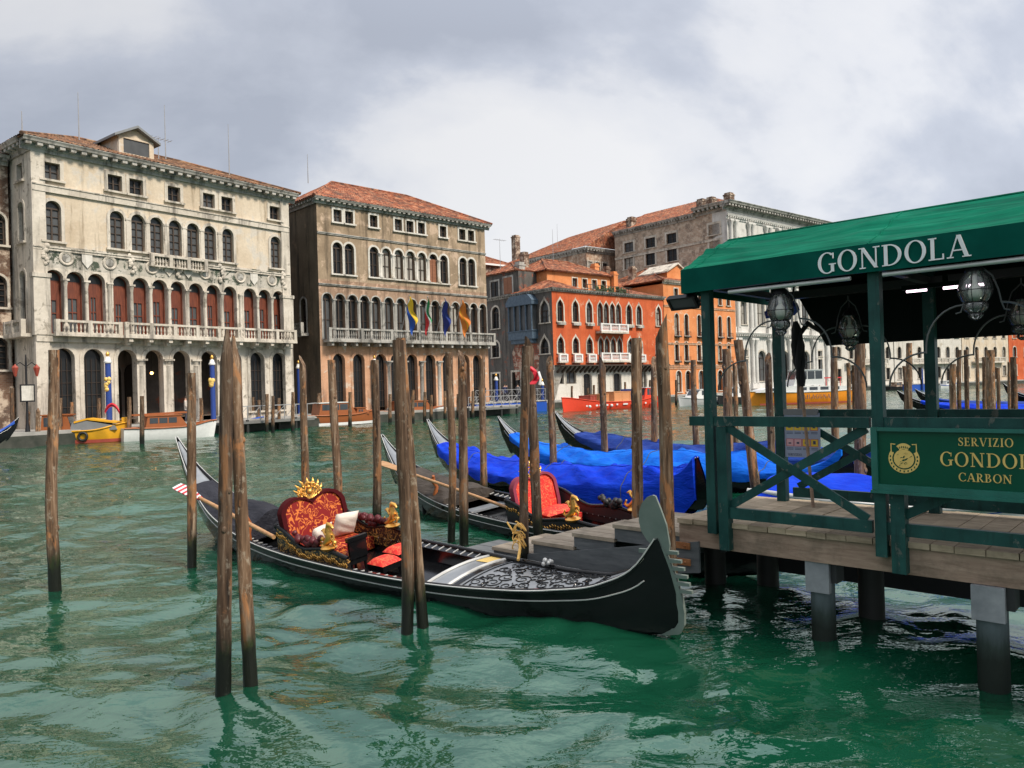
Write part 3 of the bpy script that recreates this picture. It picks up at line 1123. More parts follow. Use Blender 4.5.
# ================================================================== PALE PALACE (left)
H1 = thing('palace', 'pale stone palace with cream upper storey, long balcony and red brown arcade windows', 'palace', F1.loc, F1.rz)
L1 = F1.L
zc = F1.z(33, 151)
px1 = lambda zx: zx / 3.413
py1 = lambda zy: 110 + zy / 3.413
zt0, zt1 = F1.z(51.3, 179.5), F1.z(51.3, 162.7)
z20, z21 = F1.z(116.6, 248.6), F1.z(116.6, 211)
z11 = F1.z(54.5, 269.7)
zg1 = F1.z(126.9, 349.5)
zbal = F1.z(60, 334)
zrail = F1.z(60, 320.5)
z10 = zbal + .03
zstr = F1.z(117, py1(318))
zmid = z20 - 0.28
top1 = [(F1.s(px1(c), (zt0 + zt1) / 2), 0.92, zt0, zt1, 'r') for c in (175, 390, 463, 592, 711, 773, 936)]
row2 = [(F1.s(px1(c), (z20 + z21) / 2), 0.92, z20, z21, 'a') for c in (180, 398, 470, 533, 597, 658, 716, 777, 940)]
cs1 = [186, 258, 330, 415, 481, 546, 608, 670, 729, 786, 854, 904, 952]
lw = [.5, .5, .28, .3, .55, .4, .4, .55, .3, .4, .4, .4, .4]
row1 = [(F1.s(px1(c), (z10 + z11) / 2), 1.08, z10, z11, 'a', l, .62 + .1 * ((i * 7) % 3) / 2) for i, (c, l) in enumerate(zip(cs1, lw))]
gr1 = [(F1.s(px1(c), 5.0), 1.25, GZ + (0.5 if i in (0, 1, 7, 8) else 0.02), zg1, 'a') for i, c in enumerate((218, 320, 433, 525, 618, 712, 797, 878, 952))]
wall(H1, FRONT, L1, zstr + .4, zc + .15, top1, M['cream'])
wall(H1, FRONT, L1, zmid, zstr + .4, row2, M['cream'])
wall(H1, FRONT, L1, z11 + 0.12, zmid, [], M['stone_green'], depth=.4)
wall(H1, FRONT, L1, zbal - 0.45, z11 + 0.12, row1, M['stone'], depth=0.55)
wall(H1, FRONT, L1, GZ, zbal - 0.45, gr1, M['stone'], depth=0.6)
for o in top1:
    window(H1, FRONT, o, 'case', t=0.22, sill=True)
for o in row2:
    window(H1, FRONT, o, 'grid', t=0.2, glass='glass_grey', sill=True)
for o in row1:
    window(H1, FRONT, o, 'red', t=0.1, sill=False, depth=0.4, glass='glass_grey', proud=0.03)
for i in (0, 1, 7, 8):
    window(H1, FRONT, gr1[i], 'bars', t=0.26, depth=0.4)
for i in (2, 3, 4, 5, 6):
    b = MB()
    s_, w_, z0_, z1_, k_ = gr1[i]
    b.ring(outline(s_, w_ + .5, z0_, z1_ + .25), outline(s_, w_, z0_, z1_), -0.07, 0.01)
    b.build('archivolt', M['stone'], H1)
for a_, c_ in zip(row1[:-1], row1[1:]):
    column(H1, FRONT, (a_[0] + c_[0]) / 2, -0.04, z10, z11 - 0.52, 0.12, M['stone'])
for a_, c_ in zip(gr1[2:6], gr1[3:7]):
    column(H1, FRONT, (a_[0] + c_[0]) / 2, 0.05, GZ, zg1 - 0.62, 0.22, M['stone'])
for a_, c_ in zip(row2[1:-2], row2[2:-1]):
    b = MB()
    m_ = (a_[0] + c_[0]) / 2
    b.box(m_ - 0.12, -0.1, z20 - .1, m_ + 0.12, -0.052, z21 - 0.5)
    b.box(m_ - 0.18, -0.13, z21 - 0.5, m_ + 0.18, -0.053, z21 - 0.36)
    b.build('pilaster', M['stone'], H1)
for x in (0.0, L1):                                   # corner pilasters
    b = MB()
    q = 0.75
    xx0, xx1 = (x - 0.03, x + q) if x == 0 else (x - q, x + 0.03)
    b.box(xx0, -0.16, GZ, xx1, 0.2, zbal - .5)
    b.box(xx0 - .08, -0.26, zbal - .1, xx1 + .08, 0.2, z11 - 0.55)
    b.box(xx0 - .14, -0.32, z11 - 0.55, xx1 + .14, 0.2, z11 - 0.3)
    b.box(xx0, -0.1, z11 - .3, xx1, 0.2, zc)
    b.build('pilaster', M['stone'], H1)
band(H1, FRONT, 0, L1, zstr - .05, zstr + 0.4, 0.14, M['stone'])
band(H1, FRONT, 0, L1, z20 - 0.62, z20 - 0.4, 0.12, M['stone'])
band(H1, FRONT, 0, L1, zbal - 0.5, zbal - 0.02, 0.22, M['stone'])
cornice(H1, FRONT, -0.6, L1 + 0.6, zc, M['stone_grey'], 0.72, 0.75, 0.62)
zro = (z11 + zmid) / 2 + .02
for i, c in enumerate((225, 373, 517, 699, 819, 927)):   # roundels, shields between the floors
    s_ = F1.s(px1(c), zro)
    b = MB()
    b.lathe([(0.42, 0), (0.46, .05), (0.40, .1), (0.30, .06), (0.28, .02)], 18, (0, 0, 0), lambda x, y, z: (s_ + x, -z - .003, zro + y))
    f = b.build('roundel', M['stone'], H1, smooth=40)
    b = MB()
    b.lathe([(0.27, 0), (0.24, .03)], 14, (0, 0, 0), lambda x, y, z: (s_ + x, -z - .031, zro + y))
    b.build('porphyry_disc', M['stone_grey'], f)
for c in (295, 575, 640, 865):
    s_ = F1.s(px1(c), zro)
    b = MB()
    b.prism([(s_ - .32, zro + .45), (s_ - .32, zro - .1), (s_, zro - .5), (s_ + .32, zro - .1), (s_ + .32, zro + .45)], -0.09, -0.003)
    b.build('shield_relief', M['white_wall'], H1)
for c in (155, 448, 606, 755, 968):
    s_ = F1.s(px1(c), zro)
    b = MB()
    for k in range(9):
        b.ball((s_ + random.uniform(-.18, .18), -.1, zro + .1 + (k - 4) * .14), random.uniform(.12, .2), 7, (1, .6, 1))
    b.build('carved_figure', M['stone'], H1, smooth=60)
s0_, s1_ = F1.s(px1(505), z20 - .5), F1.s(px1(700), z20 - .5)
balustrade(H1, FRONT, s0_, s1_, z20 - 0.95, 0.85, -0.25, M['stone'], 0.2, 1.5)
hb = zrail - zbal
b = MB()
sb = F1.s(118, zbal)
b.box(0.9, -0.75, zbal - .16, sb, -0.22, zbal)
b.box(sb, -1.05, zbal - .18, L1 - .2, -0.22, zbal - .002)
x = sb + 0.4
while x < L1 - .4:
    b.box(x - .13, -0.95, zbal - 0.42, x + .13, -0.221, zbal - .181)
    b.box(x - .11, -0.62, zbal - 0.62, x + .11, -0.222, zbal - .421)
    x += 1.35
b.build('balcony_slab', M['stone'], H1)
balustrade(H1, FRONT, 0.9, sb - .02, zbal, hb, -0.6, M['stone'])
balustrade(H1, FRONT, sb, L1 - .2, zbal, hb, -0.9, M['stone'])
# left flank: stone return, then brick
zl = lambda px, py: py
fl = [(1.6, 0.85, zt0, zt1, 'r'), (1.6, 0.85, z20, z21, 'a'), (1.6, 0.9, z10, z11, 'a')]
wall(H1, LEFT, 3.2, GZ, zc + .15, fl, M['stone'])
for o in fl:
    window(H1, LEFT, o, 'grid', t=.18)
balustrade(H1, LEFT, 0.2, 3.0, zbal, hb, -0.55, M['stone'])
b = MB()
b.box(0.2, -.7, zbal - .2, 3.0, -0.005, zbal, LEFT)
b.build('balcony_slab', M['stone'], H1)
b = MB()
b.add([LEFT(3.2, 0, GZ), LEFT(13, 0, GZ), LEFT(13, 0, zc + .1), LEFT(3.2, 0, zc + .1)], [(0, 1, 2, 3)])
b.build('side_wall', M['brick_dark'], H1)
shell(H1, L1, 13, GZ, zc + .1, M['brick_dark'], left=False)
cornice(H1, lambda s, d, z: (d, s, z), 0, 13, zc, M['stone_grey'], 0.72, 0.75, 0.62)
roof1 = hip_roof(H1, 0, L1, 0, 13, zc + 0.72, 2.75, 6.2, M['tile'], 0.75)
# dormer
sd = F1.s(147, zc + 2)
b = MB()
dz = zc + 1.45
b.box(sd - 1.25, 1.6, dz, sd + 1.25, 5.0, dz + 1.35)
b.prism([(sd - 1.25, dz + 1.35), (sd + 1.25, dz + 1.35), (sd, dz + 2.0)], 1.62, 5.0)
b.m = 1
for sg in (-1, 1):
    b.prism([(sd + sg * 1.6, dz + 1.15), (sd + sg * 1.6, dz + 1.32), (sd, dz + 2.2), (sd, dz + 2.03)], 1.2 + .01 * sg, 5.3)
b.m = 0
b.ring([(sd - 1.22, dz + .05), (sd + 1.22, dz + .05), (sd + 1.22, dz + 1.3), (sd - 1.22, dz + 1.3)], [(sd - .9, dz + .2), (sd + .9, dz + .2), (sd + .9, dz + 1.2), (sd - .9, dz + 1.2)], 1.5, 1.595)
dm = b.build('dormer', [M['cream'], M['lead']], H1)
b = MB()
b.flat([(sd - .95, dz + .15), (sd + .95, dz + .15), (sd + .95, dz + 1.25), (sd - .95, dz + 1.25)], 1.57)
b.build('pane', M['glass_grey'], dm)
antenna(H1, F1.s(112, zc + 4), 5, zc + 2.7, 3.6)
antenna(H1, F1.s(201, zc + 3), 5, zc + 2.7, 4.4)
antenna(H1, F1.s(251, zc + 3), 3, zc + 2.0, 4.2)
antenna(H1, F1.s(180, zc + 2), 3, zc + 2.0, 1.9, True)
antenna(H1, F1.s(54, zc + 2), 5, zc + 2.6, 1.4)
# loggia: lit lamps deep under the arches
for c in (508, 548):
    b = MB()
    s_ = F1.s(px1(c), 4.0)
    b.ball((s_, 1.2, 4.3), 0.11, 8)
    hl = b.build('hanging_lamp', M['warm_lamp'], H1)
    b = MB()
    b.tube([(s_, 1.2, 4.4), (s_, 1.2, 6.2)], 0.015, 5)
    b.build('cord', M['iron'], hl)
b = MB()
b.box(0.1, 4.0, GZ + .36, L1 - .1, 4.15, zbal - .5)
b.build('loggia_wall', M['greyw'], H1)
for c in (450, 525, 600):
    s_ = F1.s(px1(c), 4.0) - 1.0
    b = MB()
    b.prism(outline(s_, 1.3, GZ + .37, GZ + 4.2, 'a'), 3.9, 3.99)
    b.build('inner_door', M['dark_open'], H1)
# ------------------------------------------------------------------ neighbour at the left edge
HN = thing('townhouse', 'dark brick townhouse cut off by the left edge, beside the pale palace', 'townhouse', (*offs(F1, -11.2, -3.0), 0), F1.rz)
ops = [(2.5 + 2.6 * k, 1.0, z, z + 2.0, 'a') for k in range(4) for z in (4.6, 8.5, 12.4)]
wall(HN, FRONT, 11, GZ, 17.4, ops, M['brick_dark'])
for o in ops:
    window(HN, FRONT, o, 'grid', t=0.14)
shell(HN, 11, 10, GZ, 17.4, M['brick_dark'])
cornice(HN, FRONT, -.4, 11.0, 17.4, M['stone_grey'], 0.6, 0.5, 0.5)
hip_roof(HN, 0, 11, 0, 10, 18.0, 2.0, 4, M['tile'], 0.5)

# ================================================================== BROWN PALACE (flags)
H2 = thing('palace', 'brown weathered palace with white arched windows and a row of flags on its balcony', 'palace', F2.loc, F2.rz)
L2 = F2.L
px2 = lambda zx: 280 + zx / 4.65
py2 = lambda zy: 170 + zy / 4.65
zc2 = F2.z(317, 203)
t0, t1 = F2.z(px2(266), py2(242)), F2.z(px2(266), py2(184))
r20, r21 = F2.z(px2(437), py2(498)), F2.z(px2(437), py2(357))
r11 = F2.z(px2(221), py2(573))
g21 = F2.z(px2(275), 310 + 203 / 4.65)
zb2, zr2 = F2.z(328, 340), F2.z(328, 328.5)
r10 = zb2 + .03
top2 = [(F2.s(px2(c), (t0 + t1) / 2), 0.78, t0, t1, 'r') for c in (266, 320, 434, 549, 603, 656, 757, 846, 887)]
row22 = [(F2.s(px2(c), (r20 + r21) / 2), 0.92, r20, r21, 'a') for c in (267, 322, 437, 495, 552, 607, 660, 713, 762, 851, 890)]
row21 = [(F2.s(px2(c), (r10 + r11) / 2), 0.9, r10, r11, 'a') for c in (221, 281, 339, 394, 447, 507, 563, 617, 669, 723, 772, 818, 862, 902, 944)]
gr2 = [(F2.s(px2(c), 4.0), 1.15, GZ + .03, g21, 'a') for c in (275, 367, 470, 540, 615, 700, 778, 860, 918)]
zA, zB = r11 + 0.75, r20 - 0.35
wall(H2, FRONT, L2, zA + .4, zc2 + .1, top2 + row22, M['brown'])
wall(H2, FRONT, L2, r11 + .14, zA + .4, [], M['pinkish'])
wall(H2, FRONT, L2, zb2 - .5, r11 + .14, row21, M['pinkish'], depth=.5)
wall(H2, FRONT, L2, GZ, zb2 - .5, gr2, M['peach'], depth=.6)
for o in top2:
    window(H2, FRONT, o, 'case', t=0.17, stone='white_wall')
for i, o in enumerate(row22):
    window(H2, FRONT, o, 'shut' if i == 7 else 'case', t=0.17, stone='white_wall', glass=('curtain' if i in (3, 4, 5, 6) else 'glass'))
for o in row21:
    window(H2, FRONT, o, 'case', t=0.1, stone='stone_grey', sill=False, depth=.3)
for i, o in enumerate(gr2):
    window(H2, FRONT, o, 'bars', t=0.2, stone='peach', sill=False, depth=.35)
for a_, c_ in zip(row22[2:8], row22[3:9]):
    column(H2, FRONT, (a_[0] + c_[0]) / 2, -.03, r20, r21 - .5, .12, M['white_wall'])
for a_, c_ in zip(row21[:-1], row21[1:]):
    column(H2, FRONT, (a_[0] + c_[0]) / 2, -.03, zb2, r11 - .45, .12, M['stone_grey'])
for a_, c_ in zip(gr2[2:6], gr2[3:7]):
    column(H2, FRONT, (a_[0] + c_[0]) / 2, -.02, GZ, g21 - .6, .2, M['stone_grey'])
band(H2, FRONT, 0, L2, r21 + .55, r21 + .72, .08, M['stone_grey'])
band(H2, FRONT, 0, L2, zA - .1, zA + .06, .1, M['stone_grey'])
cornice(H2, FRONT, -.4, L2 + .5, zc2, M['stone_grey'], 0.5, 0.55, 0.5)
b = MB()
b.box(0.3, -1.0, zb2 - .2, L2 + .2, -.005, zb2)
x = .7
while x < L2:
    b.box(x - .1, -.85, zb2 - .5, x + .1, -.006, zb2 - .201)
    x += 1.15
b.build('balcony_slab', M['stone_grey'], H2)
balustrade(H2, FRONT, 0.3, L2 + .2, zb2, zr2 - zb2, -.85, M['stone_grey'], .21, 3.0)
r10b = zr2 - .2
fl2 = [(2.6, .95, r10b, r11 - .2, 'a')]
wall(H2, LEFT, 12, GZ, zc2 + .1, fl2, M['brown_shaded'])
window(H2, LEFT, fl2[0], 'case', t=.16, stone='stone_grey')
b = MB()
b.box(1.8, -.7, r10b - .3, 3.4, -.006, r10b - .1, LEFT)
b.build('balcony_slab', M['stone_grey'], H2)
balustrade(H2, LEFT, 1.8, 3.4, r10b - .1, .9, -.6, M['stone_grey'])
shell(H2, L2, 12, GZ, zc2 + .1, M['brown_shaded'], left=False)
cornice(H2, LEFT, 0, 12, zc2, M['stone_grey'], 0.6, 0.5, 0.5)
hip_roof(H2, 0, L2, 0, 12, zc2 + .5, 3.3, 5.6, M['tile_red'], .55)
antenna(H2, F2.s(340, zc2 + 4), 5.5, zc2 + 3.2, 2.6)
# flags stand out from the balcony rail
def flag(name, label, px, T, cols, hang, Fd, zt):
    root = thing(name, label, 'flag', (0, 0, 0), 0, 'flags on the balcony of the brown palace')
    s_ = Fd.s(px, zt)
    p = Fd.A + Fd.d * s_
    nrm = Vector((Fd.d.y, -Fd.d.x))
    base = Vector((p.x + nrm.x * .9, p.y + nrm.y * .9, zr2 - .1))
    tip = base + Vector((nrm.x * 1.5 - Fd.d.x * .1, nrm.y * 1.5 - Fd.d.y * .1, 3.0))
    root.location = base
    b = MB()
    b.tube([(0, 0, 0), tuple(tip - base)], [.035, .02], 6)
    b.ball(tuple(tip - base), .06, 6)
    b.build('flagpole', M['scaffold'], root)
    # cloth hangs from the upper pole, folded by its own weight
    up = (tip - base)
    n, m = 14, 16
    for ci, (c0, c1, mt) in enumerate(cols):
        b = MB()
        P = []
        for j in range(m + 1):
            v = j / m
            row = []
            for i in range(n + 1):
                u = (c0 + (c1 - c0) * i / n)
                q = up * (1 - .50 * u)
                sway = math.sin(v * 7 + u * 5) * .10 * (0.3 + v) + math.sin(u * 11) * .06 * v
                drop = 1.75 * v + .25 * u * v
                q = q + Vector((Fd.d.x, Fd.d.y, 0)) * (hang * v * .8 + sway + u * .1) + Vector((nrm.x, nrm.y, 0)) * (.12 * math.sin(v * 5 + u * 8)) - Vector((0, 0, drop))
                row.append(q)
            P.append(row)
        b.grid(P)
        b.build('cloth', M[mt], root, smooth=80)
    return root


flag('flag', 'blue and yellow striped flag hanging over the balcony of the brown palace', 395, 0, [(0, .5, 'flag_yellow'), (.5, 1, 'flag_blue')], .9, F2, zr2 + 1)
flag('flag', 'green, white and red flag hanging over the balcony of the brown palace', 413, 0, [(0, .33, 'flag_green'), (.33, .66, 'flag_white'), (.66, 1, 'flag_red')], .35, F2, zr2 + 1)
flag('flag', 'plain dark blue flag hanging over the balcony of the brown palace', 430, 0, [(0, 1, 'flag_navy')], .7, F2, zr2 + 1)
fv = flag('flag', 'orange and gold city flag hanging over the balcony of the brown palace', 447, 0, [(0, .5, 'flag_orange'), (.5, .62, 'flag_yellow'), (.62, 1, 'flag_orange')], 1.1, F2, zr2 + 1)

# ================================================================== RED HOUSE WITH GREY FLANK
H3 = thing('house', 'red plastered house with gothic windows, white balconies and a sooty grey flank', 'house', F3.loc, F3.rz)
L3 = F3.L
px3 = lambda zx: 480 + zx / 3.938
py3 = lambda zy: 190 + zy / 3.938
ze3 = F3.z(px3(290), py3(398))
a0, a1 = F3.z(px3(316), py3(517)), F3.z(px3(316), py3(428))
c0, c1 = F3.z(px3(318), py3(642)), F3.z(px3(318), py3(574))
zl3 = F3.z(px3(300), py3(690))
g0 = GZ + .03
rA = [(F3.s(px3(c), (a0 + a1) / 2), 1.05, a0, a1, 'g') for c in (316, 376, 430, 587, 626, 703)]
rA4 = [(F3.s(px3(c), (a0 + a1) / 2), .98, a0 - .35, a1, 'g') for c in (473, 497, 521, 545)]
rB = [(F3.s(px3(c), (c0 + c1) / 2), 1.05, c0, c1, 'g') for c in (318, 377, 432, 592, 628, 703)]
rB4 = [(F3.s(px3(c), (c0 + c1) / 2), .98, c0 - .2, c1, 'g') for c in (476, 500, 525, 550)]
gz1 = F3.z(px3(310), py3(712))
rg = [(F3.s(px3(310), 3), 1.7, gz1 - 1.6, gz1, 'r'), (F3.s(px3(359), 3), 1.7, gz1 - 1.6, gz1, 'r'), (F3.s(px3(423), 3), 1.5, g0, gz1 - .4, 's'),
      (F3.s(px3(472), 3), .8, g0, gz1 - .5, 'r'), (F3.s(px3(541), 3), 1.5, g0 + .6, gz1 - .4, 's'), (F3.s(px3(645), 3), 1.0, g0, gz1, 'r')]
wall(H3, FRONT, L3, zl3, ze3, rA + rA4 + rB + rB4, M['red'])
wall(H3, FRONT, L3, GZ, zl3, rg, M['white_wall'])
for o in rA + rB:
    window(H3, FRONT, o, 'case', t=.2, glass='glass_grey' if random.random() < .3 else 'glass')
for o in rA4 + rB4:
    window(H3, FRONT, o, 'case', t=.14, sill=False, glass='glass_grey')
for o in rg:
    window(H3, FRONT, o, 'case' if o[4] == 'r' else 'bars', t=.12, sill=False)
for rr, zz, nm in ((rA4, a0 - .35, 1), (rB4, c0 - .2, 1)):
    s0_, s1_ = rr[0][0] - .9, rr[-1][0] + .9
    b = MB()
    b.box(s0_, -1.0, zz - .75 - .25, s1_, -.005, zz - .75)
    b.build('balcony_slab', M['stone'], H3)
    balustrade(H3, FRONT, s0_, s1_, zz - .75, 1.0, -.85, M['white_paint'], .2, 2.0)
for o in rB[:3] + rB[3:5]:
    b = MB()
    b.box(o[0] - .75, -.5, o[2] - 1.25, o[0] + .75, -.005, o[2] - 1.1)
    b.build('balcony_slab', M['stone'], H3)
    balustrade(H3, FRONT, o[0] - .75, o[0] + .75, o[2] - 1.1, .95, -.4, M['white_paint'], .17, 3)
for o in rA[:5]:
    b = MB()
    b.box(o[0] - .65, -.35, o[2] - .45, o[0] + .65, -.006, o[2] - .14)
    b.build('planter', M['stone_grey'], H3)
b = MB()
b.box(.1, -1.15, zl3 - .15, L3 - .3, -.004, zl3 + .02)
x = .5
while x < L3 - .5:
    b.beam((x, -.05, zl3 - .9), (x, -1.0, zl3 - .2), .18, .3)
    x += .8
b.build('jetty_ledge', M['win_wood'], H3)
cornice(H3, FRONT, -.3, L3 + .2, ze3, M['stone_grey'], .4, .45, .45)
# grey flank (T = LEFT); positions from pixels on the flank line
Fg = Facade((F3.A.x - F3.d.y * -1 * -1 * 15, F3.A.y + F3.d.x * 15), (F3.A.x, F3.A.y))
flank = lambda px, z: Fg.L - Fg.s(px, z)
gA, gB = (a0 - .1, a1), (c0, c1)
fo = []
for zx, w_, zz, kd in ((255, 1.5, gA, 'g'), (255, 1.5, gB, 'g'), (62, 1.5, gA, 'a'), (62, 1.5, gB, 'a'), (60, 1.6, (a1 + 1.3, a1 + 3.4), 'r'), (112, 1.7, (a1 + 1.4, a1 + 3.6), 'r'), (145, 1.7, (g0, gz1 + .1), 'r'), (64, 1.6, (g0, gz1), 'r')):
    s_ = flank(px3(zx), zz[0] + 1)
    fo.append((s_, w_, zz[0], zz[1], kd))
fo = [o for o in fo if 0.9 < o[0] < 14]
wall(H3, LEFT, 15, GZ, ze3, [o for o in fo if o[3] < ze3 - .1], M['greyw'])
for o in fo:
    if o[3] < ze3 - .1:
        window(H3, LEFT, o, 'case', t=.24, stone='stone')
cornice(H3, LEFT, 0, 15, ze3, M['stone_grey'], .4, .45, .45)
# taller rear part of the flank
b = MB()
zr_ = a1 + 4.3
b.box(0.02, 6.2, ze3 - .5, 6, 15, zr_)
rear = b.build('upper_block', M['greyw'], H3)
for o in fo:
    if o[3] > ze3 - .1:
        window(H3, lambda s, d, z: (d + .02 - .08, s, z), (max(o[0], 7.2), *o[1:]), 'shut' if o[1] == 1.7 else 'case', t=.24, stone='stone_grey', depth=-.02)
hip_roof(H3, 0, 7.5, 6.5, 15, zr_ + .05, 1.7, 3.2, M['tile_red'], .4, name='roof')
shell(H3, L3, 15, GZ, ze3, M['greyw'], left=False)
# bay window on the flank
sbay0, sbay1 = flank(px3(226), a0 + 1), flank(px3(132), a0 + 1)
sbay0, sbay1 = min(sbay0, sbay1), max(sbay0, sbay1)
zb0, zb1 = F3.z(552, py3(585)) + .2, F3.z(552, py3(425))
b = MB()
b.box(sbay0, -1.0, zb0, sbay1, -.004, zb0 + 1.0, LEFT)
b.box(sbay0 - .2, -1.15, zb1 - .5, sbay1 + .2, -.003, zb1, LEFT)
b.box(sbay0 + .3, -.8, zb0 - .5, sbay1 - .3, -.005, zb0 - .002, LEFT)
b.box(sbay0 - .12, -1.1, zb0 + .998, sbay1 + .12, -.006, zb0 + 1.12, LEFT)
for k in range(5):
    s_ = sbay0 + .1 + (sbay1 - sbay0 - .2) * k / 4
    b.lathe([(.13, 0), (.1, .2), (.09, 1.0), (.14, zb1 - zb0 - 1.62)], 8, (s_, -.9, zb0 + 1.12), LEFT)
b.prism([(sbay0 - .25, zb1), (sbay1 + .25, zb1), (sbay1 - .6, zb1 + .8), (sbay0 + .6, zb1 + .8)], -1.12, -.01, LEFT)
bay = b.build('bay_window', M['bay_blue'], H3, smooth=40)
b = MB()
b.box(sbay0 + .15, -.75, zb0 + 1.13, sbay1 - .15, -.02, zb1 - .51, LEFT)
b.build('pane', M['glass_grey'], bay)
b = MB()
b.flat([(sbay0 + .2, GZ + 3.0), (sbay1 - .1, GZ + 2.6), (sbay1 + .5, zb0 - 1.6), (sbay1 - .2, zb0 - .55), (sbay0 + .1, zb0 - .55), (sbay0 - .3, zb0 - 1.4)], -.004, LEFT)
b.build('bare_brick_patch', M['brick_red'], H3)
# low roof at the corner, terrace and attic storey
b = MB()
tiled(b, (-.4, -.4, ze3 + .4), (5.6, -.4, ze3 + .4), (3.5, 3.4, ze3 + 1.9), (2.6, 3.4, ze3 + 1.9))
tiled(b, (-.4, 7.5, ze3 + .4), (-.4, -.4, ze3 + .4), (2.6, 3.4, ze3 + 1.9), (2.6, 4.6, ze3 + 1.9))
tiled(b, (5.6, -.4, ze3 + .4), (5.6, 7.5, ze3 + .4), (3.5, 4.6, ze3 + 1.9), (3.5, 3.4, ze3 + 1.9))
b.build('roof', M['tile_red'], H3)
za0, za1 = ze3 + .2, ze3 + 3.4
att = [(8.3 + 1.9 * k, .9, za0 + 1.3, za0 + 2.5, 'r') for k in range(4)]
wall(H3, lambda s, d, z: (s, d + 4.2, z), 15.3, za0, za1, att, M['orange'], s0=3.2)
for o in att:
    window(H3, lambda s, d, z: (s, d + 4.2, z), o, 'case', t=.14)
wall(H3, lambda s, d, z: (3.2 + d, 4.2 + s, z), 9.5, za0, za1, [], M['orange'])
hip_roof(H3, 3.2, 15.3, 4.2, 14, za1, 2.4, 4.2, M['tile_red'], .5)
b = MB()
tiled(b, (14.8, -.3, ze3 + .4), (L3 + .2, -.3, ze3 + .4), (L3 + .2, 6.5, ze3 + 2.2), (16.5, 6.5, ze3 + 2.2))
b.build('roof', M['tile_red'], H3)
b = MB()
for k in range(19):
    x = 6.2 + k * .5
    b.beam((x, .3, ze3 + .4), (x, .3, ze3 + 1.3), .05, .05)
b.beam((6.1, .3, ze3 + 1.3), (15.3, .3, ze3 + 1.3), .07, .07)
b.beam((6.1, .3, ze3 + .8), (15.3, .3, ze3 + .8), .05, .05)
b.build('terrace_railing', M['win_wood'], H3)
b = MB()
b.box(6.0, .1, ze3 + .2, 14.7, 4.19, ze3 + .4)
b.build('terrace_floor', M['stone_grey'], H3)
b = MB()
for k in range(60):
    b.ball((random.uniform(9, 14.6), random.uniform(.5, 1.2), ze3 + .5 + random.uniform(0, .8)), random.uniform(.12, .25), 6)
b.build('terrace_plants', M['leaf'], H3)
chimney(H3, 15.9, 4.0, ze3 + .6, 3.0, .8, 'orange')
chimney(H3, .9, 6.9, ze3 + .2, 3.9, 1.0, 'stone_grey')
chimney(H3, 3.6, 9.0, za1, 2.6, .9, 'brick_dark')
antenna(H3, 9, 9, za1 + 1.8, 5.0)
antenna(H3, 1, 11, zr_ + .8, 4.2, True)

# house behind at the left of the flank
bx = at(489, 330, 109)
HB = thing('house', 'low dark brick house with a white edged roof, squeezed beside the brown palace', 'house', (bx.x - 1.5, bx.y - 1, 0), F3.rz)
zz = at(489, 265, 109).z
wall(HB, FRONT, 8.0, GZ, zz, [(3.2, 1.2, 6, 8.4, 'a'), (5.6, 1.2, 6, 8.4, 'a'), (3.2, 1.2, 10.5, 12.5, 'r')], M['brick_dark'])
for o in [(3.2, 1.2, 6, 8.4, 'a'), (5.6, 1.2, 6, 8.4, 'a'), (3.2, 1.2, 10.5, 12.5, 'r')]:
    window(HB, FRONT, o, 'case', t=.2)
wall(HB, LEFT, 9, GZ, zz, [], M['brick_dark'])
shell(HB, 8, 9, GZ, zz, M['brick_dark'], left=False)
hip_roof(HB, 0, 8.0, 0, 9, zz, 2.2, 3.6, M['tile_red'], .5)
b = MB()
b.beam((-.5, -.55, zz + .1), (8.5, -.55, zz + .1), .12, .25)
b.beam((-.55, -.5, zz + .1), (-.55, 9.5, zz + .1), .12, .25)
b.build('gutter', M['white_paint'], HB)
antenna(HB, 4.6, 4, zz + 1.4, 5.5)

# ================================================================== ORANGE HOUSE
H4 = thing('house', 'bright orange house with paired narrow arched windows, next to the red house', 'house', F4.loc, F4.rz)
L4 = F4.L
ze4 = F4.z(px3(760), py3(372))
q0, q1 = F4.z(px3(775), py3(572)), F4.z(px3(775), py3(487))
u0, u1 = F4.z(px3(778), py3(672)), F4.z(px3(778), py3(598))
v1 = F4.z(px3(783), py3(712))
w0, w1 = F4.z(px3(772), py3(440)), F4.z(px3(772), py3(388))
cc = (775, 813, 863, 881, 945, 980)
o4 = [(F4.s(px3(c), (q0 + q1) / 2), .85, q0, q1, 'a') for c in cc] + [(F4.s(px3(c), (u0 + u1) / 2), .85, u0, u1, 'a') for c in cc]
o4 += [(F4.s(px3(c), 3), 1.15, g0 + .3, v1, 'a') for c in (783, 820, 872, 946, 985)]
o4 += [(F4.s(px3(c), (w0 + w1) / 2), .85, w0, w1, 'r') for c in (772, 865, 945, 977)]
wall(H4, FRONT, L4, GZ, ze4, o4, M['orange'])
for o in o4:
    window(H4, FRONT, o, 'case', t=.15, stone='stone')
for zz in (q1 + .9, q0 - 1.35, u0 - 1.2, v1 + .6):
    band(H4, FRONT, 0, L4, zz, zz + .28, .09, M['peach'])
for o in o4[:12]:
    b = MB()
    b.box(o[0] - .6, -.45, o[2] - .3, o[0] + .6, -.006, o[2] - .145)
    b.beam((o[0] - .55, -.4, o[2] + .55), (o[0] + .55, -.4, o[2] + .55), .04, .04)
    for k in range(7):
        b.beam((o[0] - .54 + .18 * k, -.4, o[2] - .15), (o[0] - .54 + .18 * k, -.4, o[2] + .55), .025, .025)
    b.build('window_guard', M['iron'], H4)
for c in (843, 843, 905, 905):
    pass
cornice(H4, FRONT, -.2, L4 + .3, ze4, M['stone'], .55, .5, .4)
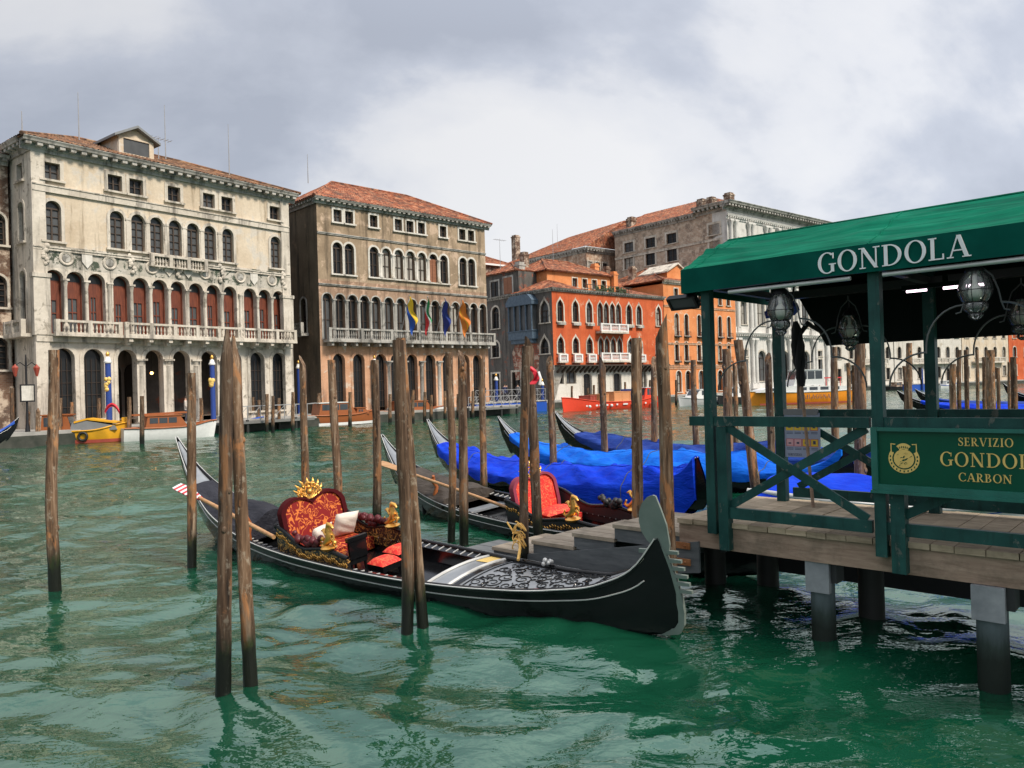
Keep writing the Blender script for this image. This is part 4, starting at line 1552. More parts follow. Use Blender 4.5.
wall(H4, LEFT, 14, GZ, ze4, [], M['orange'])
shell(H4, L4, 14, GZ, ze4, M['orange'], left=False)
hip_roof(H4, 0, L4, 0, 14, ze4 + .5, 2.8, 5, M['tile_red'], .5)
b = MB()
b.box(2.2, 1.0, ze4 + .4, 6.8, 6, ze4 + 2.0)
b.prism([(2.2, ze4 + 2.0), (6.8, ze4 + 2.0), (4.5, ze4 + 3.2)], .99, 6)
b.m = 1
for sg in (-1, 1):
    b.prism([(4.5 + sg * 2.7, ze4 + 1.85), (4.5 + sg * 2.7, ze4 + 2.05), (4.5, ze4 + 3.45), (4.5, ze4 + 3.25)], .7 + sg * .01, 6.1)
b.build('roof_gable', [M['orange'], M['stone']], H4)
b = MB()
tiled(b, (-7.5, 6.2, ze4 - .2), (1.0, 6.2, ze4 - .2), (1.0, 12, ze4 + 3.0), (-5.0, 12, ze4 + 3.0))
b.build('roof', M['tile_red'], H4)
for x, y in ((-5.5, 8), (-2.0, 9), (1.5, 7)):
    chimney(H4, x, y, ze4 + .4, 2.6, .9, 'orange' if x < -3 else 'brick_dark')

# ================================================================== GREAT WHITE PALACE WITH BRICK FLANK
H5 = thing('palace', 'tall white stone palace with a long bare brick flank and red tiled roof', 'palace', F5.loc, F5.rz)
L5 = F5.L
zc5 = 29.6
ops5 = []
for z0_, z1_ in ((20.3, 26.2), (11.6, 16.8), (2.4, 7.4)):
    for s_, w_ in ((3.8, 1.5), (8.6, 2.3), (13.2, 1.5), (15.5, 2.6), (17.8, 1.5), (22.4, 2.3), (27.2, 1.5)):
        big = w_ > 2
        ops5.append((s_, w_, z0_, z1_ if big else z0_ + 3.6, 'a' if big else 'r'))
        if not big:
            ops5.append((s_, w_, z0_ + 4.1, z0_ + 5.1, 'r'))
wall(H5, FRONT, L5, GZ, zc5, ops5, M['stone_white'], depth=.7)
for o in ops5:
    window(H5, FRONT, o, 'case', t=.26, stone='stone', depth=.4)
for z0_, z1_ in ((19.0, 28.0), (10.2, 18.0), (1.2, 9.2)):
    for s_ in (.6, 1.9, 5.6, 6.6, 10.6, 11.6, 14.4 - .1, 16.7, 19.4, 20.4, 24.4, 25.4, 29.2, L5 - .7):
        b = MB()
        b.box(s_ - .5, -.5, z0_, s_ + .5, -.003, z0_ + .9)
        b.lathe([(.36, .9), (.34, 1.2), (.32, (z1_ - z0_) * .6), (.28, z1_ - z0_ - .9), (.36, z1_ - z0_ - .55), (.46, z1_ - z0_ - .1)], 10, (s_, -.25, z0_))
        b.box(s_ - .5, -.6, z1_ - .1, s_ + .5, -.003, z1_ + .2)
        b.build('column', M['stone_white'], H5, smooth=40)
for z0_, o_ in ((18.2, .8), (9.4, .8), (28.2, .5)):
    cornice(H5, FRONT, -.4, L5 + .4, z0_, M['stone_white'], .8, o_, .6, 'entablature')
cornice(H5, FRONT, -1.2, L5 + 1.2, zc5, M['stone_grey'], 1.3, 1.5, .8)
cornice(H5, LEFT, 0, 6.0, zc5, M['stone_grey'], 1.3, 1.3, .8)
fl5 = []
pxs = [(587, 'u'), (672, 'u'), (755, 'u'), (923, 'u'), (587, 'l'), (672, 'l'), (757, 'l'), (927, 'l')]
F5l = Facade((A5.x - F5.d.y * 24, A5.y + F5.d.x * 24), (A5.x, A5.y))
zu0, zu1 = F5l.z(px3(755), py3(210)), F5l.z(px3(755), py3(170))
zl0, zl1 = F5l.z(px3(757), py3(280)), F5l.z(px3(757), py3(232))
for zx, kd in pxs:
    z0_, z1_ = (zu0, zu1) if kd == 'u' else (zl0, zl1)
    fl5.append((F5l.L - F5l.s(px3(zx), z0_), 2.1, z0_, z1_, 'r'))
wall(H5, LEFT, 24, GZ, zc5 + .02, fl5, M['brick'], s0=2.8)
wall(H5, LEFT, 2.8, GZ, zc5, [], M['stone_white'])
for o in fl5:
    window(H5, LEFT, o, 'case', t=.34, stone='stone', glass='glass')
band(H5, LEFT, 2.8, 24, zu0 - 1.0, zu0 - .6, .12, M['stone'])
cornice(H5, LEFT, 6.0, 24, zc5 - .3, M['stone_grey'], .9, .8, .6)
shell(H5, L5, 24, GZ, zc5, M['brick'], left=False)
# rear wing
WX = -5.4
b = MB()
b.box(WX, 26, GZ, 10, 48, zc5 - 3.2)
b.build('rear_wing', M['brick'], H5)
wing = [(-4.6 + 1.9 * k, 1.1, z, z + 1.6, 'r') for k in range(3) for z in (17.5, 20.5, 23.2)]
for o in wing:
    window(H5, lambda s, d, z: (s, 25.9 + d, z), o, 'case', t=.24, stone='stone', depth=-.02)
for k in range(4):
    window(H5, lambda s, d, z: (WX - .1 + d, s, z), (29.5 + 4.5 * k, 1.5, 21.5, 23.2, 'r'), 'case', t=.3, stone='stone', depth=-.02)
cornice(H5, lambda s, d, z: (WX + d, s, z), 25.5, 48.5, zc5 - 3.2, M['stone_grey'], .9, .8, .7)
cornice(H5, lambda s, d, z: (s, 26 + d, z), WX - .4, 10, zc5 - 3.2, M['stone_grey'], .9, .8, .7)
b = MB()
zr5 = zc5 + .55
tiled(b, (-.5, 24.5, zr5), (-.5, 3.0, zr5), (9, 9, zr5 + 4.5), (9, 24.5, zr5 + 4.5), .45, .6, .07)
tiled(b, (-.5, 3.0, zr5), (20, 3.0, zr5), (18, 9, zr5 + 4.5), (9, 9, zr5 + 4.5), .45, .6, .07)
tiled(b, (WX - .6, 48.5, zc5 - 2.2), (WX - .6, 25.4, zc5 - 2.2), (4.5, 25.4, zr5 + 3.0), (4.5, 40.5, zr5 + 2.4), .45, .6, .07)
tiled(b, (WX - .6, 25.4, zc5 - 2.2), (10, 25.4, zc5 - 2.2), (9, 24.4, zr5 + 4.4), (4.5, 25.4, zr5 + 3.0), .45, .6, .07)
tiled(b, (14, 48.5, zc5 - 2.2), (WX - .6, 48.5, zc5 - 2.2), (4.5, 40.5, zr5 + 2.4), (4.6, 40.5, zr5 + 2.4), .45, .6, .07)
b.build('roof', M['tile_red'], H5)
for x, y, h in ((3.0, 22.5, 3.0), (1.2, 21, 2.2), (1.6, 4.0, 2.6), (2.0, 6.2, 2.8), (4.5, 2.6, 3.4), (-4.2, 47.0, 3.0)):
    chimney(H5, x, y, zr5 - (5.5 if y > 40 else .6), h + (5 if y > 40 else 0), 1.25)
antenna(H5, -3, 36, zc5 - 2, 6)

# ================================================================== FAR SIDE OF THE BEND
far = [((63, 151), (80, 161), 15.0, 'white_wall', 'cream far palace with tall windows, just right of the white palace', 3, 5),
       ((80.3, 161.2), (101, 172.5), 14.0, 'white_wall', 'white far palace with a long pale balcony, seen under the awning', 3, 7),
       ((101.3, 172.7), (117, 181), 15.0, 'cream', 'beige far palace with blank lower walls, seen under the awning', 3, 5),
       ((117.3, 181.2), (150, 199), 13.0, 'red', 'far red house at the right edge, seen under the awning', 3, 8)]
for (pa, pb, hh, mt, lab, nr, nc) in far:
    F = Facade(pa, pb)
    hx = thing('palace' if mt != 'red' else 'house', lab, 'palace' if mt != 'red' else 'house', F.loc, F.rz)
    oo = []
    for r_ in range(nr):
        for c_ in range(nc):
            if r_ == 0 and c_ % 2:
                oo.append(((c_ + .5) * F.L / nc, 1.5, GZ + .3, 4.0, 'a'))
            else:
                oo.append(((c_ + .5) * F.L / nc, 1.3, 1.9 + 4.4 * r_, 4.3 + 4.4 * r_, 'a' if r_ == 1 else 'r'))
    wall(hx, FRONT, F.L, GZ, hh, oo, M[mt])
    for o in oo:
        window(hx, FRONT, o, 'case', t=.22, stone='stone')
    if mt != 'red':
        b = MB()
        b.box(F.L * .2, -1.0, 4.95, F.L * .85, -.005, 5.2)
        b.build('balcony_slab', M['stone'], hx)
        balustrade(hx, FRONT, F.L * .2, F.L * .85, 5.2, 1.0, -.8, M['white_wall'], .3, 2.4)
    cornice(hx, FRONT, -.3, F.L + .3, hh, M['stone'], .6, .6, .7)
    wall(hx, LEFT, 12, GZ, hh, [], M[mt])
    shell(hx, F.L, 12, GZ, hh, M[mt], left=False)
    hip_roof(hx, 0, F.L, 0, 12, hh + .6, 2.2, 4.5, M['tile_red'], .6, pitch=.5)

# ================================================================== MOORING POLES
def pole_mesh(base, top, r, rg, cut='flat'):
    r = r * .9
    base, top = Vector(base), Vector(top)
    foot = base + (base - top).normalized() * 0.5
    n, m = 14, 26
    ax = (top - foot)
    bend = Vector((rg.uniform(-1, 1), rg.uniform(-1, 1), 0)) * 0.022 * ax.length * 0.5
    ph = [rg.uniform(0, 6.28) for _ in range(6)]
    V, F = [], []
    for j in range(m + 1):
        v = j / m
        c = foot + ax * v + bend * math.sin(v * math.pi) + bend * 0.3 * math.sin(v * 9 + ph[0])
        for i in range(n):
            a = 2 * math.pi * i / n
            rr = r * (1.07 - 0.14 * v) * (1 + .05 * math.sin(2 * a + ph[1] + v * 3) + .04 * math.sin(3 * a + ph[2] - v * 5) + rg.uniform(-.045, .045))
            zz = 0
            if j >= m - 1 and cut == 'slant':
                zz = math.cos(a + ph[3]) * r * 1.9 * (1 if j == m else .45)
            if j == m and cut == 'point':
                rr *= .25
            if j == m - 1 and cut == 'point':
                zz = -.10 + rg.uniform(-.04, .04)
            V.append((c.x + rr * math.cos(a), c.y + rr * math.sin(a), c.z + zz))
    for j in range(m):
        for i in range(n):
            F.append((j * n + i, j * n + (i + 1) % n, (j + 1) * n + (i + 1) % n, (j + 1) * n + i))
    F.append(tuple(m * n + i for i in range(n)))
    b = MB()
    b.add(V, F)
    # a few knots and stubs
    for _ in range(rg.randint(2, 5)):
        v = rg.uniform(.25, .95)
        c = foot + ax * v + bend * math.sin(v * math.pi)
        a = rg.uniform(0, 6.28)
        b.ball((c.x + r * .82 * math.cos(a), c.y + r * .82 * math.sin(a), c.z), r * rg.uniform(.25, .42), 6, (1, 1, 1.5))
    return b


def mooring_pole(name, label, tpx, bpx, Y, r, group, cut='flat', dy=0.0):
    """tpx: where the top stands in the view, bpx: where it meets the water at distance Y"""
    if Y is None:
        base = onz(bpx[0], bpx[1], 0.0)
    else:
        base = at(bpx[0], bpx[1], Y)
        pz = Vector((base.x, Y, 0))
        # follow the vertical down to the water
        xs = topx(pz)[0]
        for _ in range(4):
            base = at(bpx[0] + (topx((base.x, Y, 0))[1] - bpx[1]) * 0.03, topx((base.x, Y, 0))[1], Y)
    base.z = 0.0
    top = at(tpx[0], tpx[1], base.y + dy)
    rg = random.Random(hash((round(base.x, 2), round(base.y, 2))) & 0xffff)
    o = pole_mesh(base, top, r, rg, cut).build(name, M['pole'], None, loc=tuple(base), smooth=55)
    return tag(o, label, 'mooring pole', group)


NEAR = 'mooring poles around the gondolas'
near_poles = [
    ('lone mooring pole with orange scraped knots, standing left of all gondolas', (54, 350), (56, 590), None, .083, 'flat'),
    ('thick leaning mooring pole in front, left one of the pair with touching pointed tops', (227, 330), (224, 700), None, .066, 'point'),
    ('thick leaning mooring pole in front, right one of the pair with touching pointed tops', (233, 336), (252, 692), None, .062, 'point'),
    ('thin mooring pole in front of the nearest gondola stern and its striped oar blade', (191, 373), (192, 567), None, .072, 'flat'),
    ('slim dark mooring pole rising behind the gilded crest of the heart shaped seat', (302, 362), (303, 490), 15.5, .085, 'slant'),
    ('slim mooring pole with pale sawn top, just right of the heart shaped seat', (331, 360), (337, 496), 14.5, .085, 'flat'),
    ('slim mooring pole behind the dark red roses of the nearest gondola', (375, 360), (376, 516), 14.0, .085, 'flat'),
    ('rough grey mooring pole beside the nearest gondola, left one of a crossing pair', (397, 340), (406, 632), None, .072, 'flat'),
    ('orange brown mooring pole beside the nearest gondola, right one of a crossing pair', (401, 338), (423, 627), None, .066, 'flat'),
    ('weedy mooring pole with a knobbly top, in front of the oar of the second gondola', (449, 352), (451, 539), None, .075, 'flat'),
    ('dark cracked mooring pole at the end of the lowest landing step', (462, 358), (464, 545), None, .082, 'slant'),
    ('slender mooring pole between the brown boat cover and the first blue cover', (482, 362), (484, 479), 16.8, .085, 'slant'),
    ('mooring pole at the landing steps with an orange rope below, before the red plush seat', (526, 346), (524, 556), 10.1, .068, 'flat'),
    ('dark leaning mooring pole with a red and white ribbon, before the red plush seat', (530, 345), (540, 530), 12.3, .085, 'slant'),
    ('thin grey mooring pole standing between the first and second blue boat covers', (549, 362), (552, 469), 19.0, .095, 'slant'),
    ('dark slim mooring pole standing between the azure and the navy boat covers', (602, 360), (605, 460), 21.5, .11, 'slant'),
    ('tall straight mooring pole right behind the landing, left of the bow iron', (637, 338), (637, 514), 10.6, .088, 'flat'),
    ('stout orange brown mooring pole with slanted top, touching the bow iron of the nearest gondola', (662, 326), (677, 625), None, .078, 'slant'),
    ('pale thin mooring pole behind the navy boat cover, left of the shelter', (654, 362), (655, 453), 24.0, .11, 'slant'),
    ('brown thin mooring pole behind the navy cover, just left of the shelter corner post', (693, 360), (697, 452), 23.0, .10, 'flat'),
]
for lab, t_, b_, Y, r_, cut in near_poles:
    mooring_pole('mooring_pole', lab, t_, b_, Y, r_, NEAR, cut)
RIGHTG = 'mooring poles seen through the shelter'
right_poles = [
    ('thick knotty mooring pole just right of the shelter corner post', (726, 349), (727, 440), 19.0, .12, 'flat'),
    ('thin mooring pole beside the leaning dark pole near the shelter corner post', (735, 366), (735, 440), 26.0, .09, 'slant'),
    ('dark leaning mooring pole inside the shelter opening, before the orange water bus bow', (738, 340), (756, 497), 15.0, .10, 'flat'),
    ('slim mooring pole with slanted tip before the bow of the orange water bus', (768, 359), (770, 440), 20.0, .10, 'slant'),
    ('slim mooring pole before the middle of the orange water bus', (799, 352), (800, 408), 24.0, .10, 'flat'),
    ('mooring pole before the stern of the orange water bus', (834, 347), (836, 480), 19.6, .10, 'flat'),
    ('thin mooring pole just right of the orange water bus stern, left of two', (848, 363), (849, 430), 34.0, .10, 'flat'),
    ('thin mooring pole just right of the orange water bus stern, right of two', (854, 365), (855, 430), 34.0, .10, 'flat'),
    ('stout mooring pole with a broad chamfered top, left of the second shelter post', (861, 347), (863, 470), 14.0, .105, 'slant'),
    ('thin mooring pole right beside the second shelter post', (883, 374), (883, 407), 36.0, .08, 'flat'),
    ('pale mooring pole with peeling bark left of the blue far pontoon', (909, 343), (909, 407), 28.0, .11, 'flat'),
    ('dark mooring pole touching the peeling one left of the blue far pontoon', (904, 366), (904, 407), 29.0, .07, 'flat'),
    ('mooring pole just left of the rear shelter post, right of the blue far pontoon', (929, 370), (929, 407), 30.0, .09, 'flat'),
    ('greyish mooring pole, first of the dense row right of the rear shelter post', (953, 364), (954, 407), 27.0, .12, 'flat'),
    ('taller mooring pole leaning on a grey one, right of the rear shelter post', (959, 350), (959, 407), 27.5, .08, 'flat'),
    ('lone straight mooring pole in the middle of the row under the awning', (966, 350), (967, 407), 28.0, .09, 'flat'),
    ('narrow mooring pole left of the tight cluster under the awning', (977, 350), (978, 407), 32.0, .07, 'flat'),
    ('reddish mooring pole of the tight cluster under the awning', (985, 357), (985, 407), 27.0, .10, 'flat'),
    ('widest mooring pole of the tight cluster under the awning', (990, 350), (992, 407), 26.0, .15, 'flat'),
    ('thin mooring pole right of the tight cluster, before the far quay', (998, 368), (999, 407), 33.0, .08, 'flat'),
    ('thin mooring pole left of the last far gondola stern', (1009, 362), (1009, 407), 34.0, .07, 'flat'),
    ('stout mooring pole before the far red house at the right edge', (1013, 357), (1014, 407), 26.0, .11, 'flat'),
]
for lab, t_, b_, Y, r_, cut in right_poles:
    mooring_pole('mooring_pole', lab, t_, b_, Y, r_, RIGHTG, cut)
FARG = 'mooring posts along the far quay'
far_left = [(12, 388, 440), (28, 410, 441), (38, 408, 442), (60, 398, 440), (72, 402, 438), (99, 398, 436), (129, 397, 437), (142, 396, 440), (201, 398, 432), (240, 395, 426), (253, 397, 424), (259, 400, 424), (267, 394, 427),
            (273, 396, 428), (279, 398, 425), (293, 392, 427)]
for i, (x, y0, y1) in enumerate(far_left):
    mooring_pole('mooring_post', 'short weathered mooring post by the pale palace quay, %s from the left edge' % ORD[i + 1], (x, y0), (x, y1 + 4.5), None, .13, FARG, 'point' if i in (1, 2) else 'flat')
far_mid = [(319, 393, 424), (350, 392, 424), (390, 394, 421), (413, 390, 421), (425, 392, 420), (431, 395, 420), (445, 391, 417), (458, 394, 416), (473, 391, 416)]
for i, (x, y0, y1) in enumerate(far_mid):
    mooring_pole('mooring_post', 'short mooring post by the brown palace quay, %s from the left of its row' % ORD[i + 1], (x, y0), (x, y1 + 2), None, .15, FARG)
far_r = [(572, 386, 406), (588, 388, 405), (594, 385, 405), (603, 388, 405), (625, 382, 404), (641, 384, 404), (650, 380, 404), (676, 380, 403)]
for i, (x, y0, y1) in enumerate(far_r):
    mooring_pole('mooring_post', 'thin mooring post by the red house quay, %s from the left of its row' % ORD[i + 1], (x, y0), (x, y1 + 2), None, .15, FARG)

# ribbon on one pole, rope on another
b = MB()
c0_, c1_ = at(527, 369, 12.1), at(535, 372, 12.0)
b.m = 0
b.tube([c0_, c0_.lerp(c1_, .5) + Vector((0, -.12, .03)), c1_], .035, 6)
P = []
for i in range(8):
    v = i / 7
    row = []
    for j in range(4):
        row.append(c1_ + Vector((-.04 + .035 * j + .06 * v * math.sin(v * 5), -.10 - .03 * math.sin(v * 6 + j), -.19 * v)))
    P.append(row)
b.grid(P)
b.m = 1
b.tube([c1_ + Vector((.05, -.12, 0)), c1_ + Vector((.08, -.14, -.1)), c1_ + Vector((.06, -.12, -.2))], .02, 6)
tag(b.build('ribbon', [M['red_cloth'], M['flag_white']], None, loc=tuple(c1_), smooth=60), 'red and white ribbon knotted round a leaning mooring pole', 'ribbon', None)
b = MB()
c0_ = at(519, 533, 9.95)
for k in range(16):
    a = random.uniform(0, 6.28)
    q = Vector((random.uniform(-.05, .05), random.uniform(-.02, .02), random.uniform(-.16, .12)))
    b.tube([c0_ + q + Vector((.045 * math.cos(a + t), .03 * math.sin(a + t), .05 * math.sin(a * 2 + t * 1.3))) for t in np.linspace(0, 4.5, 9)], .008, 5)
b.tube([at(507, 522, 10.0), at(514, 533, 9.95), c0_], .012, 5)
b.tube([c0_, at(520, 548, 9.9), at(518, 560, 9.7)], .02, 5)
tag(b.build('mooring_rope', M['rope_yellow'], None, loc=tuple(c0_), smooth=60), 'tangle of orange mooring rope at the foot of the pole by the steps', 'rope')


# ------------------------------------------------------------------ painted palina poles
def palina(label, px, ytop, ybase, gold=True, stripe=None):
    base = onz(px, ybase, 0)
    top = at(px, ytop, base.y)
    root = thing('painted_pole', label, 'painted pole', tuple(base), 0, 'blue painted mooring poles of the palaces')
    h = top.z
    b = MB()
    b.lathe([(.17, -.8), (.17, h * .5), (.16, h - .55)], 12)
    b.build('pole', M[stripe or 'pal_blue'], root, smooth=50)
    b = MB()
    b.lathe([(.21, h - .55), (.23, h - .45), (.17, h - .38), (.13, h - .2), (.05, h - .15)], 12)
    b.build('cap', M['white_paint'], root, smooth=50)
    b = MB()
    b.lathe([(.02, h - .15), (.1, h - .1), (.12, h), (.07, h + .1), (.02, h + .16)], 10)
    b.build('finial', M['gold'], root, smooth=50)
    if gold:
        b = MB()
        for k in range(9):
            a = -1.57 + random.uniform(-1, 1) * .8
            b.ball((.155 * math.cos(a), .155 * math.sin(a), h * .66 + random.uniform(-.35, .3)), random.uniform(.1, .17), 7, (1, .7, 1.1))
        b.build('emblem', M['gold_paint'], root, smooth=60)
    return root


palina('blue painted pole with gold emblem behind the yellow cargo boat', 110, 354, 441.5)
palina('blue painted pole with gold emblem, half hidden by the pointed pole pair', 214, 357, 433)
palina('blue painted pole at the left corner of the brown palace', 300, 362, 424, False)
palina('blue painted pole behind the slim pole with dark red roses', 376, 357, 421, False)
palina('blue painted pole with gold emblem before the brown palace arches', 437, 357, 416)
palina('blue painted pole with gold ball at the left end of the blue pontoon', 497, 375, 413, False)
palina('blue painted pole at the right end of the blue pontoon', 543, 380, 411, False)
palina('blue and white banded pole by the orange house', 706, 364, 403, False)

# ================================================================== GONDOLAS
DZ = -0.17
GX = [-5.6, -5.3, -4.8, -4, -3, -2, -1, 0, 1, 2, 3, 4, 4.6, 5.0, 5.25]
GZP = [1.72, 1.44, 1.10, .82, .63, .53, .48, .46, .455, .46, .49, .565, .68, .90, 1.22]
BX = [-5.6, -5, -4, -3, -2, -1, 0, 1, 2, 3, 4, 4.7, 5.05, 5.25]
BB = [.015, .13, .35, .52, .64, .70, .71, .69, .62, .50, .32, .155, .07, .02]
KX = [-5.6, -5.45, -5.1, -4.6, -4.0, -3, -1, 1, 3, 4.2, 4.8, 5.25]
KZ = [1.66, 1.15, .62, .25, .04, -.09, -.13, -.13, -.12, -.06, .02, .10]
SU = [0.0]
gun = lambda x: float(hermite(GX, GZP, np.array([x]))[0]) + DZ + SU[0] * max(0.0, (-x - 3.6) / 2.0) ** 2
beam_ = lambda x: float(hermite(BX, BB, np.array([x]))[0])
keel = lambda x: float(np.interp(x, KX, KZ)) + DZ * (.3 if x > -5 else 1.0) + SU[0] * max(0.0, (-x - 3.6) / 2.0) ** 2


def stem_dx(x, t):
    """forward bulge of the bow stem, t: 0 at the gunwale, 1 at the keel"""
    w = float(smoothstep((x - 3.6) / 1.65))
    return w * float(np.interp(t, [0, .25, .5, .75, .9, 1], [0, .10, .17, .19, .14, .03]))


SEC = [(1.0, 0), (.985, .12), (.96, .3), (.90, .55), (.80, .8), (.68, .94), (.5, 1.0), (.0, 1.0)]


class Gondola:
    def __init__(self, label, bow, stern, heel=0.0, hull_mat='black', ferro=True, group='moored gondolas', lift=0.0, su=0.0, deck0=2.35):
        SU[0] = su
        self.d0 = deck0
        bow, stern = Vector(bow), Vector(stern)
        d = bow - stern
        self.k = d.length / 11.05
        d.normalize()
        mid = bow - d * 5.45 * self.k
        self.yaw = math.atan2(d.y, d.x)
        self.W = Matrix.Translation((mid.x, mid.y, lift)) @ Matrix.Rotation(self.yaw, 4, 'Z') @ Matrix.Rotation(heel, 4, 'X')
        self.root = thing('gondola', label, 'gondola', (mid.x, mid.y, lift), self.yaw, group, heel)
        self.hull(hull_mat)
        self.decks()
        if ferro:
            self.ferro()

    def p(self, x, y, z):
        return (x * self.k, y, z)

    def place(self, o, x, y, z, rz=0.0, rx=0.0, ry=0.0):
        m = self.W @ Matrix.Translation((x * self.k, y, z)) @ Matrix.Rotation(rz, 4, 'Z') @ Matrix.Rotation(ry, 4, 'Y') @ Matrix.Rotation(rx, 4, 'X')
        o.matrix_basis = m
        return o

    def world(self, x, y, z):
        return self.W @ Vector((x * self.k, y, z))

    def hull(self, mat):
        xs = np.concatenate([np.linspace(-5.6, -4.4, 16), np.linspace(-4.2, 4.0, 40), np.linspace(4.1, 5.25, 18)])
        b = MB()
        P, Q = [], []
        for x in xs:
            g, kz, w = gun(x), keel(x), beam_(x)
            row, rin = [], []
            for sg, sec in ((1, SEC), (-1, SEC[::-1][1:])):
                for (fy, t) in sec:
                    row.append(self.p(x + stem_dx(x, t), sg * fy * w, g + (kz - g) * t))
            for sg in (1, -1):
                pts = [(.93, 0.0), (.90, .35), (.80, .7)]
                for fy, t in (pts if sg > 0 else pts[::-1]):
                    zb = max(kz + .1, .02)
                    rin.append(self.p(x, sg * max(0, fy * w - .02), g - .012 + (zb - g) * t * .97 if g > zb else g - .012))
            P.append(row)
            Q.append(rin)
        b.grid(P)
        b.grid([r for r, x in zip(Q, xs) if -4.6 < x < 4.2])
        h = b.build('hull', M[mat], self.root, smooth=50)
        # gunwale and light trim lines
        xx = np.concatenate([np.linspace(-5.58, 4.2, 60), np.linspace(4.3, 5.22, 14)])
        g_, s_ = MB(), MB()
        for sg in (1, -1):
            g_.tube([self.p(x, sg * beam_(x) * .985, gun(x) + .012) for x in xx], [max(.012, .034 * min(1, beam_(x) * 6)) for x in xx], 7)
            s_.tube([self.p(x, sg * (beam_(x) * .985 + .027 * min(1, beam_(x) * 6)), gun(x) + .028) for x in xx], .0085, 5)
            s_.tube([self.p(x + stem_dx(x, .19), sg * (beam_(x) * (.972) + .006), gun(x) + (keel(x) - gun(x)) * .19) for x in xx[2:-3]], .0075, 5)
        g_.build('gunwale', M['black'], self.root, smooth=60)
        s_.build('trim_line', M['silver'], self.root, smooth=60)

    def deck_z(self, x, y):
        w = max(.01, beam_(x))
        return gun(x) - .01 + .05 * (1 - (y / w) ** 2)

    def deck_piece(self, name, x0, x1, mat, n=26, drop=0.0, rise=0.0):
        P = []
        for x in np.linspace(x0, x1, n):
            w = max(.004, beam_(x) * .95)
            P.append([self.p(x, w * s, self.deck_z(x, w * s) - drop + rise) for s in np.linspace(-1, 1, 11)])
        b = MB()
        b.grid(P)
        return b.build(name, M[mat], self.root, smooth=50)

    def decks(self):
        self.deck_piece('bow_deck', self.d0, 5.2, 'deck', 30)
        self.deck_piece('stern_deck', -5.5, -3.1, 'deck', 26)
        b = MB()
        P = []
        for x in np.linspace(-3.4, self.d0 + .2, 24):
            w = beam_(x) * .74
            P.append([self.p(x, w * s, .03) for s in (-1, -.5, 0, .5, 1)])
        b.grid(P)
        for x in (-3.1, self.d0 + .01):
            w = beam_(x) * .93
            b.prism([(-w, .0), (w, .0), (w, gun(x) - .02), (0, gun(x) + .03), (-w, gun(x) - .02)], 0, .03, lambda s, d, z, x=x: self.p(x + d, s, z))
        b.build('floor', M['black_matt'], self.root)
        # slatted side deck strips and little thwarts aft
        b = MB()
        for sg in (1, -1):
            P = []
            for x in np.linspace(-3.1, self.d0, 30):
                w = beam_(x)
                P.append([self.p(x, sg * w * .95, gun(x) + .006), self.p(x, sg * (w * .95 - .13), gun(x) - .012)])
            b.grid(P)
        b.m = 1
        for sg in (1, -1):
            for x in np.arange(-3.0, self.d0 - .05, .16):
                w = beam_(x)
                b.beam(self.p(x, sg * w * .93, gun(x) + .008), self.p(x, sg * (w * .95 - .12), gun(x) - .006), .014, .012)
        b.build('side_deck', [M['black'], M['silver']], self.root)
        b = MB()
        for x in (-2.6, -1.5):
            w = beam_(x) * .9
            b.box(x * self.k - .14, -w, gun(x) - .16, x * self.k + .14, w, gun(x) - .12)
        b.build('thwart', M['deck'], self.root)

    def ferro(self):
        X = lambda s, d, z: (s * self.k, d, z)
        dz = DZ
        fz = lambda z: z + DZ * min(1.0, max(0.0, (z - .1) / .9))
        b = MB()
        blade = [(5.19, 1.10), (5.31, 1.05), (5.335, 1.16), (5.315, 1.36), (5.255, 1.52), (5.20, 1.645), (5.16, 1.655), (5.08, 1.63), (5.00, 1.565), (4.945, 1.47), (4.93, 1.37), (4.95, 1.27), (5.02, 1.18), (5.10, 1.13)]
        b.prism([(5.30 + (x - 5.26) * .86 + .02, z + dz) for x, z in blade], -.012, .012, X)
        pts = [(5.22, 1.12), (5.285, .95), (5.355, .75), (5.40, .55), (5.42, .35), (5.41, .22), (5.36, .13), (5.25, .09), (5.05, .055)]
        outer = [(5.315, 1.12), (5.37, .97), (5.43, .77), (5.475, .55), (5.49, .35), (5.475, .19), (5.41, .07), (5.26, .03), (5.05, .01)]
        b.prism([(x, fz(z)) for x, z in pts] + [(x, fz(z)) for x, z in outer[::-1]], -.02, .02, X)
        for i in range(6):
            z = 1.055 - .092 * i
            x = float(np.interp(-z, [-1.12, -.97, -.77, -.55], [5.305, 5.355, 5.415, 5.46]))
            b.prism([(x - .03, fz(z)), (x + .145, fz(z) + .012), (x + .145, fz(z) + .045), (x - .03, fz(z) + .04)], -.0155 - .0003 * i, .0155 + .0003 * i, X)
        b.prism([(5.22, 1.09 + dz), (5.0, 1.075 + dz), (5.0, 1.035 + dz), (5.24, 1.045 + dz)], -.0135, .0135, X)
        b.build('bow_iron', M['ferro'], self.root)

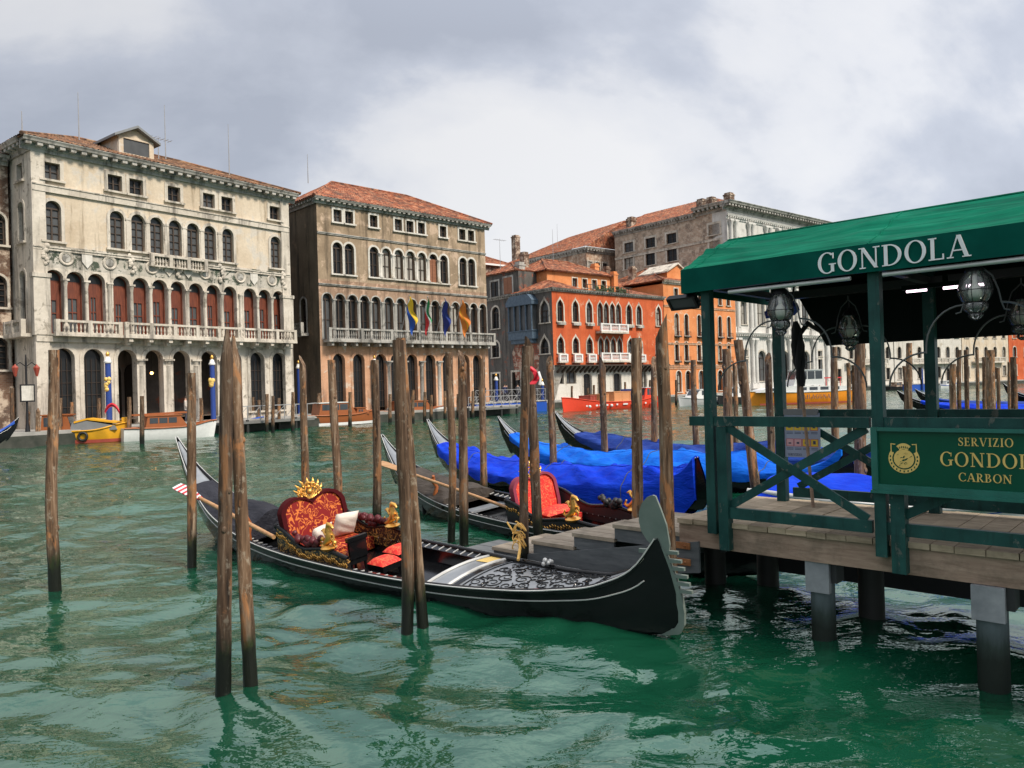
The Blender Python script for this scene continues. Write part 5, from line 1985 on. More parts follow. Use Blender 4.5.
    def cover(self, label, x0, x1, mat, ridge, name='boat_cover', over=.05, hang=.16, group=None, seed=1, fold=.02, bow_drop=0.0):
        """ridge: list of (x, height above the gunwale)"""
        rg = np.random.default_rng(seed)
        ph = rg.uniform(0, 6.28, 8)
        rx, rh = [r[0] for r in ridge], [r[1] for r in ridge]
        P = []
        for x in np.linspace(x0, x1, 90):
            w = beam_(x) + over
            g = gun(x)
            h = max(.02, float(hermite(rx, rh, np.array([x]))[0]))
            row = []
            for s in np.linspace(-1, 1, 33):
                a = abs(s)
                if a > .86:
                    t = (a - .86) / .14
                    y = np.sign(s) * (w + .01 * math.sin(x * 9 + ph[0]) * t)
                    z = g + .045 - (hang * (1 + bow_drop * float(smoothstep((x - 1.5) / 3.2))) + .05 * math.sin(x * 2.3 + ph[1] + s) + .03 * math.sin(x * 7 + ph[2])) * t
                else:
                    q = a / .86
                    y = np.sign(s) * w * q
                    z = g + .045 + h * (1 - q ** 1.35) ** .9
                    z += fold * min(1, h * 5) * (.3 + 1.2 * (1 - abs(2 * q - 1))) * (1.2 - 2.2 * abs(math.sin(x * 1.55 + 2.6 * s + ph[3])) ** .7 + .9 * abs(math.sin(x * 3.3 - 4 * q + ph[4])) + .4 * math.sin(x * 11 + 9 * q + ph[5]))
                row.append(self.p(x, y, z))
            P.append(row)
        b = MB()
        b.grid(P)
        for e in (0, -1):
            b.add(P[e], [tuple(range(len(P[e])))])
        o = b.build(name, M[mat], None, smooth=50)
        o.matrix_basis = self.W.copy()
        if group == 'blue boat covers':
            for i in (18, 47, 74):
                r_ = MB()
                r_.tube([Vector(q) + Vector((0, 0, .008)) for q in P[i]], .009, 5)
                r_.build('tie_rope', M['wire'], o, smooth=60)
            r_ = MB()
            r_.tube([Vector(row[16]) + Vector((0, 0, .004)) for row in P], .010, 5)
            r_.build('seam', M[mat], o, smooth=60)
        return tag(o, label, 'boat cover', group)

    def forcola(self, x, y):
        b = MB()
        b.tube([self.p(x, y, gun(x) - .1), self.p(x, y, gun(x) + .12), self.p(x + .05, y + .03, gun(x) + .26), self.p(x - .02, y, gun(x) + .38), self.p(x + .05, y - .02, gun(x) + .5)], [.05, .05, .038, .05, .03], 7)
        b.build('oarlock', M['varnish'], self.root, smooth=60)


def oar(label, p0, p1, striped):
    p0, p1 = Vector(p0), Vector(p1)
    root = thing('oar', label, 'oar', tuple(p0))
    d = p1 - p0
    L = d.length
    d.normalize()
    side = d.cross(Vector((0, 0, 1))).normalized()
    upv = Vector((.0, -.55, .8))
    side = d.cross(upv).normalized()
    nrm = side.cross(d).normalized()
    b = MB()
    b.tube([d * (L * t) for t in np.linspace(.28, 1.0, 8)], [.03, .032, .033, .033, .033, .032, .03, .028], 8)
    b.build('shaft', M['oar'], root, smooth=60)
    n = 12
    b = MB()
    for k in range(n):
        t0, t1 = k / n * .30, (k + 1) / n * .30
        w0, w1 = [float(np.interp(t, [0, .05, .2, .30], [.075, .085, .07, .03])) for t in (t0, t1)]
        b.m = k % 2 if striped else 0
        a0, a1 = d * (L * t0), d * (L * t1)
        e = .012
        b.add([a0 - side * w0 - nrm * e, a0 + side * w0 - nrm * e, a1 + side * w1 - nrm * e, a1 - side * w1 - nrm * e,
               a0 - side * w0 + nrm * e, a0 + side * w0 + nrm * e, a1 + side * w1 + nrm * e, a1 - side * w1 + nrm * e],
              [(0, 1, 2, 3), (7, 6, 5, 4), (0, 4, 5, 1), (1, 5, 6, 2), (2, 6, 7, 3), (3, 7, 4, 0)])
    b.build('blade', [M['flag_white'], M['flag_red']] if striped else [M['oar']], root)
    return root


def pillow(label, mat, sx, sy, th, cat='cushion'):
    n = 14
    b = MB()
    for sg in (1, -1):
        P = []
        for i in range(n + 1):
            u = -1 + 2 * i / n
            row = []
            for j in range(n + 1):
                v = -1 + 2 * j / n
                e = max(0, (1 - abs(u) ** 3)) ** .55 * max(0, (1 - abs(v) ** 3)) ** .55
                pin = 1 - .06 * (1 - abs(u)) * abs(v) ** 4 - .0
                row.append((sx / 2 * u * (1 - .05 * (1 - v * v)), sy / 2 * v * (1 - .05 * (1 - u * u)), sg * (th / 2 * e + (.006 * math.sin(u * 9 + v * 4) * e))))
            P.append(row)
        b.grid(P)
    o = b.build('cushion', M[mat], None, smooth=80)
    return tag(o, label, cat)


def heart(w, h, n=30):
    """two rounded lobes above a square seat back, starting bottom left"""
    pts = [(-w * .94, 0), (w * .94, 0), (w, h * .35)]
    for k in range(n + 1):
        a = math.pi * k / n
        lob = 0
        if k <= n:
            x = w * math.cos(a)
            ax = abs(x) / w
            z = h * (.62 + .38 * math.sqrt(max(0, 1 - ((ax - .52) / .52) ** 2 * (1 if ax > .52 else .62))))
            pts.append((x, z if abs(ax - 1) > .001 else h * .62))
    pts.append((-w, h * .35))
    return pts


def gilded_horse(b, c, s, mir=1):
    """rearing sea horse: curled tail, chest, neck, head and wing"""
    c = Vector(c)
    T = lambda x, z, y=0: c + Vector((x * mir * s, y * s, z * s))
    b.lathe([(.10 * s, 0), (.12 * s, .03 * s), (.07 * s, .06 * s)], 10, tuple(c))
    b.tube([T(-.16, .14), T(-.20, .08), T(-.13, .05), T(-.05, .09), T(.03, .15), T(.06, .23), T(.03, .31), T(.05, .36), T(.11, .35), T(.15, .31)],
           [.012 * s, .02 * s, .032 * s, .045 * s, .06 * s, .052 * s, .035 * s, .036 * s, .03 * s, .016 * s], 8)
    b.tube([T(.07, .2), T(.14, .22), T(.15, .16)], [.022 * s, .018 * s, .01 * s], 6)
    b.tube([T(.07, .17), T(.13, .13), T(.11, .08)], [.022 * s, .018 * s, .01 * s], 6)
    b.tube([T(-.02, .2), T(-.08, .27), T(-.13, .25)], [.03 * s, .028 * s, .01 * s], 6)
    b.tube([T(0, .3), T(-.03, .24), T(-.02, .18)], [.018 * s, .022 * s, .012 * s], 6)


def seat_parts(G, x, mat, trim, crest_mat, w=.5, h=.82, crest=True, lean=.18):
    X = lambda s, d, z: G.p(x - (z - .2) * lean + d, s, z)
    z0 = .22
    out = heart(w, h)
    inn = [(a * .87, .06 + b_ * .885) for a, b_ in out]
    b = MB()
    b.ring([(a, z0 + b_) for a, b_ in out], [(a, z0 + b_) for a, b_ in inn], -.03, .085, X)
    b.prism([(a * .985, z0 + b_ * .985 + .006) for a, b_ in out], -.055, -.031, X)
    tr = b.build('seat_back_frame', M[trim], G.root, smooth=40)
    b = MB()
    b.prism([(a, z0 + b_) for a, b_ in inn], -.03, .05, X)
    b.build('seat_back', M[mat], G.root, smooth=40)
    b = MB()
    b.box(x * G.k + .06, -w * .95, .12, x * G.k + .62, w * .95, .30)
    P = []
    for u in np.linspace(0, 1, 9):
        P.append([(x * G.k + .05 + .58 * u, w * .95 * v, .302 + .07 * (1 - (2 * u - 1) ** 4) * (1 - v ** 6)) for v in np.linspace(-1, 1, 9)])
    b.grid(P)
    b.build('seat_cushion', M[mat], G.root, smooth=50)
    if crest:
        b = MB()
        zt = z0 + h * .93
        rg = random.Random(4)
        for k in range(7):                             # openwork of leafy scrolls
            a = math.pi * (k + .5) / 7
            cy, cz = .17 * math.cos(a), .05 + .13 * math.sin(a)
            sg = 1 if math.cos(a) > 0 else -1
            r0 = .062 - .012 * abs(math.cos(a))
            b.tube([X(.03 * math.cos(a), .03, zt - .02)] + [X(cy + sg * r0 * (1 - t / 11) * math.cos(a + sg * t * .8 - 1.9), .03 + .02 * math.sin(t), zt + cz + r0 * (1 - t / 11) * math.sin(a + sg * t * .8 - 1.9)) for t in range(10)],
                   [.018, .017, .017, .016, .016, .015, .014, .013, .012, .010, .008], 6)
            b.tube([X(cy * 1.1, .03, zt + cz * 1.05), X(cy * 1.35, .05, zt + cz * 1.3 + .02), X(cy * 1.42 + sg * .02, .02, zt + cz * 1.38 + .05)], [.018, .02, .005], 6)
        b.ball(X(0, .05, zt + .09), .045, 8)
        b.ball(X(0, .05, zt + .16), .03, 8)
        for k in range(14):
            a = rg.uniform(0, math.pi)
            rr = rg.uniform(.06, .22)
            b.ball(X(rr * 1.1 * math.cos(a), rg.uniform(.0, .07), zt + rr * math.sin(a)), rg.uniform(.012, .024), 6)
        b.build('seat_crest', M[crest_mat], G.root, smooth=60)


def arm_panels(G, x0, x1, mat='scroll'):
    for sg in (1, -1):
        xs = np.linspace(x0, x1, 22)
        b = MB()
        top = []
        P, Q = [], []
        for x in xs:
            t = (x - x0) / (x1 - x0)
            h = .16 + .17 * (1 - smoothstep(t * 2.2)) + .035 * math.cos(t * 9)
            y = sg * (beam_(x) * .93 - .05)
            P.append([G.p(x, y, gun(x) - .12), G.p(x, y, gun(x) + h)])
            Q.append([G.p(x, y - sg * .05, gun(x) - .12), G.p(x, y - sg * .05, gun(x) + h)])
            top.append(G.p(x, y - sg * .025, gun(x) + h))
        b.grid(P)
        b.grid(Q)
        for e in (0, -1):
            b.add([P[e][0], P[e][1], Q[e][1], Q[e][0]], [(0, 1, 2, 3)])
        a = b.build('arm_panel', M[mat], G.root, smooth=50)
        b = MB()
        b.tube(top, .035, 8)
        b.ball(top[0], .05, 8)
        b.build('arm_rail', M['black'], a, smooth=60)
        b = MB()
        b.tube([Vector(p) + Vector((0, sg * .012, -.05)) for p in top], .008, 5)
        n = len(top)
        for k in range(34):
            i = k * (n - 1) / 34
            p = Vector(top[int(i)]).lerp(Vector(top[min(n - 1, int(i) + 1)]), i % 1)
            hh = .06 + .05 * math.sin(k * 1.3)
            q = p + Vector((0, sg * .032, -.09 - hh * .4))
            b.tube([q, q + Vector((.035, 0, -.03)), q + Vector((.05, 0, .01)), q + Vector((.02, 0, .03))], .0075, 4)
        b.build('gilt_scrollwork', M['gold'], a, smooth=60)


def roses(G, x0, x1, sg, n=9):
    b = MB()
    rg = random.Random(int(x0 * 10) + sg)
    for k in range(n):
        x = x0 + (x1 - x0) * k / (n - 1)
        for q in range(3):
            b.ball(G.p(x + rg.uniform(-.03, .03), sg * (beam_(x) * .93 - .09) + rg.uniform(-.04, .04), gun(x) + .29 + rg.uniform(-.05, .05) - .04 * math.sin(math.pi * k / (n - 1))), rg.uniform(.04, .06), 7)
    return b.build('rose_garland', M['rose'], G.root, smooth=60)


def deck_ornament(G):
    b = MB()
    rg = random.Random(5)
    def on(x, y, e=.006):
        return Vector(G.p(x, y, G.deck_z(x, y) + e))
    for row in range(4):
        x = 2.80 + .05 * row
        while x < 4.55:
            w = beam_(x)
            yy = (-.62 + .41 * row) * w + rg.uniform(-.03, .03)
            if abs(yy) < w * .78:
                sgn = rg.choice((-1, 1))
                r0 = rg.uniform(.06, .105) * min(1, w / .38)
                pts = []
                a0 = rg.uniform(0, 6.28)
                for k in range(16):
                    a = a0 + sgn * k * .62
                    rr = r0 * (1 - k / 19)
                    pts.append(on(x + rr * 1.25 * math.cos(a), max(-w * .86, min(w * .86, yy + rr * math.sin(a)))))
                b.tube(pts, [.0085 - .0003 * k for k in range(16)], 5)
                for q in range(3):
                    a = a0 + rg.uniform(0, 6.28)
                    p0 = on(x + r0 * 1.2 * math.cos(a), yy + r0 * math.sin(a) * .9)
                    p1 = on(x + r0 * 2.0 * math.cos(a + .3), max(-w * .84, min(w * .84, yy + r0 * 1.5 * math.sin(a + .3))))
                    b.tube([p0, p0.lerp(p1, .5) + Vector((.02, .015, .005)), p1], [.005, .010, .004], 5)
            x += rg.uniform(.21, .27)
    # panel border
    for s in (-.86, .86):
        b.tube([on(x, s * beam_(x), .004) for x in np.linspace(2.68, 4.75, 20)], .009, 5)
    b.tube([on(2.68, y * beam_(2.68), .004) for y in np.linspace(-.86, .86, 9)], .009, 5)
    b.build('carved_scrolls', M['black'], G.root, smooth=60)


# nearest gondola
BOW = (1.73, 7.66)
hd = -0.729
G1 = Gondola('nearest black gondola with heart shaped red seat, carved bow deck with painted sky sheen and bow iron', (BOW[0] - .1 * math.cos(hd), BOW[1] - .1 * math.sin(hd)),
             (BOW[0] - 10.75 * math.cos(hd), BOW[1] - 10.75 * math.sin(hd)), 0.118, su=.30, deck0=2.13)
deck_ornament(G1)
b = MB()
x = 2.42
b.m = 0
for xx_, ww, mt in ((2.14, .05, 0), (2.48, .035, 0)):
    b.m = mt
    b.tube([G1.p(xx_, y * beam_(xx_) * .96, G1.deck_z(xx_, y * beam_(xx_)) + .012) for y in np.linspace(-1, 1, 9)], .02, 6)
b.build('deck_edge_strip', M['silver'], G1.root, smooth=60)
b = MB()
b.grid([[Vector(G1.p(xx_, y, G1.deck_z(xx_, y) + .008)) for y in np.linspace(.27, .56, 5)] for xx_ in (2.19, 2.32, 2.44)])
b.build('gilt_panel', M['gold_paint'], G1.root)
b = MB()
b.grid([[Vector(G1.p(xx_, y, G1.deck_z(xx_, y) + .009)) for y in np.linspace(-.55, .55, 9)] for xx_ in (2.53, 2.58, 2.62)])
b.build('deck_band', M['black'], G1.root)
b = MB()
for k in range(10):
    a = random.uniform(0, 6.28)
    b.ball(G1.p(3.35 + random.uniform(-.05, .05), .40 + random.uniform(-.04, .04), gun(3.35) + .05 + random.uniform(0, .06)), random.uniform(.02, .035), 6)
b.build('deck_cleat', M['silver'], G1.root, smooth=60)
SX = -1.03
seat_parts(G1, SX, 'damask', 'wine', 'gold', .575, .84)
arm_panels(G1, -1.25, .55)
for sg in (1, -1):
    roses(G1, -.7, -.1, sg)
    b = MB()
    c_ = G1.p(.10, sg * (beam_(.1) * .93 - .09), gun(.1) + .2)
    gilded_horse(b, c_, 1.0, 1)
    for k in range(10):
        b.ball((c_[0] + random.uniform(-.12, .1), c_[1] + random.uniform(-.05, .05), c_[2] + random.uniform(0, .16)), random.uniform(.02, .045), 6)
    b.build('gilded_figure', M['gold'], G1.root, smooth=60)
G1.place(pillow('ivory cushion leaning on the left half of the heart shaped seat', 'cushion', .36, .36, .15), SX + .38, -.20, .50, 0, .1, -1.15)
G1.place(pillow('larger ivory cushion leaning on the right half of the heart shaped seat', 'cushion', .42, .40, .16), SX + .38, .24, .56, .08, -.2, -1.1)


def stool(label, G, x, y, w, mat='red_plush', back=False):
    root = thing('stool' if not back else 'chair', label, 'stool' if not back else 'chair')
    G.place(root, x, y, .04)
    b = MB()
    for sx in (-1, 1):
        for sy in (-1, 1):
            b2 = MB()
            b2.tube([(sx * w * .42, sy * w * .42, 0), (sx * w * .40, sy * w * .40, .2)], [.018, .024], 6)
            b2.build('leg', M['black'], root)
    b.box(-w / 2, -w / 2, .17, w / 2, w / 2, .25)
    b.build('seat_frame', M['black'], root)
    b = MB()
    P = []
    for u in np.linspace(-1, 1, 9):
        P.append([(w * .5 * u, w * .5 * v, .252 + .075 * max(0, 1 - u ** 4) ** .6 * max(0, 1 - v ** 4) ** .6) for v in np.linspace(-1, 1, 9)])
    b.grid(P)
    b.build('seat', M[mat], root, smooth=60)
    if back:
        b = MB()
        b.box(w / 2 - .02, -w / 2, .25, w / 2 + .02, w / 2, .52)
        b.box(w / 2 - .03, -w / 2 - .02, .50, w / 2 + .03, w / 2 + .02, .56)
        b.build('backrest', M['black'], root)
    return root


stool('red topped stool in the nearest gondola, close to its far gunwale', G1, .62, .26, .36)
stool('red topped stool in the nearest gondola, close to its near gunwale', G1, .85, -.2, .34)
stool('small black chair facing the heart shaped seat of the nearest gondola', G1, .12, -.22, .30, 'damask', True)
b = MB()
b.grid([[Vector(G1.p(x, y, .06 + .004 * math.sin(x * 20))) for y in np.linspace(-.42, .42, 8)] for x in np.linspace(-.9, 1.3, 16)])
o = b.build('carpet', M['carpet'], None, smooth=60)
o.matrix_basis = G1.W.copy()
tag(o, 'red carpet on the floor before the heart shaped seat', 'carpet')
G1.forcola(-2.15, -.58)
G1.cover('black cover folded over the stern of the nearest gondola', -4.7, -2.35, 'tarp_black', [(-4.7, .02), (-4.2, .08), (-3.2, .25), (-2.35, .26)], over=.0, hang=.08, seed=3, group=None)
b = MB()
b.tube([(-.9 * G1.k, -.45, .30), (-2.6 * G1.k, -.2, .46)], .022, 6)
oar('oar with red and white striped blade, stuck out over the near stern side', at(177, 486, 12.6), at(274, 537, 9.9), True)

# second gondola
G2 = Gondola('black gondola with bright red plush seat and brown stern cover, behind the landing steps', (3.34, 9.95), (-3.05, 18.6), 0.10, ferro=False, deck0=2.9)
seat_parts(G2, .45, 'red_plush', 'purple', 'gold', .50, .80)
arm_panels(G2, .3, 2.6, 'black_matt')
for sg, xx_, sc in ((1, 2.5, 1.15), (-1, 2.0, 1.1)):
    b = MB()
    gilded_horse(b, G2.p(xx_, sg * (beam_(xx_) * .93 - .09), gun(xx_) + .19), sc, 1)
    b.build('gilded_figure', M['gold'], G2.root, smooth=60)
roses(G2, 1.6, 2.1, 1)
for r_ in G2.root.children:
    if r_.name.startswith('rose_garland'):
        r_.data.materials[0] = M['black_matt']
G2.place(pillow('bright red cushion in the gondola with the plush seat', 'red_plush',   .5, .7, .16), .95, 0, .42, 0, 0, 0)
stool('red topped stool in the gondola with the plush seat', G2, 2.45, -.05, .36)
G2.cover('dark brown cover folded over the stern of the second gondola', -4.3, -1.9, 'tarp_brown', [(-4.3, .04), (-3.6, .14), (-2.6, .26), (-1.9, .16)], over=.02, hang=.06, seed=8)
G2.forcola(-2.4, -.5)
p_ = [G2.world(-2.0, .35, gun(-2.0) + .1), G2.world(-1.7, .45, gun(-1.7) + .22), G2.world(-1.45, .5, gun(-1.4) + .06)]
oar('plain wooden oar lying along the near side of the second gondola', G2.world(-4.55, -.62, 1.05), G2.world(.4, -.5, .48), False)

# covered gondolas
G3 = Gondola('gondola under the royal blue cover with a sharp peak', (3.62, 14.35), (-2.55, 23.6), 0.06, ferro=False, lift=.14)
G3.cover('royal blue cover with a sharp peak over the first covered gondola', -4.55, 5.2, 'tarp_blue', [(-4.55, .03), (-3.9, .13), (-3.0, .20), (-1.2, .18), (0, .22), (1.6, .30), (3.2, .34), (4.4, .30), (5.2, .03)], seed=12, bow_drop=3.2, hang=.20, over=.08, group='blue boat covers', fold=.055)
G4 = Gondola('gondola under the azure cover, behind the royal blue one', (7.2, 16.2), (-.42, 24.2), 0.05, ferro=False, lift=.14)
G4.cover('bright azure cover over the second covered gondola', -4.9, 5.2, 'tarp_azure', [(-4.9, .02), (-4.2, .09), (-3, .18), (-1, .26), (1, .42), (2.0, .34), (3.0, .44), (3.6, .14), (5.2, .02)], seed=21, hang=.2, over=.08, group='blue boat covers', fold=.055)
G5 = Gondola('gondola under the navy cover, farthest of the covered ones by the landing', (9.3, 18.5), (1.5, 26.6), 0.05, ferro=False, lift=.16)
G5.cover('dull navy cover over the farthest gondola by the landing', -4.5, 5.2, 'tarp_navy', [(-4.5, .02), (-3.8, .18), (-3, .27), (-1, .22), (1, .32), (3, .42), (4.0, .1), (5.2, .02)], seed=33, hang=.2, over=.08, group='blue boat covers', fold=.055)
# boats beyond the dock
G6 = Gondola('far gondola with blue cover, left one seen under the awning', (36, 37), (25.0, 50.0), 0, ferro=False, group='far gondolas under the awning', lift=.1)
G6.cover('bright blue cover on the left far gondola under the awning', -4.6, 4.0, 'tarp_blue', [(-4.6, .02), (-3, .2), (0, .3), (4, .1)], seed=41)
G7 = Gondola('far gondola with navy cover, middle one seen under the awning', (39, 41), (28.0, 53.5), 0, ferro=False, group='far gondolas under the awning', lift=.1)
G7.cover('navy cover on the middle far gondola under the awning', -4.6, 4.0, 'tarp_navy', [(-4.6, .02), (-3, .2), (0, .3), (4, .1)], seed=42)
pS = at(1003, 384, 52)
G8 = Gondola('far gondola with purple grey cover near the right edge', (pS.x + 7.6, 44.5), (pS.x, 52), 0, ferro=False, group='far gondolas under the awning', lift=.35)
G8.cover('purple grey cover on the far gondola near the right edge', -4.0, 4.0, 'tarp_black', [(-4.0, .02), (-3, .2), (0, .3), (4, .1)], seed=43)
pL = at(19, 417, 38)
G9 = Gondola('gondola with blue cloth reaching its tip, cut by the left edge', (pL.x - 8.5, 31.5), (pL.x, 38), 0, ferro=False, group='moored gondolas', lift=.25)
G9.cover('blue cloth drawn up to the tip of the boat at the left edge', -5.4, 3.5, 'hull_blue', [(-5.4, .01), (-3, .06), (0, .15), (3.5, .1)], seed=44, over=.03, hang=.12)

# ================================================================== LETTERS
def ring_pts(cx, cz, rx, rz, a0, a1, n):
    return [(cx + rx * math.cos(R(a0 + (a1 - a0) * k / n)), cz + rz * math.sin(R(a0 + (a1 - a0) * k / n))) for k in range(n + 1)]


def arc_poly(cx, cz, rx, rz, tx, tz, a0, a1, n=22):
    """crescent stroke: thick at the sides (tx), thin at top and bottom (tz)"""
    return ring_pts(cx, cz, rx, rz, a0, a1, n) + ring_pts(cx, cz, rx - tx, rz - tz, a1, a0, n)


def bar(x0, z0, x1, z1):
    return [(x0, z0), (x1, z0), (x1, z1), (x0, z1)]


def slab_(x0, x1, w, z0=0.0, z1=1.0):
    """slanted stroke from (x0,z0) to (x1,z1), w wide"""
    return [(x0 - w / 2, z0), (x0 + w / 2, z0), (x1 + w / 2, z1), (x1 - w / 2, z1)]


TK, TN, SF = .150, .060, .055


def stem(x, lo=True, hi=True, t=TK):
    o = [bar(x - t / 2, 0, x + t / 2, 1)]
    if lo:
        o.append(bar(x - t / 2 - .09, 0, x + t / 2 + .09, SF))
    if hi:
        o.append(bar(x - t / 2 - .09, 1 - SF, x + t / 2 + .09, 1))
    return o


def stroke(pts, ws):
    l, r_ = [], []
    for i, p in enumerate(pts):
        q0, q1 = pts[max(0, i - 1)], pts[min(len(pts) - 1, i + 1)]
        dx, dz = q1[0] - q0[0], q1[1] - q0[1]
        n = math.hypot(dx, dz) or 1
        w = ws[i] / 2
        l.append((p[0] - dz / n * w, p[1] + dx / n * w))
        r_.append((p[0] + dz / n * w, p[1] - dx / n * w))
    return l + r_[::-1]


def glyph(c):
    if c == 'O':
        return .92, [arc_poly(.46, .5, .44, .53, .15, .055, 0, 180), arc_poly(.46, .5, .44, .53, .15, .055, 180, 360)]
    if c == 'C':
        return .80, [arc_poly(.46, .5, .44, .53, .15, .055, 48, 312), bar(.72, .70, .775, .97), bar(.735, .06, .785, .22)]
    if c == 'G':
        return .88, [arc_poly(.46, .5, .44, .53, .15, .055, 48, 318), bar(.72, .70, .775, .97), bar(.64, .05, .79, .42), bar(.55, .40, .88, .455)]
    if c == 'N':
        return .95, [bar(.12, 0, .18, 1), bar(.02, 0, .29, SF), bar(-.0, 1 - SF, .2, 1), slab_(.76, .16, .17), bar(.73, 0, .79, 1), bar(.64, 1 - SF, .92, 1)]
    if c == 'D':
        return .88, stem(.17) + [arc_poly(.32, .5, .52, .5, .15, .055, -90, 90), bar(.2, 0, .34, .055), bar(.2, .945, .34, 1)]
    if c == 'L':
        return .66, stem(.17) + [bar(.2, 0, .60, .06), bar(.56, .0, .62, .25)]
    if c == 'A':
        return .92, [slab_(.13, .44, .06), slab_(.78, .47, .165), bar(.24, .30, .66, .36), bar(.0, 0, .27, SF), bar(.6, 0, .94, SF)]
    if c == 'V':
        return .90, [slab_(.43, .13, .16), slab_(.45, .76, .06), bar(-.02, 1 - SF, .32, 1), bar(.62, 1 - SF, .90, 1)]
    if c == 'S':
        p = [(.50, .80), (.44, .93), (.30, .985), (.15, .92), (.10, .77), (.17, .62), (.31, .52), (.45, .41), (.51, .26), (.45, .09), (.28, .015), (.13, .07), (.06, .23)]
        return .60, [stroke(p, [.05, .06, .06, .09, .12, .14, .15, .14, .12, .09, .06, .06, .05]), bar(.485, .72, .53, .96), bar(.04, .04, .085, .29)]
    if c == 'E':
        return .66, stem(.17) + [bar(.2, 0, .56, .055), bar(.2, .945, .54, 1), bar(.2, .485, .46, .54), bar(.53, 0, .585, .22), bar(.50, .79, .555, 1), bar(.43, .41, .475, .61)]
    if c == 'R':
        return .80, stem(.17) + [arc_poly(.32, .735, .29, .265, .14, .05, -90, 90), bar(.2, .945, .34, 1), bar(.2, .47, .34, .52), slab_(.66, .34, .16, 0, .5), bar(.6, 0, .84, SF)]
    if c == 'B':
        return .74, stem(.17) + [arc_poly(.32, .75, .25, .25, .13, .05, -90, 90), arc_poly(.32, .265, .33, .265, .145, .05, -90, 90), bar(.2, .945, .34, 1), bar(.2, 0, .34, .052), bar(.2, .49, .34, .535)]
    if c == 'I':
        return .36, stem(.17)
    if c == 'Z':
        return .72, [bar(.05, .94, .62, 1), bar(.03, 0, .64, .06), slab_(.12, .53, .17), bar(.05, .76, .10, 1), bar(.60, 0, .65, .25)]
    if c == 'U':
        return .84, [bar(.08, .32, .22, 1), bar(.62, .32, .68, 1), arc_poly(.38, .34, .30, .36, .11, .055, 180, 360), bar(0, 1 - SF, .31, 1), bar(.54, 1 - SF, .77, 1)]
    return .4, []


def lettering(b, text, s, z, h, d, T, wide=1.0, gap=.10, th=.006, centre=False):
    tot = sum(glyph(c)[0] * wide + gap for c in text) * h
    x = s - tot / 2 if centre else s
    i = 0
    for c in text:
        w, polys = glyph(c)
        for p in polys:
            i += 1
            b.prism([(x + q[0] * h * wide, z + q[1] * h) for q in p], d - th - .0006 * (i % 7), d, T)
        x += (w * wide + gap) * h
    return x


# ================================================================== DOCK
DO = (2.18, 8.29)
DRZ = math.atan2(-.679, .734)
DZT = 1.10
DW = Matrix.Translation((DO[0], DO[1], 0)) @ Matrix.Rotation(DRZ, 4, 'Z')
dw = lambda u, n, z: DW @ Vector((u, n, z))
DK = thing('dock', 'weathered wooden gondola landing with green railings and steps down to the water', 'dock', (DO[0], DO[1], 0), DRZ)
NB = 1.86
b = MB()
u = -.45
rg = random.Random(2)
while u < 7.4:
    w = rg.choice((.19, .21, .24))
    b.box(u, -.085 + rg.uniform(-.012, .012), DZT - .055 + rg.uniform(-.003, .003), u + w - .008, NB, DZT + rg.uniform(-.004, .004))
    u += w
b.build('deck', M['planks'], DK)
b = MB()
b.box(-.45, -.055, .80, 3.05, .02, DZT - .06)
b.box(3.056, -.052, .80, 7.4, .02, DZT - .06)
b.build('edge_beam', M['beam'], DK)
b = MB()
b.box(-.45, NB - .09, .80, 7.4, NB - .01, DZT - .06)
for u in (-.4, 1.2, 2.7, 4.4, 6.2):
    b.box(u, .03, .78, u + .14, NB - .1, DZT - .07)
b.box(-.35, 1.78, .18, 3.4, 1.86, .62)
b.build('under_beam', M['black_matt'], DK)


def piling(u, n, r, capped, mat='piling'):
    b = MB()
    b.lathe([(r * 1.02, -1.2), (r, .2), (r * .98, .78)], 14, (u, n, 0))
    p = b.build('piling', M[mat], DK, smooth=50)
    if capped:
        b = MB()
        b.box(u - r * 1.0, n - r * 1.05 - .02, .50, u + r * 1.0, n - r * .7, .795)
        b.build('zinc_plate', M['zinc'], p)
        b = MB()
        b.box(u + r * 1.02, n - r * .8, .60, u + r * 1.5, n + r * .9, .797)
        b.build('beam_end', M['black_matt'], p)


piling(1.06, .10, .115, True)
piling(2.52, .06, .125, True)
piling(5.0, .06, .125, True)
for u, n in ((1.24, .95), (-.68, 1.16), (-.17, 1.54), (2.9, .8), (4.6, 1.2), (6.6, .6)):
    piling(u, n, .13, False, 'piling_dark')
# steps
edges = [(-.455, -1.36, .93), (-1.365, -1.98, .76), (-1.985, -2.66, .59), (-2.665, -3.39, .42), (-3.395, -4.35, .22)]
for i, (u1, u0, z) in enumerate(edges):
    b = MB()
    nn = 5
    for k in range(nn):
        n0, n1 = -.05 + 1.15 * k / nn, -.05 + 1.15 * (k + 1) / nn - .008
        b.box(u0, n0, z - .045, u1 + .02, n1, z + .002 * (k % 2))
    st = b.build('step', M['steps'] if i < 4 else M['step_grey'], DK)
    if i < 4:
        b = MB()
        b.box(u0 + .015, -.03, z - .175, u0 + .05, 1.09, z - .046)
        b.box(u0 + .05, -.028, z - .2, u1, -.0, z - .046)
        b.build('riser', M['step_grey'], st)
b = MB()
b.prism([(-.2, .86), (-.2, .52), (-3.6, .02), (-3.6, .25)], -.085, -.052)
b.prism([(-.5, .86), (-.5, .5), (-3.6, .02), (-3.6, .25)], 1.1, 1.13)
b.build('stringer', M['step_grey'], DK)
for z in (.80, .62):
    b = MB()
    b.box(-.72, -.105, z - .035, -.30, -.086, z + .035)
    for k in (-.66, -.5, -.36):
        b.ball((k, -.106, z), .014, 6)
    b.build('bracket', M['rust'], DK)
# railings
GP = M['green_paint']


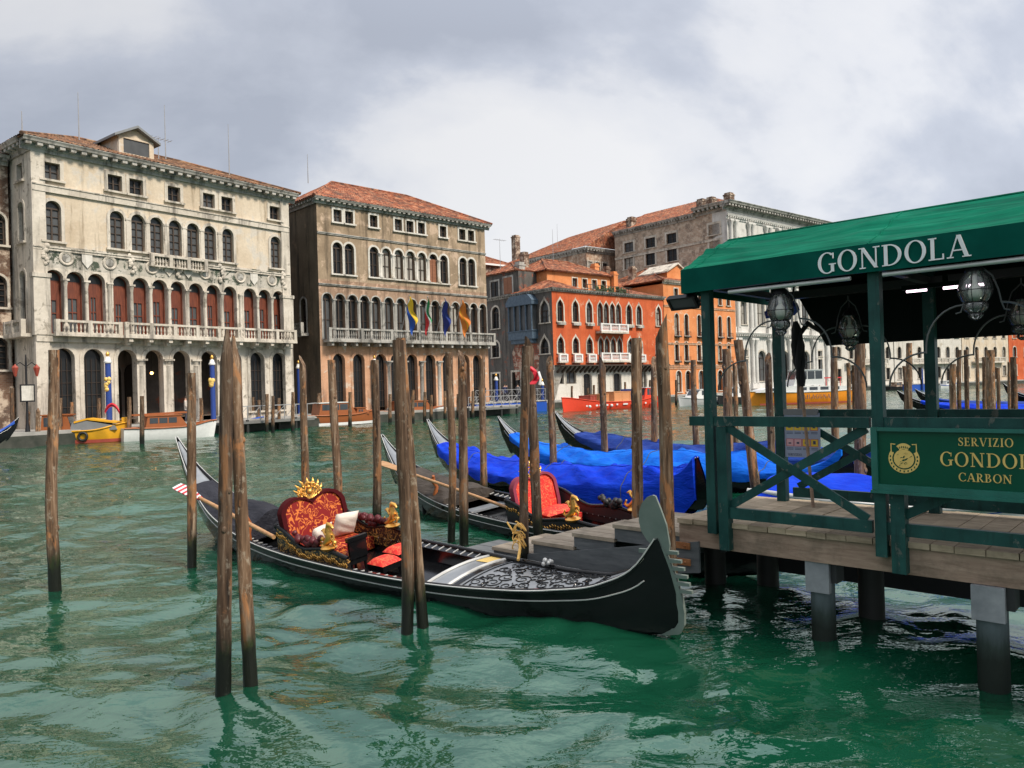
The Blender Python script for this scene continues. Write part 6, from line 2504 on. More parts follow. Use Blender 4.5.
def rail_bay(u0, u1, n, brace=True):
    b = MB()
    b.box(u0, n - .035, 2.125, u1, n + .035, 2.225)
    b.build('top_rail', GP, DK)
    b = MB()
    b.box(max(u0, .19 if n < 0 else .1) + .002, n - .03, 1.155, u1 - .002, n + .03, 1.27)
    b.build('bottom_rail', GP, DK)
    if brace:
        for k, (za, zb) in enumerate(((2.12, 1.28), (1.28, 2.12))):
            b = MB()
            b.beam((max(u0, .14) + .04, n - .012 + .028 * k, za), (u1 - .04, n - .012 + .028 * k, zb), .026, .085, (0, 0, 1))
            b.build('brace', GP, DK)


def rail_post(u, n, w=.10, z0=.82, z1=2.12):
    b = MB()
    b.box(u - w / 2, n - w / 2, z0, u + w / 2, n + w / 2, z1)
    b.build('rail_post', GP, DK)


FN = -.10
rail_bay(-.24, 1.62, FN - .0)
rail_bay(1.74, 3.34, FN)
rail_bay(3.46, 5.1, FN)
rail_post(.14, FN - .001, .11)
rail_post(1.85, FN - .004, .12)
rail_post(3.56, FN - .004, .12)
for u0, u1 in ((.12, 1.64), (1.76, 3.34), (3.46, 5.1)):
    rail_bay(u0, u1, 1.70)

# ================================================================== SHELTER
SH = thing('shelter', 'dark green gondola shelter with bright green awning lettered GONDOLA', 'shelter', (DO[0], DO[1], 0), DRZ)
for u in (0, 1.70, 3.40, 5.15):
    b = MB()
    b.box(u - .05, -.15, .98 if u == 0 else .95, u + .05, -.05, 3.69)
    b.build('post', GP, SH)
    b = MB()
    b.box(u - .055, 1.61, DZT - .02, u + .055, 1.72, 3.75)
    b.build('post', GP, SH)
U0, U1 = -.22, 6.6
NF, NBK, ZE, ZT, ZR, NR = -.24, 1.92, 3.55, 3.80, 4.25, .84
rg = np.random.default_rng(6)


def awning(nf, nb, n=150, m=40):
    P = []
    for i in range(n + 1):
        u = U0 + (U1 - U0) * i / n
        row = []
        for j in range(m + 1):
            v = j / m
            if v < .5:
                t = v / .5
                nn, z = nf + (NR - nf) * t, ZT + (ZR - ZT) * (t ** .92)
            else:
                t = (v - .5) / .5
                nn, z = NR + (nb - NR) * t, ZR + (ZT - ZR) * (t ** 1.08)
            rib = abs(((u - U0) / 1.7) % 1 - .5) * 2
            e = math.sin(math.pi * min(1, 2 * abs(v - .5) * (1 - abs(2 * abs(v - .5) - .0)) * 4)) if 0 else 4 * (abs(v - .5) * 2) * (1 - abs(v - .5) * 2)
            z -= .05 * e * (1 - rib ** 2)
            z += e * (.020 * math.sin(u * 2.3 + nn * 6.0) + .014 * abs(math.sin(u * 3.1 - nn * 7 + 1)) + .014 * math.sin(u * 1.1 + nn * 24) + .009 * math.sin(u * .7 - nn * 41 + 2))
            row.append((u, nn, z))
        P.append(row)
    return P


b = MB()
P = awning(NF, NBK)
b.grid(P)
aw = b.build('awning', M['canvas'], SH, smooth=60)
b = MB()
for i in (3, 42, 84, 126):
    b.tube([Vector(q) + Vector((0, 0, .004)) for q in P[i]], .007, 5)
b.tube([Vector(row[20]) + Vector((0, 0, .003)) for row in P], .012, 5)
b.build('seam', M['canvas'], aw, smooth=60)
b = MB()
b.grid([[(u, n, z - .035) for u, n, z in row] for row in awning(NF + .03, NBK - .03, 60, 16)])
b.build('shaded_underside', M['shade_dark'], SH, smooth=60)  # added sheet, dark with the shade beneath the green canvas


def fascia_sheet(u0, u1, n, nrm, z0, z1, seg):
    P = []
    for i in range(seg + 1):
        u = u0 + (u1 - u0) * i / seg
        row = []
        for j in range(7):
            v = j / 6
            w = .008 * math.sin(u * 5 + 2) * (1 - v) + .006 * math.sin(u * 11 + v * 3)
            row.append((u, n + nrm * w * .6, z0 + (z1 - z0) * v + (.006 * math.sin(u * 2.1) if j == 0 else 0)))
        P.append(row)
    return P


b = MB()
b.grid(fascia_sheet(U0, U1, NF, -1, ZE, ZT + .004, 120))
b.build('valance', M['canvas_shaded'], SH, smooth=60)
b = MB()
b.prism([(NF, ZE), (NBK, ZE), (NBK, ZT), (NR, ZR), (NF, ZT)], U0 - .012, U0 + .012, lambda s, d, z: (d, s, z))
b.build('end_panel', M['canvas_shaded'], SH)
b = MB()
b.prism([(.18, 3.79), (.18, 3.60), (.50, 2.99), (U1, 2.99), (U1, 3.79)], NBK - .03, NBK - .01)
b.build('rear_curtain', M['shade_dark'], SH)
b = MB()
b.box(U0 + .1, -.15, 3.57, U1, -.05, 3.66)
b.box(U0 + .1, 1.60, 3.57, U1, 1.72, 3.66)
for u in (0, 1.7, 3.4, 5.15):
    b.box(u - .04, -.04, 3.58, u + .04, 1.59, 3.65)
b.box(U0 + .1, .78, 4.08, U1, .88, 4.18)
b.build('roof_frame', M['black_matt'], SH)
b = MB()
b.tube([(.30, -.20, 3.515), (1.52, -.20, 3.515)], .021, 8)
b.tube([(1.80, -.20, 3.515), (6.5, -.20, 3.515)], .021, 8)
b.build('awning_tube', M['silver'], SH, smooth=60)
# lettering on the valance
FS = Facade(dw(0, NF - .012, 0)[:2], dw(5, NF - .012, 0)[:2])
s0_, zA_ = FS.S(818, 275)
s1_, zB_ = FS.S(973, 256)
b = MB()
h_ = .19
wid = sum(glyph(c)[0] for c in 'GONDOLA')
wide_ = ((s1_ - s0_) / h_ - 7 * .07) / wid
lettering(b, 'GONDOLA', s0_, 3.58, h_, NF - .012, FRONT, wide_, .07, .004)
b.build('lettering', M['letter'], SH)
# wrought iron arches under the frame
def arch(u0, u1, n):
    b = MB()
    L = u1 - u0
    for sg, ub in ((1, u0), (-1, u1)):
        q = lambda a, z: (ub + sg * a, n, z)
        b.tube([q(.05, 2.50)] + [q(.05 + .31 * (1 - math.cos(t)), 2.50 + .30 * math.sin(t)) for t in np.linspace(.15, 1.57, 9)] , .009, 6)
        b.tube([q(.36, 2.79)] + [q(.36 + .30 * (1 - math.cos(t)), 2.83 + .36 * math.sin(t)) for t in np.linspace(0, 1.57, 10)], .009, 6)
        b.tube([q(.66, 3.19), q(.64, 3.13), q(.60, 3.12)], .007, 6)
        b.tube([q(.66, 3.19), q(.68, 3.30), q(.72, 3.42), q(.80, 3.50), q(L / 2, 3.55)], .008, 6)
    return b.build('iron_arch', M['wire'], SH, smooth=60)


for u0, u1 in ((.05, 1.65), (1.75, 3.35), (3.45, 5.10)):
    arch(u0, u1, -.10)
    arch(u0, u1, 1.66)


# ------------------------------------------------------------------ lanterns
def lantern_master(label):
    root = thing('lantern', label, 'lantern', (0, 0, 0), 0, 'caged glass lanterns under the awning')
    b = MB()
    prof = [(.03, .25), (.07, .225), (.115, .16), (.143, .07), (.142, .01), (.112, -.055), (.088, -.075), (.104, -.105), (.10, -.14), (.062, -.172), (.052, -.182), (.06, -.205), (.035, -.232), (.01, -.245)]
    b.lathe(prof[::-1], 20, (0, 0, 0))
    b.build('glass_globe', M['lamp_glass'], root, smooth=60)
    b = MB()
    for k in range(8):
        a = 2 * math.pi * k / 8
        b.tube([((r_ + .006) * math.cos(a), (r_ + .006) * math.sin(a), z) for r_, z in prof], .0035, 5)
    for r_, z in ((.072, .225), (.145, .04), (.09, -.075), (.055, -.18)):
        b.tube([((r_ + .004) * math.cos(t), (r_ + .004) * math.sin(t), z) for t in np.linspace(0, 2 * math.pi, 21)[:-1]], .004, 5, closed=True)
    b.lathe([(.09, .225), (.07, .27), (.03, .30), (.02, .33)], 12)
    b.tube([(0, 0, .32), (0, 0, .48)], .008, 6)
    b.build('cage', M['iron'], root, smooth=60)
    b = MB()
    b.lathe([(.022, .11), (.045, .08), (.062, .02), (.052, -.035), (.018, -.065)][::-1], 12)
    b.lathe([(.022, .1), (.022, .2)], 10)
    b.build('bulb', M['bulb'], root, smooth=60)
    return root


LP = [(.80, -.10, 3.25, 'caged glass lantern hanging in front of the buildings, left end of the shelter'),
      (2.50, -.10, 3.27, 'caged glass lantern hanging in the front bay above the SERVIZIO sign'),
      (4.30, -.10, 3.22, 'caged glass lantern half cut by the right edge of the shelter'),
      (.86, 1.66, 3.12, 'caged glass lantern in the rear row, dim against the painted awning shade'),
      (2.55, 1.66, 3.14, 'caged glass lantern in the rear row, behind the SERVIZIO sign bay')]
lm = lantern_master(LP[0][3])
for i, (u, n, z, lab) in enumerate(LP):
    o = lm if i == 0 else copy_tree(lm)
    o['label'] = lab
    o.location = dw(u, n, z)
    o.rotation_euler = (0, 0, DRZ)
    o.scale = (.88, .88, .88)

# lit tube under the roof
pt = at(940, 286, 8.4)
o = thing('strip_light', 'lit pinkish fluorescent strip under the awning', 'strip light', tuple(dw(2.02, 1.0, 3.46)), DRZ)
b = MB()
b.tube([(-.02, 0, 0), (.34, 0, 0)], .014, 8)
b.tube([(-.36, 0, 0), (-.17, 0, 0)], .012, 8)
b.build('tube', M['tube_light'], o, smooth=60)
b = MB()
b.box(-.4, -.03, .016, .4, .03, .06)
b.box(-.02, -.02, .06, .02, .02, .14)
b.build('housing', M['shade_dark'], o)

# floodlight outside the corner
o = thing('floodlight', 'grey floodlight hanging outside the left corner of the awning', 'floodlight', tuple(dw(-.13, -.10, 3.47)), DRZ)
b = MB()
Tq = lambda s, d, z: (s - .16, d * .8 - z * .5, z * .55 + d * .6)
b.ring([(-.17, -.11), (.17, -.11), (.17, .11), (-.17, .11)], [(-.145, -.088), (.145, -.088), (.145, .088), (-.145, .088)], -.03, .03, Tq)
b.box(-.165, .0, -.105, .165, .05, .105, Tq)
b.build('housing', M['iron'], o)
b = MB()
b.flat([(-.146, -.089), (.146, -.089), (.146, .089), (-.146, .089)], -.015, Tq)
b.build('lens', M['glass_grey'], o)
b = MB()
b.tube([(.02, .02, -.02), (.09, .0, .05), (.10, 0, .1)], .012, 6)
b.build('bracket', M['iron'], o)
# security camera like dark fitting
o = thing('solar_light', 'dark boxy solar light under the left end of the awning', 'light', tuple(dw(.62, .35, 3.34)), DRZ + .5)
b = MB()
Tq = lambda s, d, z: (s, d * .9 - z * .3, z * .8 + d * .45 + s * .1)
b.prism([(-.17, -.05), (.12, -.06), (.17, .0), (.13, .05), (-.10, .05)], -.09, .09, Tq)
b.build('housing', M['flag_navy'], o, smooth=30)
b = MB()
b.prism([(-.11, -.025), (.06, -.03), (.08, .02), (-.07, .03)], -.1, -.091, Tq)
b.build('lens', M['glass_grey'], o)
b = MB()
b.tube([(.1, 0, .05), (.14, .0, .3)], .012, 6)
b.build('bracket', M['iron'], o)
# pole with a furled black cloth leaning inside the shelter
c0_ = onz(813, 507, DZT)
c1_ = at(796, 325, c0_.y + .15)
o = thing('furled_umbrella', 'furled black umbrella on a thin wooden pole leaning in the shelter', 'umbrella', tuple(c0_))
b = MB()
dd = c1_ - c0_
b.tube([dd * t for t in np.linspace(0, 1, 9)], .02, 8)
b.build('pole', M['oar'] if 0 else M['beam'], o, smooth=60)
b = MB()
rgx = random.Random(9)
for k in range(4):
    a = k * 1.57
    b.tube([dd * t + Vector((.05 * math.cos(a + t * 9) * w, .05 * math.sin(a + t * 9) * w, 0)) for t, w in zip(np.linspace(.66, 1.02, 9), [.3, .6, .5, .8, .7, .9, .8, .6, .2])], [.02, .03, .03, .035, .035, .04, .035, .03, .015], 7)
b.tube([dd * .93, dd * 1.0 + Vector((.16, .05, .02)), dd * .97 + Vector((.34, .1, -.03))], [.03, .035, .02], 7)
b.build('cloth', M['lantern_dark'], o, smooth=70)

# ------------------------------------------------------------------ sign board
us0 = FS.S(876, 455)[0]
o = thing('sign_board', 'green sign board with gold crest reading SERVIZIO GONDOLE CARBON', 'sign', tuple(dw(1.66, -.165, 0)), DRZ)
SW, SZ0, SZ1 = 1.86, 1.575, 2.135
b = MB()
b.box(.0, -.02, SZ0, SW, .015, SZ1)
b.build('board', M['green_sign'], o)
b = MB()
f_ = .05
b.box(-.004, -.05, SZ0 - .003, f_, .018, SZ1 + .004)
b.box(SW - f_, -.05, SZ0 - .003, SW + .004, .018, SZ1 + .004)
b.prism([(f_ + .001, SZ0 - .004), (SW - f_ - .001, SZ0 - .004), (SW - f_ - .001, SZ0 + f_), (f_ + .001, SZ0 + f_)], -.049, -.0201)
b.box(f_ + .001, -.049, SZ1 - f_ * .6, SW - f_ - .001, -.0201, SZ1 + .003)
b.box(-.01, -.075, SZ0 - .03, SW + .01, .02, SZ0 - .0045)
b.build('frame', M['green_frame'], o)
b = MB()
cx_ = FS.S(984, 455)[0] - 1.66
lettering(b, 'SERVIZIO', cx_, 1.99, .070, -.0202, FRONT, .96, .09, .003, True)
lettering(b, 'GONDOLE', cx_ + .03, 1.815, .118, -.0202, FRONT, .98, .09, .003, True)
lettering(b, 'CARBON', cx_ - .01, 1.69, .070, -.0202, FRONT, 1.0, .09, .003, True)
b.build('lettering', M['gold_paint'], o)
b = MB()
ex, ez = .265, 1.86
b.prism(arc_poly(ex, ez, .128, .128, .032, .032, 148, 392, 34), -.0235, -.0202)
b.prism(ring_pts(ex, ez, .084, .084, 0, 354, 30), -.0228, -.0203)
b.prism(arc_poly(ex, ez + .01, .095, .128, .05, .05, 52, 128, 12), -.0242, -.0204)
for sg in (-1, 1):
    b.prism([(ex + sg * .10, ez + .06), (ex + sg * .108, ez + .06), (ex + sg * .108, ez + .135), (ex + sg * .10, ez + .135)], -.0225, -.0205)
    b.prism([(ex + sg * .066, ez + .132), (ex + sg * .108, ez + .135), (ex + sg * .108, ez + .128), (ex + sg * .07, ez + .124)], -.0226, -.0206)
for k in range(9):
    a = R(200 + 140 * k / 8)
    c_ = (ex + .098 * math.cos(a), ez + .098 * math.sin(a))
    b.m = 1
for k in range(13):
    a = R(170 + 200 * k / 12)
    c_ = (ex + .112 * math.cos(a), ez + .112 * math.sin(a))
    b.prism([(c_[0] - .006, c_[1] - .008), (c_[0] + .005, c_[1] - .008), (c_[0] + .006, c_[1] + .009), (c_[0] - .005, c_[1] + .008)], -.0246, -.0244)
for k in range(7):
    a = R(60 + 60 * k / 6)
    c_ = (ex + .09 * math.cos(a), ez + .105 * math.sin(a))
    b.prism([(c_[0] - .004, c_[1] - .009), (c_[0] + .004, c_[1] - .009), (c_[0] + .004, c_[1] + .009), (c_[0] - .004, c_[1] + .009)], -.0254, -.0252)
rgx = random.Random(12)
for k in range(26):
    rr, a = .068 * math.sqrt(rgx.random()), rgx.uniform(0, 6.28)
    c_ = (ex + rr * math.cos(a), ez + rr * math.sin(a))
    q = rgx.uniform(.006, .013)
    b.prism([(c_[0] + q * math.cos(t), c_[1] + q * .7 * math.sin(t + rr * 30)) for t in (0, 1.3, 2.6, 3.8, 5.1)], -.0236 - .0001 * k, -.0234)
b.build('crest', [M['gold_paint'], M['green_sign']], o)

# ------------------------------------------------------------------ service poster on the rear railing
o = thing('poster', 'grey blue service poster with yellow and pink pictogram squares on the rear railing', 'poster', tuple(dw(.02, 1.64, 0)), DRZ)
FR = Facade(dw(0, 1.64, 0)[:2], dw(5, 1.64, 0)[:2])
pa, pz1 = FR.S(783.5, 413)
pb_, pz0 = FR.S(821, 458)
pa, pb_ = pa - .02, pb_ - .02
b = MB()
b.box(pa, -.012, pz0, pb_, .0, pz1)
b.build('board', M['poster'], o)
b = MB()
b.box(pa + .01, -.03, pz1 - .02, pb_ - .02, .012, pz1 + .05)
b.build('top_strip', M['lead'], o)
pw = (pb_ - pa)
PM = [M['poster_yellow'], M['poster_pink'], M['poster_red'], M['poster_ink']]
for r_ in range(2):
    for c_ in range(4):
        x0 = pa + pw * (.08 + .225 * c_)
        z0 = pz1 - (pz1 - pz0) * (.42 + .36 * r_) + .02
        q = pw * .18
        b = MB()
        b.m = 2 if (r_ == 1 or c_ == 3) else 0
        b.box(x0 - .006, -.0135, z0 - .006, x0 + q + .006, -.0122, z0 + q + .006)
        b.m = 1 if (r_ == 1 and c_ < 2) else 0
        b.box(x0, -.0150, z0, x0 + q, -.0137, z0 + q)
        b.m = 3
        b.box(x0 + q * .3, -.0160, z0 + q * .3, x0 + q * .7, -.0152, z0 + q * (.5 + .1 * c_))
        for k in range(2):
            b.box(x0, -.0136, z0 - .03 - .016 * k, x0 + q, -.0124, z0 - .024 - .016 * k)
        b.build('pictogram', PM, o)
b = MB()
b.m = 3
lettering(b, 'SERVIZIO', pa + pw * .10, pz0 + .018, .028, -.0122, FRONT, 1.0, .12, .001)
b.build('lettering', PM, o)


# ================================================================== BOATS BY THE PALACES
def boat(name, label, cat, pos, yaw, L, B, zm, zb, zs, hull, trim='hull_white', group=None, blunt=.0, wl=None):
    root = thing(name, label, cat, (pos[0], pos[1], 0), yaw, group)
    xs = np.linspace(-.5, .5, 34)
    P, top = [], []
    for t in xs:
        x = t * L
        w = B / 2 * (1 - smoothstep((t - .05) / .45) ** 1.5 * (1 - blunt)) * (.82 + .18 * smoothstep((t + .5) / .3))
        w = max(w, .03)
        z = zm + (zb - zm) * smoothstep((t - .0) / .5) ** 1.6 + (zs - zm) * smoothstep((-t - .2) / .3)
        fl = .25 * smoothstep((t - .2) / .3)
        row = []
        for s in (1, .96, .88, .7, 0, -.7, -.88, -.96, -1):
            a = 1 - abs(s)
            tt = 0 if abs(s) == 1 else (.3 if abs(s) == .96 else (.75 if abs(s) == .88 else 1))
            row.append((x - fl * tt, s * w, z + (-.25 - z) * tt))
        P.append(row)
        top.append((x, w, z))
    b = MB()
    b.grid(P)
    b.add(P[0], [tuple(range(9))])
    b.add(P[-1], [tuple(range(9))])
    h = b.build('hull', M[hull], root, smooth=50)
    b = MB()
    b.grid([[(x, w * .97 * s, z - .12 if abs(s) < 1 else z - .02) for s in (-1, -.9, 0, .9, 1)] for x, w, z in top])
    b.build('deck', M['hull_white'] if trim != 'varnish' else M['varnish'], root, smooth=40)
    b = MB()
    for sg in (1, -1):
        b.tube([(x, sg * (w + .01), z - .01) for x, w, z in top], .05, 6)
    b.build('rub_rail', M[trim], root, smooth=60)
    if wl:
        b = MB()
        for sg in (1, -1):
            b.grid([[(x - .2 * smoothstep((x / L - .2) / .3), sg * (w * .965 + .012), zz) for zz in (.02, .22)] for x, w, z in top[:-1]])
        b.build('boot_stripe', M[wl], root)
    return root


def cabin(root, x0, x1, w, z0, z1, mat, glass='cab_glass', slope=.3, roof=None, nwin=3):
    b = MB()
    b.prism([(x0, z0), (x1, z0), (x1 - slope, z1), (x0 + slope * .3, z1)], -w / 2, w / 2)
    c = b.build('cabin', M[mat], root)
    b = MB()
    zz0, zz1 = z0 + (z1 - z0) * .42, z1 - .1
    Lw = (x1 - slope - .12 - x0 - slope * .3 - .1)
    for k in range(nwin):
        a0 = x0 + slope * .3 + .1 + Lw * k / nwin
        a1 = a0 + Lw / nwin - .08
        for sg in (1, -1):
            b.box(a0, min(sg * w / 2, sg * (w / 2 + .012)), zz0, a1, max(sg * w / 2, sg * (w / 2 + .012)), zz1)
    b.add([(x1 - slope * .42 + .012, -w * .42, zz0), (x1 - slope * .42 + .012, w * .42, zz0), (x1 - slope * .9 + .012, w * .42, zz1), (x1 - slope * .9 + .012, -w * .42, zz1)], [(0, 1, 2, 3)])
    b.build('cabin_window', M[glass], c)
    b = MB()
    b.box(x0, -w / 2 - .05, z1, x1 - slope + .12, w / 2 + .05, z1 + .06)
    b.build('cabin_roof', M[roof or mat], c)
    return c


# yellow cargo boat
pY = onz(88, 443.5)
YB = boat('cargo_boat', 'yellow cargo boat with black tyre fender, moored by the pale palace', 'boat', (pY.x - .6, pY.y + .8), .22, 5.0, 1.8, .75, 1.15, .8, 'hull_yellow', 'hull_yellow', blunt=.35, wl='rust_red')
b = MB()
b.prism([(2.1, .0), (2.45, .0), (2.32, 1.45), (2.1, 1.45)], -.24, .24)
b.build('stem_post', M['hull_yellow'], YB)
b = MB()
b.tube([(.15 + .23 * math.cos(t), -.93, .42 + .23 * math.sin(t)) for t in np.linspace(0, 6.28, 17)[:-1]], .075, 7, closed=True)
b.build('tyre_fender', M['rubber'], YB, smooth=60)
b = MB()
b.prism([(-.7, .65), (1.9, .75), (1.8, 1.0), (.2, 1.35), (-.5, 1.25)], -.62, .62)
b.build('foredeck_cover', M['lead'], YB)
b = MB()
b.prism([(-.4, 1.2), (.3, 1.38), (1.9, 1.12), (1.95, 1.2), (.3, 1.48), (-.4, 1.31)], -.66, .66)
b.build('coaming', M['hull_yellow'], YB)
cabin(YB, -2.2, -.5, 1.25, .6, 1.7, 'varnish')
# white taxi
pT = onz(166, 439.5)
d1 = F1.rz
W1 = boat('water_taxi', 'white motorboat with varnished cabin by the pale palace arches', 'motorboat', (pT.x, pT.y + .7), d1 - .25, 5.6, 1.9, .75, 1.05, .8, 'hull_white', 'varnish', wl=None)
cabin(W1, -1.6, .9, 1.35, .7, 1.45, 'varnish', slope=.5)
b = MB()
b.beam((-2.2, -.5, 1.55), (1.0, -.5, 1.62), .06, .10)
b.beam((-2.2, .5, 1.55), (1.0, .5, 1.62), .06, .10)
b.build('awning_rail', M['varnish'], W1)
pB = onz(232, 432)
W2 = boat('small_boat', 'small white and blue boat behind the pointed pole pair', 'boat', (pB.x, pB.y + .7), d1 - .2, 4.2, 1.6, .65, .95, .7, 'hull_white', 'hull_blue', wl='hull_blue')
cabin(W2, -1.2, .5, 1.1, .6, 1.1, 'hull_white', nwin=2)
pW = onz(340, 425)
W3 = boat('water_taxi', 'varnished wooden water taxi moored before the brown palace', 'motorboat', (pW.x, pW.y + .6), F2.rz - .12, 6.6, 2.0, .8, 1.1, .85, 'varnish', 'varnish', wl='hull_white')
cabin(W3, -2.2, 1.0, 1.6, .8, 1.75, 'varnish', slope=.6, roof='hull_white')
cabin(W3, 1.0, 2.2, 1.2, .8, 1.25, 'varnish', slope=.4, nwin=2)
pW = onz(412, 420)
W4 = boat('water_taxi', 'white hulled water taxi with orange brown cabin before the brown palace', 'motorboat', (pW.x, pW.y + .6), F2.rz - .12, 6.4, 2.0, .8, 1.1, .85, 'hull_white', 'varnish')
cabin(W4, -1.8, 1.6, 1.6, .8, 1.6, 'varnish', slope=.6)
# blue pontoon
pP = onz(513, 413)
PT = thing('pontoon', 'blue floating landing stage with white railings by the sooty house', 'pontoon', (pP.x, pP.y, 0), F2.rz)
b = MB()
b.box(-4.9, 0, -.4, 4.9, 3.6, 1.05)
b.build('float', M['hull_blue'], PT)
b = MB()
b.box(-5.0, -.08, 1.05, 5.0, 3.7, 1.16)
b.build('deck', M['stone_grey'], PT)
b = MB()
for k in range(9):
    x = -4.8 + 1.2 * k
    b.beam((x, .05, 1.16), (x, .05, 2.35), .04, .04)
    if k < 8:
        b.beam((x, .05, 1.2), (x + 1.2, .05, 2.3), .02, .02)
        b.beam((x, .075, 2.3), (x + 1.2, .075, 1.2), .02, .02)
b.beam((-4.8, .05, 2.35), (4.8, .05, 2.35), .045, .045)
b.beam((-4.8, .05, 1.75), (4.8, .05, 1.75), .04, .04)
b.build('railing', M['scaffold'], PT)
# red cargo boat
pR = onz(608, 409.3)
RB = boat('cargo_boat', 'long red cargo boat with white marks, moored before the red house', 'boat', (pR.x + .3, pR.y + .7), F3.rz + math.pi, 14.0, 2.6, .78, 1.4, 1.15, 'hull_red', 'hull_red')
b = MB()
for k, w in enumerate((.35, .25, .2, .7, .25, 1.3, .3, .2)):
    x = -5.8 + 1.5 * k
    b.box(x, 1.315, .42, x + w, 1.335, .58)
for k in range(4):
    b.ball((-5.2 + 3.2 * k, 1.33, .42), .16, 8)
b.build('white_marks', M['hull_white'], RB)
cabin(RB, -6.2, -4.6, 1.6, .75, 2.1, 'hull_red', roof='hull_white', nwin=2)
for i, (u, w, h, mt, lab) in enumerate(((-1.2, 2.6, 1.1, 'crate', 'orange brown crate in the middle of the red cargo boat'), (1.6, 1.4, .9, 'crate', 'smaller orange brown crate towards the left end of the red cargo boat'),
                                        (-3.0, .9, 1.3, 'hull_blue', 'blue drum crate beside the cabin of the red cargo boat'), (3.3, 1.1, .8, 'rust_red', 'dark red crate near the left end of the red cargo boat'))):
    wp = Matrix.Translation((RB.location.x, RB.location.y, .66)) @ Matrix.Rotation(RB.rotation_euler.z, 4, 'Z') @ Vector((u, 0, 0))
    o = thing('crate', lab, 'crate', tuple(wp), RB.rotation_euler.z + .05 * i)
    b = MB()
    b.box(-w / 2, -.7, 0, w / 2, .7, h)
    b.build('box', M[mt], o)
    b = MB()
    for x in (-w / 2 + .08, 0, w / 2 - .08):
        b.box(x - .06, -.73, .0, x + .06, -.7, h)
        b.box(x - .06, .7, .0, x + .06, .73, h)
    b.box(-w / 2 - .03, -.74, h, w / 2 + .03, .74, h + .06)
    b.build('slats', M['crate' if mt == 'crate' else mt], o)
# silver launch
pS = onz(699, 405.5)
SB = boat('motorboat', 'silver grey cabin launch by the orange house', 'motorboat', (pS.x, pS.y + .8), F4.rz + math.pi, 6.6, 2.0, .75, 1.0, .8, 'hull_silver', 'hull_white')
cabin(SB, -1.6, 1.3, 1.6, .7, 1.7, 'hull_white', slope=.9)
b2_ = onz(724, 404.5)
S2 = boat('motorboat', 'dark hulled small launch right behind the shelter corner post', 'motorboat', (b2_.x + 1.5, b2_.y + 1.0), F4.rz + math.pi, 6.5, 2.0, .8, 1.1, .9, 'iron', 'hull_white')
cabin(S2, -1.2, 1.2, 1.6, .8, 1.8, 'hull_white', slope=.7)
# orange water bus
pO = onz(798, 404.2)
WB = boat('water_bus', 'orange hulled water bus with white cabin, lettered along its side', 'water bus', (pO.x + .2, pO.y + .5), math.pi + .09, 10.6, 2.8, 1.25, 1.45, 1.35, 'hull_orange', 'hull_white')
b = MB()
b.prism([(4.6, 1.3), (-4.9, 1.3), (-4.9, 1.75), (1.6, 1.9), (4.2, 1.6)], -1.15, 1.15)
b.build('deckhouse', M['hull_white'], WB)
b = MB()
for k in range(2):
    b.prism([(3.7 - .95 * k, 1.42), (2.95 - .95 * k, 1.42), (2.75 - .95 * k, 1.72), (3.4 - .95 * k, 1.68)], 1.151, 1.165)
for k in range(4):
    b.box(-.4 - 1.15 * k, 1.151, 1.42, .45 - 1.15 * k, 1.165, 1.72)
b.build('side_window', M['cab_glass'], WB)
cabin(WB, -2.4, .9, 2.0, 1.88, 3.45, 'hull_white', slope=.5, nwin=3)
b = MB()
b.box(-4.3, -.8, 2.55, -2.6, .8, 2.66)
for x in (-4.2, -2.7):
    for y in (-.7, .7):
        b.beam((x, y, 1.7), (x, y, 2.56), .05, .05)
b.build('red_canopy', M['flag_red'], WB)
b = MB()
b.beam((4.6, 1.28, .12), (-5.0, 1.43, .12), .05, .16)
b.build('boot_stripe', M['rust_red'], WB)
b = MB()
lettering(b, 'ALILAGUNA', 1.9, .55, .42, 1.44, lambda s, d, z: (-(s - 1.9) + .5, d + .02, z), .9, .16, .01)
b.build('lettering', M['poster_ink'], WB)

# covered boat moored behind the dock
CB = boat('small_boat', 'white hulled boat under a blue cover, moored right behind the dock', 'boat', (6.7, 12.7), DRZ, 5.4, 1.7, .55, .85, .6, 'hull_white', 'hull_white')
b = MB()
P = []
for i in range(41):
    t = -.46 + .86 * i / 40
    w = .85 * (1 - smoothstep((t - .05) / .45) ** 1.5) * .92 + .03
    z = .58 + .3 * smoothstep(t / .5) ** 1.6
    P.append([(t * 5.4, w * s, z + (.30 + .05 * math.sin(t * 19)) * (1 - abs(s) ** 1.4) + .03 * math.sin(t * 31 + s * 6) * (1 - abs(s)) - (.12 if abs(s) > .99 else 0)) for s in np.linspace(-1.03, 1.03, 19)])
b.grid(P)
o = b.build('boat_cover', M['tarp_blue'], None, smooth=60)
o.matrix_basis = Matrix.Translation((6.7, 12.7, 0)) @ Matrix.Rotation(DRZ, 4, 'Z')
tag(o, 'blue cover over the white boat right behind the dock', 'boat cover', 'blue boat covers')

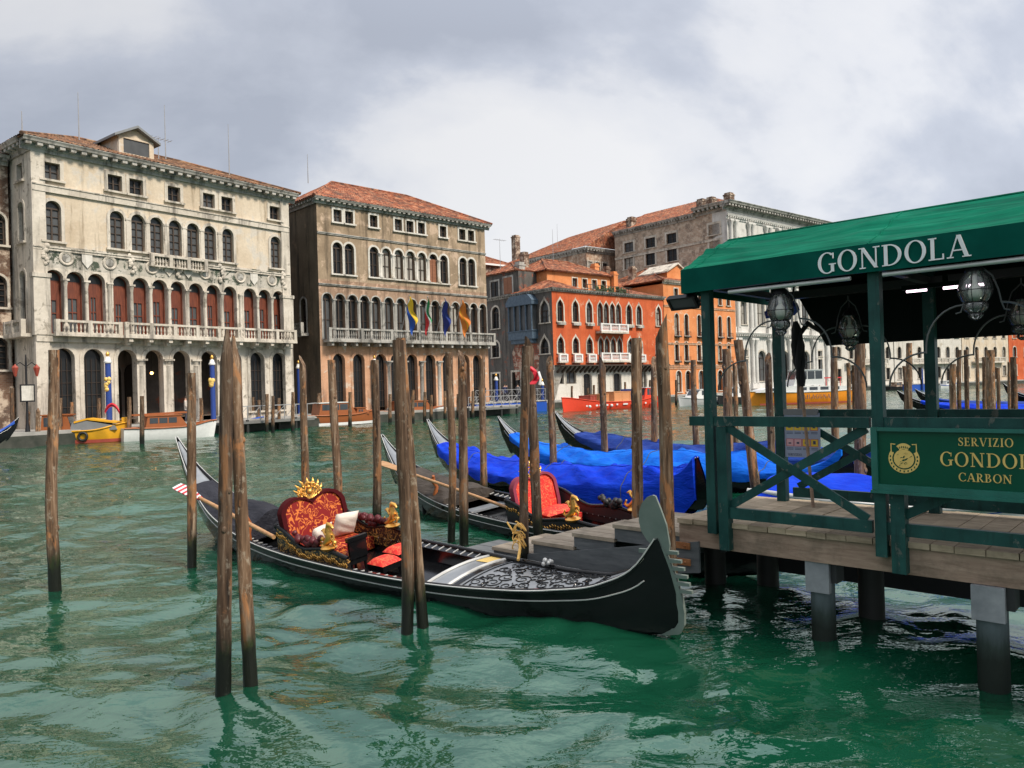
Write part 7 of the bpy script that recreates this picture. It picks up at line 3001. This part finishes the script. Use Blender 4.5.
# far blue stage and low jetties
pQ = onz(919, 385.5, 0)
o = thing('pontoon', 'small far blue landing stage seen under the awning', 'pontoon', (pQ.x, 150, 0), .3)
o.location = at(919, 388, 135)
o.location.z = 0
b = MB()
b.box(-1.6, 0, -.3, 1.6, 2, 1.0)
b.build('float', M['hull_blue'], o)
b = MB()
b.box(-1.7, -.05, 1.0, 1.7, 2.05, 1.12)
b.build('deck', M['stone_grey'], o)
b = MB()
b.lathe([(.14, 0), (.13, 3.5), (.02, 3.8)], 8, (.6, -.2, 0))
b.build('pole', M['pal_blue'], o)
for i, (px, lab) in enumerate(((947, 'small far white boat with blue side, right of the rear shelter post'), (897, 'low far dark barge, left of the small blue stage'))):
    p_ = at(px, 386, 140)
    bb = boat('small_boat', lab, 'boat', (p_.x, 140), .4, 5.0, 1.8, .6, .9, .7, 'hull_white' if i == 0 else 'iron', 'hull_blue' if i == 0 else 'iron')
    cabin(bb, -1.0, .8, 1.3, .6, 1.4, 'hull_white' if i == 0 else 'brick_dark', nwin=2)

# wooden walkway along the pale and brown palaces
def jetty(label, F, s0, s1, n0, n1, z=.75):
    root = thing('jetty', label, 'jetty', (F.A.x, F.A.y, 0), F.rz)
    b = MB()
    b.box(s0, -n1, z - .16, s1, -n0, z)
    b.build('deck', M['dock_grey'], root)
    x = s0
    while x <= s1:
        b = MB()
        b.lathe([(.12, -.8), (.11, z + .1)], 8, (x, -n1 + .15, 0))
        b.build('pile', M['piling_dark'], root)
        x += 2.0
    b = MB()
    x = s0
    while x <= s1:
        b.beam((x, -n1 + .1, z), (x, -n1 + .1, z + 1.05), .05, .05)
        if x + 1.0 <= s1:
            b.beam((x, -n1 + .1, z + .1), (x + 1.0, -n1 + .1, z + 1.0), .03, .03)
        x += 1.0
    b.beam((s0, -n1 + .1, z + 1.05), (s1, -n1 + .1, z + 1.05), .06, .06)
    b.build('railing', M['scaffold'], root)
    return root


jetty('grey jetty with thin railing before the pale palace, right of its arches', F1, 9.5, L1 - 1.5, 3.3, 4.6)
jetty('grey jetty with thin railing before the right part of the brown palace', F2, 12.0, L2 - .5, 3.3, 4.6)

# lamp post at the left end of the quay
q_ = offs(F1, -1.6, 2.9)
o = thing('lamp_post', 'dark lamp post with two reddish lanterns and a framed notice, left of the pale palace', 'lamp post', (q_[0], q_[1], GZ), F1.rz)
b = MB()
b.lathe([(.14, 0), (.11, .3), (.07, .5), (.055, 3.9), (.03, 4.4)], 10)
b.tube([(-.55, 0, 3.75), (-.3, 0, 3.95), (0, 0, 3.7), (.3, 0, 3.95), (.55, 0, 3.75)], .03, 6)
b.build('post', M['iron'], o, smooth=50)
for sg in (-1, 1):
    b = MB()
    b.lathe([(.06, -.5), (.16, -.1), (.18, 0), (.05, .15), (.02, .2)], 6, (sg * .55, 0, 3.65))
    b.build('lantern', M['rust_red'], o)
b = MB()
b.box(-.38, -.13, 1.7, .38, -.08, 2.7)
b.m = 1
b.box(-.31, -.135, 1.78, .31, -.1301, 2.62)
b.build('notice', [M['iron'], M['white_wall']], o)

# wall lanterns on posts, plates, red cloth near the yellow boat
pc = at(112, 408, 44.6)
b = MB()
P = []
for i in range(12):
    u = -1 + 2 * i / 11
    P.append([(pc.x + .42 * u, pc.y, pc.z + .2 - .45 * u * u + dz_) for dz_ in (.10, 0, -.12)])
b.grid(P)
for row in P:
    pass
b.tube([(pc.x + .42 * u, pc.y, pc.z + .22 - .42 * u * u) for u in np.linspace(-1, 1, 11)], [.03, .05, .07, .075, .06, .045, .055, .075, .07, .05, .03], 7)
tag(b.build('red_cloth', M['red_cloth'], None, loc=tuple(pc), smooth=60), 'bright red cloth slung behind the gold and blue pole by the yellow boat', 'cloth')


# ================================================================== PEOPLE ON THE FAR LANDINGS
def person_mat(name, coat, legs, hair):
    k = Nodes(name)
    sp = k.n.new('ShaderNodeSeparateXYZ')
    k.l.new(k.co, sp.inputs[0])
    r_ = k.n.new('ShaderNodeValToRGB')
    r_.color_ramp.interpolation = 'CONSTANT'
    e = r_.color_ramp.elements
    e[0].position, e[0].color = 0.0, (*legs, 1)
    e[1].position, e[1].color = .46, (*coat, 1)
    a = e.new(.815)
    a.color = (.45, .27, .2, 1)
    a = e.new(.90)
    a.color = (*hair, 1)
    k.l.new(k.math('DIVIDE', sp.outputs['Z'], 1.8), r_.inputs[0])
    return k.out(r_.outputs[0], .8)


def person(label, pos, rz, mat, pose=0):
    V = [((0, 0, .95), .15), ((0, 0, 1.2), .15), ((0, 0, 1.42), .15), ((0, 0, 1.52), .06), ((0, 0, 1.60), .085), ((0, .01, 1.70), .095), ((0, .01, 1.765), .06),
         ((.1, 0, .88), .10), ((.11, .03, .48), .07), ((.11, -.02, .08), .05), ((.12, .14, .04), .04),
         ((-.1, 0, .88), .10), ((-.12, -.03 + .06 * pose, .48), .07), ((-.12, -.05, .08), .05), ((-.13, .11, .04), .04),
         ((.2, 0, 1.42), .07), ((.25, -.02, 1.14), .05), ((.22, .12 + .1 * pose, .92), .04), ((.21, .18 + .1 * pose, .86), .035),
         ((-.2, 0, 1.42), .07), ((-.26, -.02, 1.14), .05), ((-.20, .2 * pose, .92), .04), ((-.19, .04 + .2 * pose, .86), .035)]
    E = [(0, 1), (1, 2), (2, 3), (3, 4), (4, 5), (5, 6), (0, 7), (7, 8), (8, 9), (9, 10), (0, 11), (11, 12), (12, 13), (13, 14), (2, 15), (15, 16), (16, 17), (17, 18), (2, 19), (19, 20), (20, 21), (21, 22)]
    me = bpy.data.meshes.new('person')
    me.from_pydata([v for v, _ in V], E, [])
    me.materials.append(mat)
    o = bpy.data.objects.new('person', me)
    COL.objects.link(o)
    m = o.modifiers.new('skin', 'SKIN')
    for i, (_, r_) in enumerate(V):
        me.skin_vertices[0].data[i].radius = (r_, r_ * .8)
    me.skin_vertices[0].data[0].use_root = True
    m.use_smooth_shade = True
    s = o.modifiers.new('sub', 'SUBSURF')
    s.levels = s.render_levels = 1
    o.location = pos
    o.rotation_euler = (0, 0, rz)
    return tag(o, label, 'person', 'people on the far landings')


pm = [person_mat('dark_coat', (.02, .02, .025), (.02, .02, .03), (.03, .02, .015)), person_mat('navy_coat', (.02, .03, .09), (.03, .03, .04), (.06, .035, .02)),
      person_mat('grey_coat', (.16, .16, .17), (.03, .035, .06), (.02, .015, .01)), person_mat('pale_coat', (.5, .45, .4), (.05, .05, .07), (.05, .03, .02))]
dirP = Vector((math.cos(F2.rz), math.sin(F2.rz), 0))
nrmP = Vector((-dirP.y, dirP.x, 0))
who = [(-2.9, 1.0, 0, 'person in dark coat standing alone at the left of the blue pontoon'), (-.2, .9, 1, 'person in navy coat in the middle of the blue pontoon, left of two close ones'),
       (.45, 1.3, 0, 'person in dark coat in the middle of the blue pontoon, right of two close ones'), (2.2, 1.5, 2, 'person in grey coat right of the ribboned pole on the blue pontoon'),
       (3.9, .8, 1, 'person in navy coat at the right end of the blue pontoon')]
for i, (s_, n_, mi, lab) in enumerate(who):
    p_ = Vector((PT.location.x, PT.location.y, 1.16)) + dirP * s_ + nrmP * n_
    person(lab, tuple(p_), 2.4 + i * 1.1, pm[mi], i % 2)
pp = F1.A + F1.d * F1.s(175, 2)
person('person in a pale coat on the quay before the pale palace arches', (pp.x + F1.d.y * 1.4, pp.y - F1.d.x * 1.4, GZ), -1.2, pm[3], 1)
